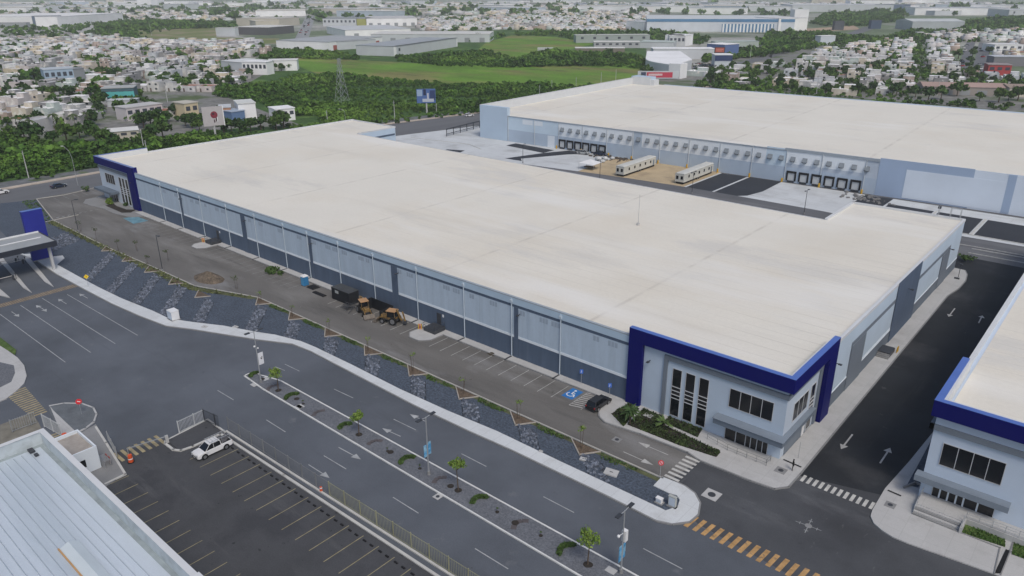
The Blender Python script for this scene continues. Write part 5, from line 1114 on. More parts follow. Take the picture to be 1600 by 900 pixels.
for i, (px, py) in enumerate(((1355, 299), (1371, 303))):
    x, y = at(px, py); t = thing('roof_ladder', 'thin wall ladder rising right of the last loading dock' if i == 0 else 'second thin wall fixture right of the last loading dock', 'ladder', (x, y, 0)); MB().tube((-.2, 0, 0), (-.2, 0, 3), .04).tube((.2, 0, 0), (.2, 0, 3), .04).build('rails', dsteel_m, t); g = MB(); [g.tube((-.2, 0, k*.4), (.2, 0, k*.4), .03) for k in range(1, 8)]; g.build('rungs', dsteel_m, t)
t = thing('rooftop_frame', 'small steel frames standing on the far corner of the near roof', 'frame', (*at(1492, 341, 11.7), 11.75)); g = MB(); [g.tube((x, y, 0), (x, y, 2.2), .05) for x in (-1, 1, -3.4) for y in (-.5, .5)]; [g.tube((-1, y, 2.2), (1, y, 2.2), .05) for y in (-.5, .5)]; g.build('posts', steel_m, t); MB().box(-3.7, -3.1, -.4, .4, 1.6, 2.1).build('box', dsteel_m, t)

# ------------------------------------------------------------------ planting
def leaf_obj(name, m, parent, *a, **k):
    V, Q = leaves(*a, **k); o = np_mesh(name, V, Q, m); o.parent = parent; return o
def tree(lab, x, y, h, r, n, leaf, seed, m=leaf_m, name='tree', group=None, z=.1, trunk=.09, cat='tree', multi=1, lumps=9, lr=.42):
    t = thing(name, lab, cat, (x, y, z), 0, group); g = MB(); q = random.Random(seed)
    cz = h-r*1.15
    for k in range(multi):
        a = q.uniform(0, 6.3); o_ = .15*(multi > 1); b = (cos(a)*o_, sin(a)*o_, 0); tp = (cos(a)*.35*(multi > 1)+q.uniform(-.1, .1), sin(a)*.35*(multi > 1)+q.uniform(-.1, .1), cz)
        g.tube(b, tp, trunk, trunk*.6, n=7)
        for i in range(4 if multi == 1 else 2):
            a2 = q.uniform(0, 6.3); e = (tp[0]+cos(a2)*r*.6, tp[1]+sin(a2)*r*.6, cz+r*q.uniform(.5, 1.2)); g.tube((tp[0], tp[1], cz-.1), e, trunk*.55, trunk*.2, n=5)
    g.build('trunk', trunk_m, t); leaf_obj('crown', m, t, n, r, r, r*.95, leaf, seed, lumps=lumps, lr=lr, base=cz-.15*r); return t
MG = 'young trees along the median'
for i, (px, py, h, r, l) in enumerate(((435, 610, 4.3, 1.6, 'young round tree at the far tip of the median beside the white banner lamp'), (561, 679, 4.0, 1.35, 'slim young tree in the median, second from the far tip'), (716, 766, 4.9, 1.5, 'upright young tree in the median between the blue banner lamp and the near end'), (918, 882, 4.9, 1.85, 'largest young tree of the median, at its near end'))):
    tree(l, *at(px, py, .1), h, r, 760, .1, 20+i, group=MG, lumps=20, lr=.26)
for i, (px, py) in enumerate(((474, 631), (606, 705), (656, 732), (777, 800), (845, 837))):
    tree('tiny leafless-looking seedling in the median, %s from the far tip' % ('first', 'second', 'third', 'fourth', 'fifth')[i], *at(px, py, .1), .7, .2, 18, .06, 40+i, m=hedge_m, name='seedling', cat='seedling', group='seedlings in the median', trunk=.02)
hz = [((392, 590), (403, 584)), ((447, 625), (466, 617)), ((531, 671), (548, 664)), ((626, 726), (647, 716)), ((738, 788), (761, 779)), ((874, 868), (897, 854))]
def arc_cloud(p, q, wd, h, n, seed, bulge=.55):
    g = np.random.default_rng(seed); u = g.uniform(0, 1, n); a = np.array(p); b = np.array(q); d = b-a; nn = np.array([-d[1], d[0]])
    c = a+d*u[:, None]+nn*(bulge*4*u*(1-u))[:, None]*.55+g.uniform(-.5, .5, (n, 2))*wd
    C = np.column_stack([c, .12+g.uniform(0, h, n)]); t = g.normal(size=(n, 3)); t /= np.linalg.norm(t, axis=1)[:, None]; b2 = np.cross(t, g.normal(size=(n, 3))); b2 /= np.linalg.norm(b2, axis=1)[:, None]; s = .09
    V = np.stack([C-t*s-b2*s, C+t*s-b2*s, C+t*s+b2*s, C-t*s+b2*s], 1).reshape(-1, 3); V[:, 2] = np.maximum(V[:, 2], .1); return V, np.arange(n*4).reshape(-1, 4)
for i, (p, q) in enumerate(hz):
    V, Q = arc_cloud(at(*p), at(*q), .5, .3, 1300, 60+i); o = np_mesh('hedge', V, Q, hedge_m)
    tag(o, 'low crescent hedge across the median, '+('at the far tip', 'just past the white banner lamp', 'at the foot of the second young tree', 'before the blue banner lamp', 'just past the upright young tree', 'beside the largest young tree')[i], 'hedge', 'crescent hedges across the median')
g = MB()
for (a, b) in (((418, 612), (436, 602)), ((490, 651), (508, 642)), ((575, 696), (598, 690)), ((678, 756), (698, 747)), ((802, 828), (826, 815))):
    a = Vector(at(a[0], a[1])); b = Vector(at(b[0], b[1])); d = b-a; n = Vector((-d.y, d.x))*.3; pts = [a+d*u+n*(4*u*(1-u)) for u in (0, .25, .5, .75, 1)]
    for p, q in zip(pts[:-1], pts[1:]): g.line(p, q, .7, .108)
struct('median_bands', g, mat('median soil', (.1, .09, .095), .95, .2, .6))
g = MB()
for px, py in ((435, 610), (474, 631), (561, 679), (606, 705), (656, 732), (716, 766), (777, 800), (845, 837), (918, 882)): g.disc((*at(px, py, .1), .11), (0, 0, 1), .5 if px in (435, 561, 716, 918) else .25, .04, 12)
struct('tree_pits', g, mat('dark soil', (.035, .03, .026)))
SG = 'thin saplings in the triangular planters'
for i, x in enumerate(TRI[::-1]):
    h = (3.6, 3.4, 3.0, 3.6, 2.8, 3.0, 2.6, 2.4)[i]
    tree('thin sapling in the %s triangular planter counted from the crosswalk' % ordn[i], x+2.4, 73.7, h, .75, (70, 40, 24, 34, 26, 26, 24, 24)[i], .1, 80+i, name='sapling', group=SG, trunk=.03, multi=3, cat='sapling', lr=.5)
for i, (px, py) in enumerate(((233, 417), (262, 408), (186, 392), (150, 374), (126, 362), (215, 393), (370, 452))):
    tree('thin ragged sapling along the far lot edge, %s from the gravel mound towards the tower' % ordn[i], *at(px, py), 3.0, .9, 40, .11, 120+i, name='sapling', group='ragged saplings on the far lot edge', trunk=.035, multi=2, cat='sapling', m=mat('leaves olive', (.06, .085, .03), .8, .4, 1.2), lr=.55)
def cover(name, lab, P, h, dens, m, seed, leaf=.1, z=.06, cat='ground cover'):
    g = np.random.default_rng(seed); xs = [p[0] for p in P]; ys = [p[1] for p in P]; n = int((max(xs)-min(xs))*(max(ys)-min(ys))*dens); C = []
    for _ in range(n):
        x, y = g.uniform(min(xs), max(xs)), g.uniform(min(ys), max(ys))
        if inpoly(x, y, P) and (sin(x*1.3+seed)+sin(y*2.1+x*.4)+g.uniform(-1.2, 2.2)) > -.2: C.append((x, y, z+g.uniform(.02, h)*(.6+.4*sin(x*2.2)*sin(y*1.7))))
    C = np.array(C); n = len(C); t = g.normal(size=(n, 3)); t /= np.linalg.norm(t, axis=1)[:, None]; b = np.cross(t, g.normal(size=(n, 3))); b /= np.linalg.norm(b, axis=1)[:, None]; s = leaf*g.uniform(.6, 1.4, (n, 1))
    V = np.stack([C-t*s-b*s, C+t*s-b*s, C+t*s+b*s, C-t*s+b*s], 1).reshape(-1, 3); V[:, 2] = np.maximum(V[:, 2], z-.02)
    return tag(np_mesh(name, V, np.arange(n*4).reshape(-1, 4), m), lab, cat, None, 'stuff')
for i, x in enumerate(TRI[::-1]):
    cover('ground_cover', 'green weeds along the lot kerb before the %s planter from the crosswalk' % ordn[i], [(x+5.2, 74.5), (x+11.3, 74.5), (x+10.6, 73.5), (x+6.0, 73.3)], .28, 60, hedge_m, 200+i, .085)
cover('ground_cover', 'straggling weeds along the far lot edge by the tower', [(-228, 68.4), (-150, 69), (-136, 74.3), (-136, 73), (-150, 66.8), (-228, 66.4)], .35, 7, dry_m, 220, .14)
cover('ground_cover', 'thin weeds on the gravel corner by the far kerb', [(-257, 73.5), (-229, 68.3), (-229, 66), (-258, 70)], .35, 6, hedge_m, 221, .14)
# beds at the near office
g = MB(); bed_m = mat('leaves bed', (.035, .055, .02), .85, .5, 1.2, fine=.3, fscale=6, col2=(.07, .11, .03), mask=(.5, .52, .66)); B1 = A((955, 648), (981, 632), (999, 640), (974, 668)); B2 = A((981, 666), (1005, 641), (1042, 655), (1110, 690), (1128, 711), (1118, 716), (1060, 695)); B2 = A((980, 665), (1006, 640), (1036, 652), (1030, 662), (1060, 676), (1126, 708), (1119, 716), (1060, 697)); B3 = A((1036, 661), (1046, 652), (1097, 672), (1090, 685))
for P in (B1, B2, B3): g.sheet(P, .185)
struct('planting_bed', g, mat('dark soil', (.035, .03, .026)))
cover('ground_cover', 'dark green bed at the foot of the navy pillar by the black car', B1, .22, 90, bed_m, 230, .1, .19)
cover('ground_cover', 'long bed of dark shrubs between the sidewalk and the near office', B2, .3, 80, bed_m, 231, .085, .19)
cover('ground_cover', 'green bed right under the three tall office windows', B3, .2, 80, bed_m, 232, .1, .19)
cover('ground_cover', 'lawn beside the right-hand entrance steps', A((1510, 811), (1570, 833), (1570, 857), (1498, 833)), .18, 110, mat('lawn blades', (.06, .12, .025), .8, .3, 2), 233, .07, .2)
cover('ground_cover', 'lawn past the black drain slot at the right edge', A((1585, 843), (1640, 863), (1640, 890), (1580, 868)), .18, 110, mat('lawn blades', (.06, .12, .025)), 234, .07, .2)
g = MB(); x, y = at(1015, 650, .19); g.box(x-.9, x+.5, y-.5, y+.5, .19, .25); x, y = at(1036, 660, .19); g.box(x-.6, x+.6, y-.9, y+.6, .19, .24); struct('bed_slab', g, conc)
def palm(lab, x, y, h, r, n, seed, z=.19, m=None, droop=.5):
    t = thing('palm', lab, 'palm', (x, y, z), 0, None); MB().tube((0, 0, 0), (0, 0, h), .14, .11, n=8).build('trunk', trunk_m, t); q = random.Random(seed)
    for k in range(n):
        a = q.uniform(0, 6.3); e = q.uniform(-.1, 1.2); g = MB(); d = Vector((cos(a), sin(a), 0)); s = Vector((-sin(a), cos(a), 0)); P = []
        for i in range(6): u = i/5; P.append(d*(r*u*cos(e*(1-.3*u)))+Vector((0, 0, h+r*(sin(e)*u-droop*u*u)))); 
        vs = []; 
        for i, p in enumerate(P): w_ = r*.13*sin(pi*(.12+.85*i/5)); vs += [p-s*w_-Vector((0, 0, w_*.6)), p, p+s*w_-Vector((0, 0, w_*.6))]
        g.add(vs, [(3*i, 3*i+1, 3*i+4, 3*i+3) for i in range(5)]+[(3*i+1, 3*i+2, 3*i+5, 3*i+4) for i in range(5)]); g.build('frond', m or mat('palm leaf', (.045, .085, .025), .7, .3, 2), t)
    return t
palm('bushy green palm beside the navy pillar by the black car', *at(984, 662, .19), 2.3, 1.7, 30, 1)
palm('small bright yucca in the bed by the three tall windows', *at(1037, 668, .19), .9, 1.5, 20, 2, m=mat('yucca leaf', (.085, .14, .04), .7, .3, 2), droop=.35)
def bush(lab, px, py, r, h, n, leaf, seed, m=hedge_m, z=.02, name='shrub', group=None):
    x, y = at(px, py, z); t = thing(name, lab, 'shrub', (x, y, z), 0, group); MB().tube((0, 0, 0), (0, 0, h*.5), .05).build('stem', trunk_m, t); leaf_obj('foliage', m, t, n, r, r, h*.6, leaf, seed, lumps=9, base=0); return t
bush('spreading green shrub clump between parking bays beside the slate wall', 427, 425, 2.4, 1.5, 420, .2, 301); bush('second low shrub tuft at the right of the shrub clump', 437, 429, 1.2, 1.0, 160, .16, 302)
bush('green shrub on the far office apron by the canopy', 173, 319, 1.6, 2.4, 300, .2, 303, leaf_m); bush('low dark shrub by the far navy pillar', 197, 322, 1.2, 1.3, 180, .18, 304); bush('spindly shrub behind the rounded end of the gable sidewalk', 1509, 408, 2.4, 2.0, 300, .18, 305)
bush('tall thin shrub by the far parking row', 135, 300, 1.3, 2.6, 130, .2, 306)

# ------------------------------------------------------------------ country beyond: buildings
LM = [(330, 185, 'the red figure billboard'), (187, 152, 'the teal trimmed shop'), (95, 125, 'the pale blue hall'), (205, 213, 'the long low house by the road'), (405, 105, 'the white workshop'), (50, 190, 'the leftmost palms'), (450, 185, 'the lone white house in the scrub'), (30, 90, 'the far left roofs'), (250, 95, 'the row of white terraces'),
      (1560, 108, 'the red walled shop'), (1520, 95, 'the twin road'), (1500, 145, 'the long reddish shed'), (1300, 66, 'the white screen'), (1130, 95, 'the blue sign building'), (1200, 130, 'the left end of the right-hand houses'), (1380, 100, 'the dark tree clump'), (1570, 75, 'the white halls at the right edge'), (1290, 140, 'the middle of the roof edge'), (1420, 130, 'the yellow house')]
def where(x, y, z=0):
    d = Vector((x, y, z))-EYE; k = d.dot(fw); a = 800+F_PX*d.dot(RV)/k; b = 450-F_PX*d.dot(UV)/k
    q = min(LM, key=lambda l: (l[0]-a)**2+(2.2*(l[1]-b))**2); dx, dy = a-q[0], (b-q[1])*2.2; r = sqrt(dx*dx+dy*dy)
    s = 'right by' if r < 14 else (('just ' if r < 45 else 'well ' if r > 110 else '')+(('right of' if dx > 0 else 'left of') if abs(dx) > abs(dy)*1.8 else ('below' if dy > 0 else 'above') if abs(dy) > abs(dx)*1.8 else ('below and ' if dy > 0 else 'above and ')+('right of' if dx > 0 else 'left of')))
    return s+' '+q[2]
mcache = {}
def cm(c, rough=.75, tag_=''):
    k = tuple(round(v, 3) for v in c)
    if k not in mcache: mcache[k] = mat('far paint %d' % len(mcache), c, rough, .08, .06)
    return mcache[k]
WH, LG_, GR, BE, BL = (.8, .81, .82), (.52, .55, .58), (.28, .3, .32), (.5, .47, .4), (.08, .2, .42)  # white raised for far halls, sunlit brightness put into the colour
def far_building(lab, pl, pr, depth, h, wall=WH, roof=(.55, .56, .57), name='warehouse', cat='warehouse', doors=0, door_c=GR, stripe=None, pitched=0, windows=0):
    a = Vector(at(*pl)); b = Vector(at(*pr)); L = (b-a).length; rz = atan2(b.y-a.y, b.x-a.x)
    t = thing(name, lab, cat, (a.x, a.y, 0), rz)
    MB().box(0, L, 0, depth, -.1, h).build('walls', cm(wall), t)
    if pitched: MB().add([(-.4, -.4, h+.02), (L+.4, -.4, h+.02), (L+.4, depth+.4, h+.02), (-.4, depth+.4, h+.02), (-.4, depth/2, h+pitched), (L+.4, depth/2, h+pitched)], [(0, 1, 5, 4), (3, 4, 5, 2), (0, 4, 3), (1, 2, 5), (3, 2, 1, 0)]).build('roof', cm(roof), t)
    else: MB().box(-.3, L+.3, -.3, depth+.3, h, h+.35).build('roof', cm(roof), t)
    if stripe: MB().box(0, L, -.35, -.3, h*stripe[1], h*stripe[2]).box(0, L, -.3, 0, h*stripe[1], h*stripe[2]).build('stripe', cm(stripe[0]), t)
    for k in range(doors): u = L*(k+.5)/doors; MB().box(u-min(3, L/doors*.3), u+min(3, L/doors*.3), -.1, 0, 0, min(5, h*.6)).build('door', cm(door_c), t)
    for k in range(windows): u = L*(k+.5)/windows; MB().box(u-min(1.6, L/windows*.3), u+min(1.6, L/windows*.3), -.08, 0, h*.5, h*.8).build('window', cm((.05, .06, .08)), t)
    return t
fb = far_building
fb('white industrial hall at the end of the far road, facing us with red striped bays', (515, 79.5), (598, 70), 70, 8.5, WH, (.36, .38, .4), doors=5, door_c=(.35, .1, .08)); fb('grey sided wing in front of the white red-striped hall', (469, 75), (515, 79), 60, 8.0, LG_, (.36, .38, .4))
fb('long white sided grey roofed hall at the near edge of the green field', (620, 88), (715, 72.5), 3, 8.8, WH, (.3, .32, .35), windows=12)
fb('broad grey hall whose white flank runs beside the green field', (557, 86), (620, 88), 130, 8.8, LG_, (.33, .36, .39))
fb('long low hall with white gable behind the two nearer industrial halls', (580, 66), (765, 66), 60, 9, LG_, (.6, .6, .58), doors=8); fb('large pale roofed hall behind the red striped one', (540, 59), (642, 56), 120, 9, WH, (.5, .52, .54), doors=3)
fb('grey office hall with a yellow green block at its right', (505, 41), (557, 41), 60, 12, LG_, GR, windows=8); fb('yellow green block between two far halls', (558, 41), (572, 41), 50, 12, (.35, .36, .12), GR, name='building', cat='building'); fb('long white hall right of the yellow green block', (573, 41), (652, 40), 120, 12, WH, (.5, .5, .5), doors=6)
fb('beige roofed sheds at the left of the far road', (400, 42), (437, 41), 60, 9, BE, (.55, .52, .45)); fb('wide beige roofed hall far up the left side of the far road', (400, 26), (478, 25), 160, 12, WH, (.55, .53, .48)); 
fb('huge white factory at the left edge with a dark blue end bay', (-60, 41.5), (92, 41.5), 200, 16, WH, (.72, .72, .72), name='factory', cat='factory', doors=1); fb('dark blue tall end bay of the white factory at left', (92.5, 41), (99, 40), 40, 17, (.1, .14, .2), GR, name='building', cat='building')
fb('grey lower shed in front of the huge white factory', (-40, 43.5), (42, 43), 12, 8, GR, (.5, .5, .5), name='shed', cat='shed'); fb('white far tower block hall on the skyline at left', (215, 11.5), (237, 11.5), 80, 26, WH, WH); fb('white long hall right of the far tower block hall', (250, 9), (295, 9), 100, 14, WH, WH)
fb('grey hall with open black loading side by the dry field', (338, 55.5), (368, 56), 8, 10, LG_, (.6, .6, .58)); fb('long pale roofed hall by the dry field', (368, 54), (420, 55), 60, 10, (.1, .1, .11), (.62, .62, .6)); fb('beige hall behind the hall by the dry field', (370, 40), (436, 41), 60, 12, BE, (.5, .48, .44))
fb('white workshop with ribbed white wall left of the scrub', (347, 112), (380, 115), 24, 8, LG_, (.62, .64, .65)); fb('white ribbed wall block joined to the workshop', (380, 116), (418, 117), 10, 9, WH, WH, windows=6); fb('second white ribbed block partly behind trees by the green field', (419, 111), (465, 110), 16, 7.5, WH, (.66, .66, .65))
fb('pale blue hall with a patterned front in the left neighbourhood', (72, 131), (118, 128), 16, 9, (.33, .44, .55), (.45, .5, .55), name='hall', cat='hall', windows=5); fb('grey block right of the pale blue hall', (119, 128), (135, 126), 12, 8.5, GR, GR, name='building', cat='building')
fb('teal trimmed two storey shop in the left neighbourhood', (162, 160), (212, 158), 12, 7.5, (.07, .13, .16), (.4, .42, .42), name='shop', cat='shop', stripe=((.1, .42, .42), .35, .75), windows=4)
fb('grey lower front under the teal trimmed shop', (168, 167), (212, 166), 8, 3.2, LG_, LG_, name='shop', cat='shop'); 
fb('long low house with pale roof in the trees by the road', (172, 220), (218, 216), 9, 3.6, BE, (.6, .61, .6), name='house', cat='house', windows=3, pitched=1)
fb('lone white flat roofed house in the scrub above the roof edge', (432, 190), (462, 187), 10, 5.6, WH, WH, name='house', cat='house', windows=3); fb('white walled warehouse house right of the red figure billboard', (375, 189), (402, 187), 14, 8, WH, (.6, .62, .6), name='building', cat='building'); fb('blue and grey canopy shop right of the red figure billboard', (364, 192), (384, 189), 10, 5, (.12, .2, .35), (.35, .42, .52), name='shop', cat='shop')
fb('brick coloured house right behind the red figure billboard', (345, 190), (363, 189), 10, 6.5, (.4, .22, .14), LG_, name='house', cat='house', windows=2); fb('cream block house left of the red figure billboard', (291, 185), (312, 182), 10, 7, (.58, .5, .34), (.5, .48, .42), name='house', cat='house', windows=2)
fb('long pink white terrace with flat roofs left of the cream house', (200, 189), (256, 181), 10, 6, (.58, .55, .56), (.5, .5, .5), name='terrace', cat='terrace', windows=5)
# middle and right
fb('very long blue and white factory with columned blue bays', (1010, 49), (1240, 50), 150, 17, (.62, .66, .72), (.55, .58, .6), name='factory', cat='factory', stripe=((.1, .24, .42), .78, 1.0)); 
x_ = thing('column_screen', 'blue columned entrance bays at the right half of the long factory', 'facade', (*at(1127, 50.3), 0)); p0 = Vector(at(1127, 50.3)); p1 = Vector(at(1208, 50.6)); L = (p1-p0).length; x_.rotation_euler = (0, 0, atan2(p1.y-p0.y, p1.x-p0.x)); MB().box(0, L, -.4, 0, 0, 11).build('panel', cm((.09, .22, .4)), x_)
for k in range(15): MB().box(L*k/15+1, L*k/15+L/30+1, -.8, -.4, 0, 11).build('column', cm(WH), x_)
fb('white end block of the long blue and white factory', (1215, 50), (1260, 49), 60, 18, WH, (.62, .62, .62), name='building', cat='building'); fb('pale grey block joined to the left of the long factory', (978, 46), (1006, 48), 60, 12, WH, LG_, name='building', cat='building')
fb('long green grey shed in front of the middle houses', (900, 67), (1015, 66), 20, 8, (.33, .37, .37), (.45, .47, .44), windows=6); fb('white roofed shed just below the long green grey one', (928, 75), (1000, 75), 16, 6, (.4, .41, .44), (.66, .66, .64), windows=7); fb('low white roofed shed with dark open side at the scrub edge', (899, 83), (976, 83), 14, 4.5, (.2, .18, .15), (.66, .66, .64), name='shed', cat='shed')
fb('small white roofed shed standing alone in the far field', (840, 80), (864, 80), 10, 2.5, LG_, (.6, .6, .6), name='shed', cat='shed'); fb('white multi level building right of the green grey sheds', (1045, 73), (1070, 73), 24, 11, (.5, .52, .54), WH, name='building', cat='building', windows=4); fb('white taller block at the right of the multi level one', (1066, 73), (1082, 70), 20, 11, WH, WH, name='building', cat='building')
fb('low pale green roofed hall left of the multi level building', (1000, 75), (1052, 76), 30, 6, LG_, (.42, .48, .46)); fb('long white roofed grey walled hall behind the curved building', (1020, 92), (1115, 92), 18, 8.5, LG_, WH); fb('long ribbed green grey shed right of the red billboard', (1118, 75), (1185, 74), 14, 6, (.34, .4, .37), (.4, .47, .45))
fb('blue and white office block behind the blue sign building', (1131, 90), (1153, 88), 20, 11, (.1, .16, .34), WH, name='building', cat='building'); fb('white building with a blue glass upper front', (1116, 104), (1143, 104), 12, 9, (.55, .6, .64), WH, name='building', cat='building', stripe=((.03, .05, .14), .5, .95))
# curved white building
a = Vector(at(1008, 108)); b = Vector(at(1052, 122)); t = thing('curved_building', 'white roofed building with a swept curved grey front', 'building', (a.x, a.y, 0)); L = (b-a).length; d = (b-a).normalized(); n = Vector((-d.y, d.x)); P = []
for i in range(13): u = i/12; P.append(a+d*L*u-n*(-9)*(1-(1-u)**2.2)*0-n*7*sin(pi*u)*(1)); 
P = P+[Vector(at(1080, 112)), Vector(at(1062, 97)), Vector(at(1010, 97))]
MB((a.x, a.y, 0)).prism([tuple(p) for p in P], 0, 8.5).build('walls', cm(LG_), t); MB((a.x, a.y, 0)).prism([tuple(p) for p in P], 8.5, 9.0).build('roof', cm(WH), t); c = at(1052, 122); MB((a.x, a.y, 0)).box(c[0]-3, c[0]+6, c[1]-2, c[1]+8, 0, 10).build('entrance_block', cm(WH), t)
fb('grey hall with pale roof in the trees at the upper right', (1424, 47.5), (1505, 47.5), 60, 12, (.4, .44, .46), (.5, .53, .54), pitched=3); fb('very long grey hall on the skyline right of the middle', (1237, 18.5), (1395, 18.5), 150, 16, LG_, (.5, .52, .54), doors=4); fb('dark blue block at the right end of the skyline hall', (1395, 18.5), (1421, 18), 60, 17, (.09, .13, .2), GR, name='building', cat='building'); fb('small white block right of the dark blue one', (1422, 17), (1436, 16), 50, 11, WH, WH, name='building', cat='building')
fb('white block on the roof line left of the upper right woods', (1241, 28), (1263, 28), 40, 16, WH, WH, name='building', cat='building'); fb('long low hall at the right of the upper right road', (1460, 24), (1545, 23), 60, 9, LG_, (.55, .55, .55)); fb('pale hall cluster at the far right corner', (1575, 27), (1640, 27), 90, 14, LG_, (.5, .52, .54), windows=4)
fb('white halls at the right edge above the red walled shop', (1552, 82), (1597, 82), 22, 7, WH, (.66, .66, .66), windows=4); fb('red walled round fronted shop', (1542, 117), (1578, 118), 14, 7, (.42, .06, .06), (.3, .26, .26), name='shop', cat='shop', windows=3); fb('grey roofed long hall behind the red walled shop', (1551, 103), (1640, 104), 14, 7, (.2, .2, .22), (.5, .53, .58))
fb('long low reddish roofed shed behind the right part of the big roof', (1441, 147), (1574, 150), 14, 4.5, (.3, .27, .25), (.36, .26, .23), name='shed', cat='shed', pitched=2, doors=5); fb('brown roofed building cut by the right edge', (1575, 151), (1660, 152), 14, 5, BE, (.3, .24, .2), name='building', cat='building', pitched=1.5); fb('reddish tiled hall above the grey roofed hall at the right edge', (1584, 91), (1640, 91), 10, 5, BE, (.36, .18, .13), name='building', cat='building')
fb('small dark screen building on the bare ground', (1303, 47), (1318, 47), 10, 12, (.08, .09, .11), (.1, .1, .1), name='building', cat='building'); fb('dark blue screen hall by the far crossing', (1360, 45), (1376, 45), 10, 12, (.06, .09, .15), (.1, .1, .1), name='building', cat='building'); fb('white screen building standing beside the diagonal road', (1281, 70), (1304, 69), 8, 9, (.55, .6, .66), WH, name='building', cat='building')

# billboards
def billboard(lab, px, py, w_, z0, z1, m_, art, frame=True, wide=False):
    x, y = at(px, py); rz = atan2(y, x)-pi/2+ (.2 if px < 500 else 0)
    t = thing('billboard', lab, 'billboard', (x, y, 0), rz)
    MB().tube((0, .5, 0), (0, .5, z1-.5), .45, .4, n=10).build('pole', conc, t)
    pn = MB().box(-w_/2, w_/2, 0, .5, z0, z1).build('panel', m_, t)
    for k, (c, u0, u1, v0, v1) in enumerate(art): MB().box(-w_/2+w_*u0, -w_/2+w_*u1, -.05-.003*k, 0, z0+(z1-z0)*v0, z0+(z1-z0)*v1).build('picture_patch', cm(c), pn)
    return t
t = billboard('billboard with a red round figure on a pale ground, on a thick pale pole', 338, 217, 8.4, 5.6, 13.6, mat('board pale', (.46, .44, .45), .6, .06), ())
MB().disc((.5, -.06, 10.2), (0, 1, 0), 1.45, .06, 16).build('red_figure', cm((.22, .03, .05)), t); MB().disc((.2, -.1, 10.6), (0, 1, 0), .5, .06, 10).box(1.0, 1.5, -.12, -.05, 7.4, 9.0).box(.2, .6, -.12, -.05, 6.9, 8.2).build('dark_figure', cm((.06, .03, .04)), t); MB().box(1.5, 1.8, -.12, -.05, 7.2, 9.0).build('white_figure', cm(WH), t); MB().box(4.2, 4.5, -.1, .8, 5.4, 13.8).build('side_frame', cm(WH), t)
billboard('blue billboard with a crowd of figures beyond the far end of the roof', 667, 177, 9.6, 5.2, 12.2, cm((.08, .15, .36)), (((.3, .4, .55), .02, .3, .5, .95), ((.02, .03, .08), .36, .5, .55, .98), ((.03, .05, .14), .7, .98, .2, .9), ((.45, .5, .58), .3, .9, .08, .3), ((.5, .52, .6), .55, .64, .3, .7)))
billboard('red lit billboard over the long white hall', 1123, 96, 8.6, 7.0, 11.8, cm((.06, .05, .05)), (((.45, .1, .07), .08, .92, .12, .9), ((.6, .25, .2), .15, .85, .55, .68), ((.6, .25, .2), .15, .7, .3, .42)))
a = at(996, 124); b = at(1060, 124); t = thing('banner_wall', 'long low banner wall, red with white lettering and a dark figure, just behind the roof', 'banner', (*a, 0), atan2(b[1]-a[1], b[0]-a[0])); L = sqrt((b[0]-a[0])**2+(b[1]-a[1])**2)
MB().box(0, L, 0, .6, .5, 5.6).build('board', cm(LG_), t); MB().box(L*.22, L*.85, -.06, 0, 1.2, 4.8).build('red_field', cm((.5, .05, .09)), t); MB().box(L*.08, L*.2, -.06, 0, 1.3, 4.9).build('dark_figure', cm((.05, .06, .12)), t)
for k in range(13): MB().box(L*(.27+k*.026), L*(.27+k*.026+.015), -.09, -.06, 2.5, 3.9).build('letter', cm(WH), t)
for k in (0, .5, 1): MB().box(L*k-.15, L*k+.15, .1, .5, 0, .5).build('leg', steel_m, t)
# power pylon
x, y = at(535, 160); t = thing('power_pylon', 'grey lattice power pylon standing in the scrub', 'pylon', (x, y, 0)); g = MB(); hs = [0, 4, 8, 12, 16, 20, 24]; ws = [3, 2.5, 2.0, 1.5, 1.1, .8, .5]
for i in range(6):
    c0 = [(sx*ws[i], sy*ws[i], hs[i]) for sx, sy in ((-1, -1), (1, -1), (1, 1), (-1, 1))]; c1 = [(sx*ws[i+1], sy*ws[i+1], hs[i+1]) for sx, sy in ((-1, -1), (1, -1), (1, 1), (-1, 1))]
    for k in range(4): g.tube(c0[k], c1[k], .09, n=4); g.tube(c0[k], c1[(k+1) % 4], .06, n=4); g.tube(c0[(k+1) % 4], c1[k], .06, n=4)
g.build('lattice', steel_m, t)
for z_, w2 in ((17, 3.6), (20, 3.0), (23, 2.4)): MB().tube((-w2, 0, z_), (w2, 0, z_), .09, n=4).tube((-w2, 0, z_), (0, 0, z_+1), .06, n=4).tube((w2, 0, z_), (0, 0, z_+1), .06, n=4).build('crossarm', steel_m, t)

# ------------------------------------------------------------------ houses
glz = mat('house glass', (.04, .05, .06), .4, 0)
hwall = mat('house wall', (1, 1, 1), .85, .12, .25, tint=True, col2=(.72, .7, .66), mask=(.3, .55, .7)); 
hroof = {'pale': mat('house roof pale', (.62, .62, .61), .85, .2, .3, col2=(.5, .49, .46), mask=(.2, .5, .65)), 'grey': mat('house roof grey', (.46, .46, .47), .85, .25, .3, col2=(.3, .29, .28), mask=(.2, .5, .65)), 'red': mat('house roof red', (.32, .15, .1), .85, .2, .3), 'white': mat('house roof white', (.82, .82, .82), .8, .1, .3)}
HT = [(9, 13, 3.0, 'pale', 1, 0), (8, 13, 5.6, 'grey', 2, 0), (10, 11, 3.1, 'white', 1, 0), (8.5, 11, 3.1, 'grey', 1, 1), (12, 14, 3.3, 'pale', 1, 2), (8, 10, 5.5, 'white', 2, 1), (10, 10, 3.2, 'red', 1, 0), (14, 12, 3.2, 'white', 1, 2)]
HP = []
STASH = bpy.data.collections.new('stash')      # never linked: only holds nothing visible
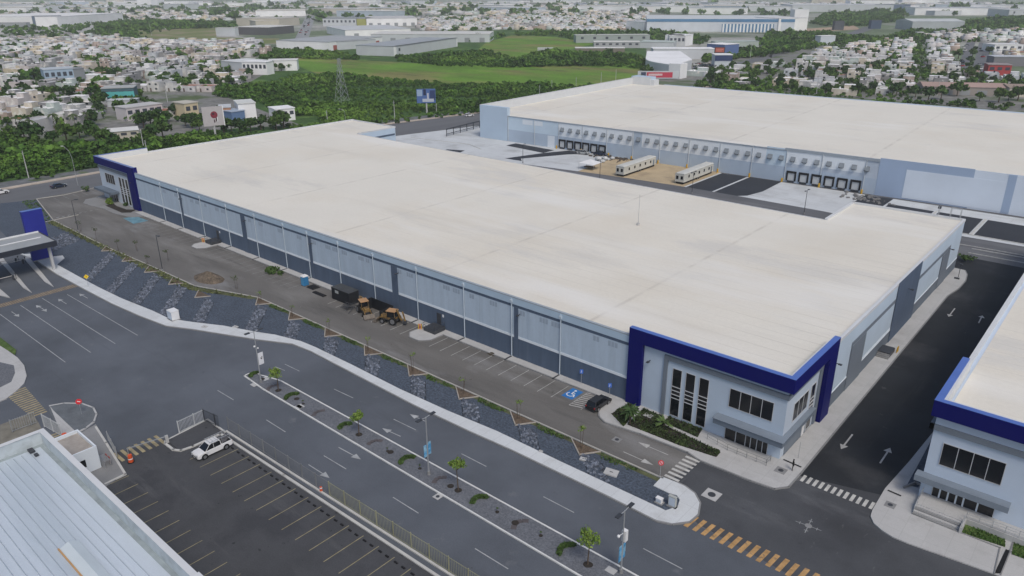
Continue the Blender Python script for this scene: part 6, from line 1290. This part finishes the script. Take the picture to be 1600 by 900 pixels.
def house_proto(k):
    w_, d_, h, rc, fl, ft = HT[k]; objs = []
    t = thing('house', 'x', 'house')
    g = MB(); g.box(-w_/2, w_/2, -d_/2, d_/2, 0, h)
    if ft >= 1: g.box(-w_/2, -w_/2+w_*.55, -d_/2+1, 0, h, h+2.3)
    g.build('walls', hwall, t)
    g = MB(); g.box(-w_/2+.2, w_/2-.2, -d_/2+.2, d_/2-.2, h, h+.06)
    if ft >= 1: g.box(-w_/2-.1, -w_/2+w_*.55+.1, -d_/2+.9, .1, h+2.3, h+2.45)
    if ft == 2: g.box(w_*.1, w_/2, -d_/2-1.5, -d_/2, 2.6, 2.75)
    g.build('roof', hroof[rc], t)
    g = MB(); g.box(-w_/2, w_/2, -d_/2, -d_/2+.2, h, h+.4); g.box(-w_/2, w_/2, d_/2-.2, d_/2, h, h+.4); g.box(w_/2-.2, w_/2, -d_/2, d_/2, h, h+.4)
    if ft == 0: g.box(-w_/2, -w_/2+.2, -d_/2, d_/2, h, h+.4)
    g.build('parapet', hwall, t)
    for f_ in range(fl):
        for u in ((-.28, .25) if f_ else (.22,)): MB().box(w_*u-.7, w_*u+.7, -d_/2-.04, -d_/2, 1.1+f_*2.8, 2.2+f_*2.8).build('window', glz, t)
    MB().box(-w_*.25-.5, -w_*.25+.5, -d_/2-.04, -d_/2, 0, 2.1).build('door', mat('house door', (.12, .09, .07), .8, .1), t)
    MB().box(w_/2, w_/2+.04, -1, .4, 1.1+(fl-1)*2.8, 2.2+(fl-1)*2.8).build('window', glz, t)
    if k % 2: MB().tube((w_*.2, d_*.2, h), (w_*.2, d_*.2, h+1.3), .55, .5, n=8).build('water_tank', mat('tank black', (.03, .03, .035)) if k % 4 == 1 else white_m, t)
    return t
for k in range(8): HP.append(house_proto(k))
PAL = [((.56, .56, .55), 'white'), ((.5, .5, .51), 'white'), ((.36, .37, .38), 'pale grey'), ((.26, .26, .26), 'grey'), ((.55, .5, .42), 'cream'), ((.5, .53, .56), 'bluish'), ((.52, .48, .47), 'pinkish'), ((.5, .44, .33), 'ochre'), ((.42, .48, .46), 'greenish'), ((.36, .29, .25), 'brick'), ((.62, .63, .64), 'white'), ((.25, .25, .26), 'dark grey')]
RT = {'pale': 'pale flat roof', 'grey': 'grey flat roof', 'red': 'reddish roof', 'white': 'white flat roof'}
used_h = [False]*8
TOWN_L = A((-40, 62), (-40, 222), (0, 205), (70, 212), (110, 200), (170, 196), (215, 200), (262, 196), (300, 196), (330, 190), (345, 182), (365, 178), (300, 176), (245, 168), (215, 158), (230, 140), (330, 146), (350, 150), (395, 120), (425, 110), (340, 100), (425, 84), (300, 74), (220, 64), (110, 56))
TOWN_R = A((1085, 118), (1150, 106), (1230, 100), (1280, 82), (1310, 72), (1410, 68), (1492, 66), (1488, 113), (1548, 116), (1540, 124), (1640, 130), (1640, 140), (1430, 146), (1330, 152), (1150, 136))
TOWN_R2 = A((1548, 112), (1546, 62), (1640, 62), (1640, 112))
NOB = [A((55, 115), (140, 115), (140, 133), (55, 133)), A((155, 146), (216, 146), (216, 168), (155, 168)), A((340, 98), (470, 98), (470, 119), (340, 119)), A((165, 212), (225, 208), (225, 225), (165, 225)), A((195, 178), (258, 172), (258, 190), (195, 190)), A((288, 172), (405, 172), (405, 193), (288, 193)), A((1535, 98), (1640, 98), (1640, 120), (1535, 120)), A((1545, 70), (1600, 70), (1600, 84), (1545, 84)), A((1270, 60), (1312, 60), (1312, 72), (1270, 72)), A((1433, 138), (1640, 138), (1640, 153), (1433, 153))]
cells = []; tcells = []
def grid(P, ang, cx, cy, sx, sy, fill, seed, street=4, occl=None):
    q = random.Random(seed); xs = [p[0] for p in P]; ys = [p[1] for p in P]; R = max(max(xs)-min(xs), max(ys)-min(ys))*.8; mx, my = (max(xs)+min(xs))/2, (max(ys)+min(ys))/2
    n = int(R/sx)+1; m_ = int(R/sy)+1; c, s = cos(ang), sin(ang)
    for i in range(-n, n):
        for j in range(-m_, m_):
            if i % 9 == 0: continue
            u = i*sx+q.uniform(-.8, .8); v = j*sy+(j//2)*street+q.uniform(-.8, .8); x = mx+u*c-v*s; y = my+u*s+v*c
            if not inpoly(x, y, P) or not seen(x, y, 3, 10) or any(inpoly(x, y, b) for b in NOB): continue
            d = sqrt(x*x+y*y)
            if q.random() < fill: cells.append((d, x, y, ang+(0 if j % 2 else pi)+q.choice((0, 0, 0, pi/2))*0, q.randrange(8), q.randrange(12), q.uniform(.85, 1.12)))
            if q.random() < (1.35-fill)*.8: tcells.append((d, x+q.uniform(-4, 4), y+q.uniform(3, 7), q.uniform(.8, 1.5), q.uniform(0, 6), q.randrange(5)))
grid(TOWN_L, .55, 0, 0, 10.8, 14.2, .55, 1); nL = len(cells); grid(TOWN_R, .25, 0, 0, 10.4, 14.2, .55, 2); grid(TOWN_R2, .25, 0, 0, 10, 14, .5, 3)
cl = sorted(cells[:nL]); cr = sorted(cells[nL:]); ind = cl[:190]+cr[:110]; rest = cl[190:]+cr[110:]
for d, x, y, a, k, pc, s in ind:
    col, cn = PAL[pc]; lab = '%s %s house with %s %s' % (cn, ('one storey', 'two storey')[HT[k][4]-1], RT[HT[k][3]], where(x, y)); lab = ' '.join(lab.split()[:16]); grp = 'flat roofed houses of the left neighbourhood' if x < -250 and y < 420 else 'flat roofed houses of the right neighbourhood'
    if not used_h[k]: o = HP[k]; used_h[k] = True; o.location = (x, y, 0); o.rotation_euler = (0, 0, a); o['label'] = lab; [setattr(c, 'color', (*col, 1)) for c in o.children]; o['group'] = grp
    else: o = dup(HP[k], (x, y, 0), a, lab, (*col, 1)); o['group'] = grp
hv = mat('far houses', (.5, .5, .5), .85, .1, .05, attr='tint')
def box_np(w_, d_, h):
    V = np.array([(-w_/2, -d_/2, 0), (w_/2, -d_/2, 0), (w_/2, d_/2, 0), (-w_/2, d_/2, 0), (-w_/2, -d_/2, h), (w_/2, -d_/2, h), (w_/2, d_/2, h), (-w_/2, d_/2, h)], float); return V, np.array([(4, 5, 6, 7), (0, 1, 5, 4), (1, 2, 6, 5), (2, 3, 7, 6), (3, 0, 4, 7)])
def house_np(w_, d_, h):
    V, Q = box_np(w_, d_, h); V2, Q2 = box_np(w_*.5, d_*.45, 2.3); V2 = V2+np.array([-w_*.2, -d_*.15, h]); V3, Q3 = box_np(w_*.18, .1, 1.2); V3 = V3+np.array([w_*.2, -d_/2-.03, h-1.8]); return np.concatenate([V, V2, V3]), np.concatenate([Q, Q2+8, Q3+16])
HNP = [house_np(*HT[k][:3]) for k in range(8)]
def merged_houses(name, lab, L, jit=1.0):
    T = [(x, y, 0, s*jit, a, k) for d, x, y, a, k, pc, s in L]; Vs = []; Fs = []; Cs = []; o_ = 0
    for (x, y, z, s, a, k), row in zip(T, L):
        V, Q = HNP[k]; c, n = cos(a), sin(a); W = np.empty_like(V); W[:, 0] = (V[:, 0]*c-V[:, 1]*n)*s+x; W[:, 1] = (V[:, 0]*n+V[:, 1]*c)*s+y; W[:, 2] = V[:, 2]*min(s, 1.15)*.85
        col = np.array([*PAL[row[5]][0], 1.0]); rc = np.array({'pale': (.7, .7, .69, 1), 'grey': (.48, .48, .49, 1), 'red': (.33, .2, .15, 1), 'white': (.85, .85, .85, 1)}[HT[k][3]])  # far roofs coloured brighter than near ones, standing in for distant sunlight
        C = np.tile(col, (15, 1)); C[0] = rc; C[5] = rc; C[10:] = (.06, .06, .07, 1)
        Vs.append(W); Fs.append(Q+o_); Cs.append(C); o_ += len(V)
    return tag(np_mesh(name, np.concatenate(Vs), np.concatenate(Fs), hv, np.concatenate(Cs)), lab, 'houses', None, 'stuff')
merged_houses('distant_houses', 'crowded small houses of both neighbourhoods further off', rest)
# far quarters, bigger spacing
def far_town(lab, P, n, seed, s0=1.0):
    q = random.Random(seed); L = []; W = A(*P); xs = [p[0] for p in P]; ys = [p[1] for p in P]
    for _ in range(n*3):
        px, py = q.uniform(min(xs), max(xs)), q.uniform(min(ys), max(ys))
        if not inpoly(px, py, P): continue
        x, y = at(px, py); L.append((0, x, y, .4+q.choice((0, 0, pi/2))+q.uniform(-.05, .05), q.choice((0, 2, 3, 4, 7, 1, 5, 2, 6)), q.randrange(12), s0*q.uniform(.9, 1.5)))
        if len(L) >= n: break
    merged_houses('distant_houses', lab, L)
far_town('far pale rooftops across the top left', [(0, 28), (0, 14), (120, 12), (210, 14), (400, 22), (400, 30), (300, 34), (120, 30)], 700, 5, 1.4)
far_town('far town on the skyline at left', [(0, 13), (0, 5), (330, 4), (330, 10), (180, 13)], 700, 6, 3.0)
far_town('row of white terraces below the dry field', [(60, 62), (110, 62), (250, 68), (400, 68), (400, 80), (330, 80), (200, 74), (60, 72)], 330, 7, 1.0)
far_town('middle town behind the field woods', [(650, 30), (800, 24), (1010, 22), (1010, 30), (1010, 46), (900, 48), (800, 46), (660, 48)], 750, 8, 1.15)
far_town('scattered roofs on the skyline in the middle and right', [(330, 12), (330, 4), (1600, 6), (1600, 12), (1300, 14), (900, 14)], 1100, 9, 3.0)
far_town('pale roofs at the right above the woods', [(1440, 60), (1440, 56), (1600, 50), (1600, 60), (1540, 66)], 90, 10, 1.2)
far_town('pale roofs scattered below the skyline at middle and right', [(480, 12), (1000, 12), (1600, 10), (1600, 24), (1230, 15), (1000, 20), (640, 24), (500, 22)], 500, 15, 2.2)
# far sheds, each its own
q = random.Random(77); k = 0
far_spots = [(x_, y_) for y_ in (6, 9, 13, 17, 21, 26, 31, 36) for x_ in range(20, 1600, 70)]
for x_, y_ in far_spots:
    px, py = x_+q.uniform(-30, 30), y_+q.uniform(-1.5, 1.5)
    if q.random() < .42 or (py > 20 and 640 < px < 1010) or (py > 24 and (px < 400 or px > 1010)) or (300 < px < 500 and py > 12): continue
    x, y = at(px, py); L = q.uniform(60, 190); D = q.uniform(40, 90); h = q.uniform(9, 15); c = q.choice([WH, WH, LG_, BE, (.45, .52, .6), WH]); rc = q.choice([(.6, .6, .6), (.5, .52, .54), (.42, .45, .48), (.66, .66, .65), (.55, .53, .48)])
    t = thing('distant_shed', '%s distant shed, %s roofed, %s' % ({WH: 'white', LG_: 'grey', BE: 'beige'}.get(c, 'bluish'), 'pale' if rc[0] > .52 else 'grey', ('near the skyline, ' if py < 12 else 'in the far band, ')+('left edge' if px < 120 else 'left part' if px < 300 else 'left third' if px < 480 else 'above the straight far road' if px < 560 else 'left of the middle' if px < 700 else 'in the middle' if px < 900 else 'right of the middle' if px < 1100 else 'above the long blue factory' if px < 1260 else 'above the skyline hall' if px < 1420 else 'right edge')), 'shed', (x, y, 0), q.choice((.1, .25, -.35, .5)), 'distant sheds below the skyline')
    MB().box(-L/2, L/2, -D/2, D/2, -.1, h).build('walls', cm(c), t); MB().box(-L/2-.5, L/2+.5, -D/2-.5, D/2+.5, h, h+.6).build('roof', cm(rc), t)
# traffic
cg = [pw, pb, ps, pd, mat('car red', (.35, .03, .03), .3, 0)]
def tiny_car(x, y, rz, m_, lab, grp):
    t = thing('distant_car', lab, 'car', (x, y, 0), rz, grp); MB().taper(-2.2, 2.2, -.88, .88, .25, .85, .05, .02).build('body', m_, t); MB().taper(-1.5, 1.0, -.78, .78, .85, 1.45, .4, .12).build('cabin', glass_m, t)
    return t
nm = ['white', 'black', 'silver', 'dark', 'red']
for i in range(44):
    u = q.random(); v = q.choice((-.8, -.5, .45, .8, .2)); py = 27+46*u**1.4; px = 485-18*(py-25)/48+v*(4+6*(py-25)/48)
    x, y = at(px, py); k = q.randrange(5); tiny_car(x, y, 1.9, cg[k], '%s car in the traffic of the straight far road' % nm[k], 'cars on the straight far road')
for i in range(26):
    px, py = q.uniform(1078, 1125), q.uniform(100, 108); x, y = at(px, py); k = q.randrange(5); tiny_car(x, y, q.uniform(0, 3), cg[k], '%s car parked right of the curved white building' % nm[k], 'cars parked by the curved building')
for i in range(16):
    py = q.uniform(70, 110); px = q.choice((1502+(1517-1510)*(110-py)/44, 1531+5*(110-py)/44*1)); x, y = at(px+q.uniform(-3, 3), py); k = q.randrange(5); tiny_car(x, y, 1.2, cg[k], '%s car on the twin road at the right' % nm[k], 'cars on the twin road')

# ------------------------------------------------------------------ trees and scrub
CR = [leaves(300, 3.0, 3.0, 2.4, .42, 500+i, lumps=11, lr=.42) for i in range(5)]
TP = []
for i in range(5):
    t = thing('tree', 'x', 'tree'); g = MB(); g.tube((0, 0, 0), (0, 0, 2.6), .22, .14, n=6); [g.tube((0, 0, 2.0), (cos(a)*1.4, sin(a)*1.4, 3.6), .1, .05, n=4) for a in (i, i+2.1, i+4.2)]; g.build('trunk', trunk_m, t)
    V, Q = CR[i]; o = np_mesh('crown', V+np.array([0, 0, 1.5]), Q, tree_m); o.parent = t; TP.append(t)
usedt = [False]*5
TC = [((1, 1, 1, 1), 'dark green'), ((1.35, 1.25, .9, 1), 'mid green'), ((.75, .8, .8, 1), 'blackish green'), ((1.8, 1.5, 1.0, 1), 'light green'), ((.9, 1.0, .8, 1), 'deep green')]
tcells.sort(); near = tcells[:175]
hand = [(225, 200), (236, 196), (250, 192), (262, 190), (290, 197), (300, 200), (312, 204), (350, 207), (362, 205), (375, 208), (392, 205), (408, 203), (20, 218), (40, 222), (60, 222), (85, 225), (105, 222), (125, 215), (140, 212), (150, 220), (165, 228), (180, 232), (230, 228), (240, 222), (255, 216), (432, 203), (444, 200), (425, 112), (440, 111), (452, 110), (1052, 98), (1020, 114), (1010, 118), (1380, 105), (1388, 100), (1350, 90), (1365, 86), (1495, 150), (1470, 155), (1450, 158), (1430, 152), (1400, 150), (1340, 150), (1290, 146), (1240, 142), (1180, 138), (1130, 134), (1110, 130), (1515, 100), (1519, 90), (1523, 80), (1513, 108), (1490, 105), (1497, 92), (1548, 100), (1545, 85), (12, 150), (30, 160), (8, 165), (70, 150), (110, 155), (140, 150), (165, 140), (1530, 158), (1560, 160), (1590, 157), (1575, 158), (930, 66), (940, 66), (930, 66), (1075, 88)]
for i, (px, py) in enumerate(hand):
    x, y = at(px, py); near.append((0, x, y, rnd.uniform(1.0, 1.7), rnd.uniform(0, 6), i % 5))
near = near[:290]
for d, x, y, s, a, k in near:
    tc, cn = rnd.choice(TC); lab = '%s %s tree %s' % (cn, 'broad' if s > 1.25 else 'round' if k % 2 else 'small', where(x, y, 4)); grp = 'trees among the houses and along the scrub'
    if not usedt[k]: o = TP[k]; usedt[k] = True; o.location = (x, y, 0); o.rotation_euler = (0, 0, a); o.scale = (s,)*3; o['label'] = lab; [setattr(c, 'color', tc) for c in o.children]; o['group'] = grp
    else: o = dup(TP[k], (x, y, 0), a, lab, tc, scale=s); o['group'] = grp
for i, (px, py) in enumerate(((52, 215), (98, 212), (120, 206), (30, 212), (87, 205), (140, 203))):
    palm('tall palm standing above the trees left of the long low house, %s from the left' % ('third', 'fifth', 'sixth', 'second', 'fourth', 'seventh')[i], *at(px, py), 7.5, 3.0, 16, 400+i, z=0, m=mat('palm dusk', (.06, .09, .03), .8, .3, .5), droop=.8)
# scrub as one mass
BP = [leaves(64, 2.3, 2.3, 1.8, .5, 700+i, lumps=7, lr=.5) for i in range(6)]; BP2 = [leaves(26, 2.6, 2.6, 2.0, 1.0, 720+i, lumps=5, lr=.5) for i in range(6)]
FIELD = [A((455, 88), (520, 92), (640, 98), (800, 104), (900, 100), (1000, 100), (1000, 118), (960, 138), (870, 138), (800, 133), (700, 133), (630, 128), (560, 121), (500, 117), (470, 105)), A((760, 66), (800, 55), (870, 58), (930, 68), (860, 84), (800, 90), (730, 92))]
def scrub(lab, Pp, sp, big, seed, smin=.7, smax=1.35, drop=0.0, avoid=(), wpoly=None):
    P = wpoly or A(*Pp); q = np.random.default_rng(seed); xs = [p[0] for p in P]; ys = [p[1] for p in P]; T = []
    for x0 in np.arange(min(xs), max(xs), sp):
        for y0 in np.arange(min(ys), max(ys), sp):
            x, y = x0+q.uniform(-.5, .5)*sp, y0+q.uniform(-.5, .5)*sp
            if q.random() < drop or not inpoly(x, y, P) or any(inpoly(x, y, a) for a in avoid) or not seen(x, y, 3, 30): continue
            cl_ = .5+.5*sin(x*.043+1.3*sin(y*.031))*sin(y*.05+sin(x*.027)*1.7)
            if cl_ < .12 and q.random() < .6 and wpoly is None: continue
            T.append((x, y, 0, q.uniform(smin, smax)*(.55+.8*cl_)*(1.5 if q.random() < .07 else 1), q.uniform(0, 6.3), q.integers(0, 6)))
    if not T: print('EMPTY scrub', lab); return
    return tag(scatter('scrub', big, T, scrub_m), lab, 'scrub', None, 'stuff')
scrub('dense green scrub between the highway and the green field', [(-60, 230), (0, 212), (110, 234), (230, 222), (330, 205), (470, 190), (400, 160), (330, 150), (345, 140), (470, 118), (560, 121), (640, 128), (700, 133), (800, 133), (870, 138), (960, 138), (1010, 119), (1020, 135), (750, 178), (690, 184), (613, 194), (340, 222), (232, 240), (160, 260), (0, 288), (-60, 300)], 3.6, BP, 1, .55, 1.15, avoid=[A((425, 182), (500, 182), (500, 196), (425, 196))]+[A((168, 212), (222, 208), (222, 222), (168, 222))])
scrub('tree belt between the field and the far industrial halls', [(405, 92), (430, 78), (530, 84), (560, 90), (560, 94), (460, 92)], 5, BP, 2, .9, 1.5); scrub('woods on the far side of the green field', [(620, 96), (620, 91), (700, 84), (760, 84), (800, 92), (860, 82), (900, 84), (1000, 90), (1010, 98), (1008, 110), (960, 104), (880, 104), (800, 106), (700, 104)], 5, BP, 3, .9, 1.6)
scrub('trees between the far sheds and the field', [(640, 58), (770, 62), (800, 54), (900, 50), (1010, 52), (1110, 58), (1100, 70), (1010, 64), (890, 62), (870, 56), (790, 56), (760, 66), (700, 66)], 8, BP2, 4, 1, 1.7, drop=.2); scrub('dark woods left of the dry field', [(150, 44), (180, 34), (370, 36), (370, 44), (300, 45), (210, 48), (185, 55), (150, 54)], 9, BP2, 5, 1.1, 1.8)
scrub('woods right of the middle by the long factory', [(1100, 98), (1110, 74), (1190, 66), (1200, 52), (1280, 52), (1370, 60), (1600, 50), (1600, 64), (1290, 72), (1200, 88)], 6.5, BP2, 6, .9, 1.6, drop=.15, avoid=[A((1110, 66), (1190, 66), (1190, 78), (1110, 78))]); scrub('woods below the skyline hall at right', [(1262, 38), (1290, 22), (1395, 20), (1410, 32), (1350, 42), (1300, 41)], 10, BP2, 7, 1.2, 1.9); scrub('woods round the grey pitched hall at upper right', [(1400, 56), (1425, 48), (1508, 48), (1510, 34), (1600, 26), (1600, 52), (1500, 60)], 9, BP2, 8, 1.1, 1.8)
scrub('bushes along the back edge of the right-hand roof', [(1080, 136), (1110, 112), (1150, 112), (1200, 128), (1300, 140), (1420, 146), (1440, 158), (1640, 172), (1640, 164), (1640, 176), (1300, 160)], 4.5, BP, 9, .6, 1.2, drop=.3)
scrub('far haze dark tree bands across the plain', [(0, 24), (0, 8), (1600, 9), (1600, 26), (1200, 26), (1000, 22), (640, 30), (400, 40), (200, 34)], 40, BP2, 10, 2.2, 4.5, drop=.68)
scrub('trees scattered through the left neighbourhood', None, 10.5, BP, 11, .9, 1.8, drop=.28, wpoly=TOWN_L); scrub('trees scattered through the right neighbourhood', None, 10, BP, 12, .9, 1.7, drop=.28, wpoly=TOWN_R)
scrub('trees scattered among the middle town', [(650, 30), (800, 24), (1010, 22), (1010, 46), (800, 48), (660, 50)], 16, BP2, 13, 1.0, 1.8, drop=.3); scrub('trees scattered across the top left town', [(0, 60), (0, 28), (150, 26), (330, 36), (200, 60), (430, 82), (300, 84)], 15, BP2, 14, 1, 1.8, drop=.35)
scrub('low plants on the highway verge', None, 7, BP, 15, .25, .5, drop=.4, wpoly=[(-292, 40), (-283, 40), (-282, 240), (-271, 300), (-276, 300), (-292, 230)])
for k in range(8):
    if not used_h[k]: [bpy.data.objects.remove(c) for c in list(HP[k].children)]; bpy.data.objects.remove(HP[k])

# ------------------------------------------------------------------ air
hz_ = MB(); hz_.box(-14100, 6100, -1500, 14100, -1.2, 66)
M = bpy.data.materials.new('haze'); M.use_nodes = True; n = M.node_tree.nodes; n.remove(n['Principled BSDF']); v = n.new('ShaderNodeVolumePrincipled'); v.inputs['Density'].default_value = .000115; v.inputs['Color'].default_value = (.92, .97, 1.0, 1); v.inputs['Anisotropy'].default_value = 0.0
M.node_tree.links.new(v.outputs[0], n['Material Output'].inputs['Volume']); o = hz_.build('haze', M); tag(o, kind='stuff')
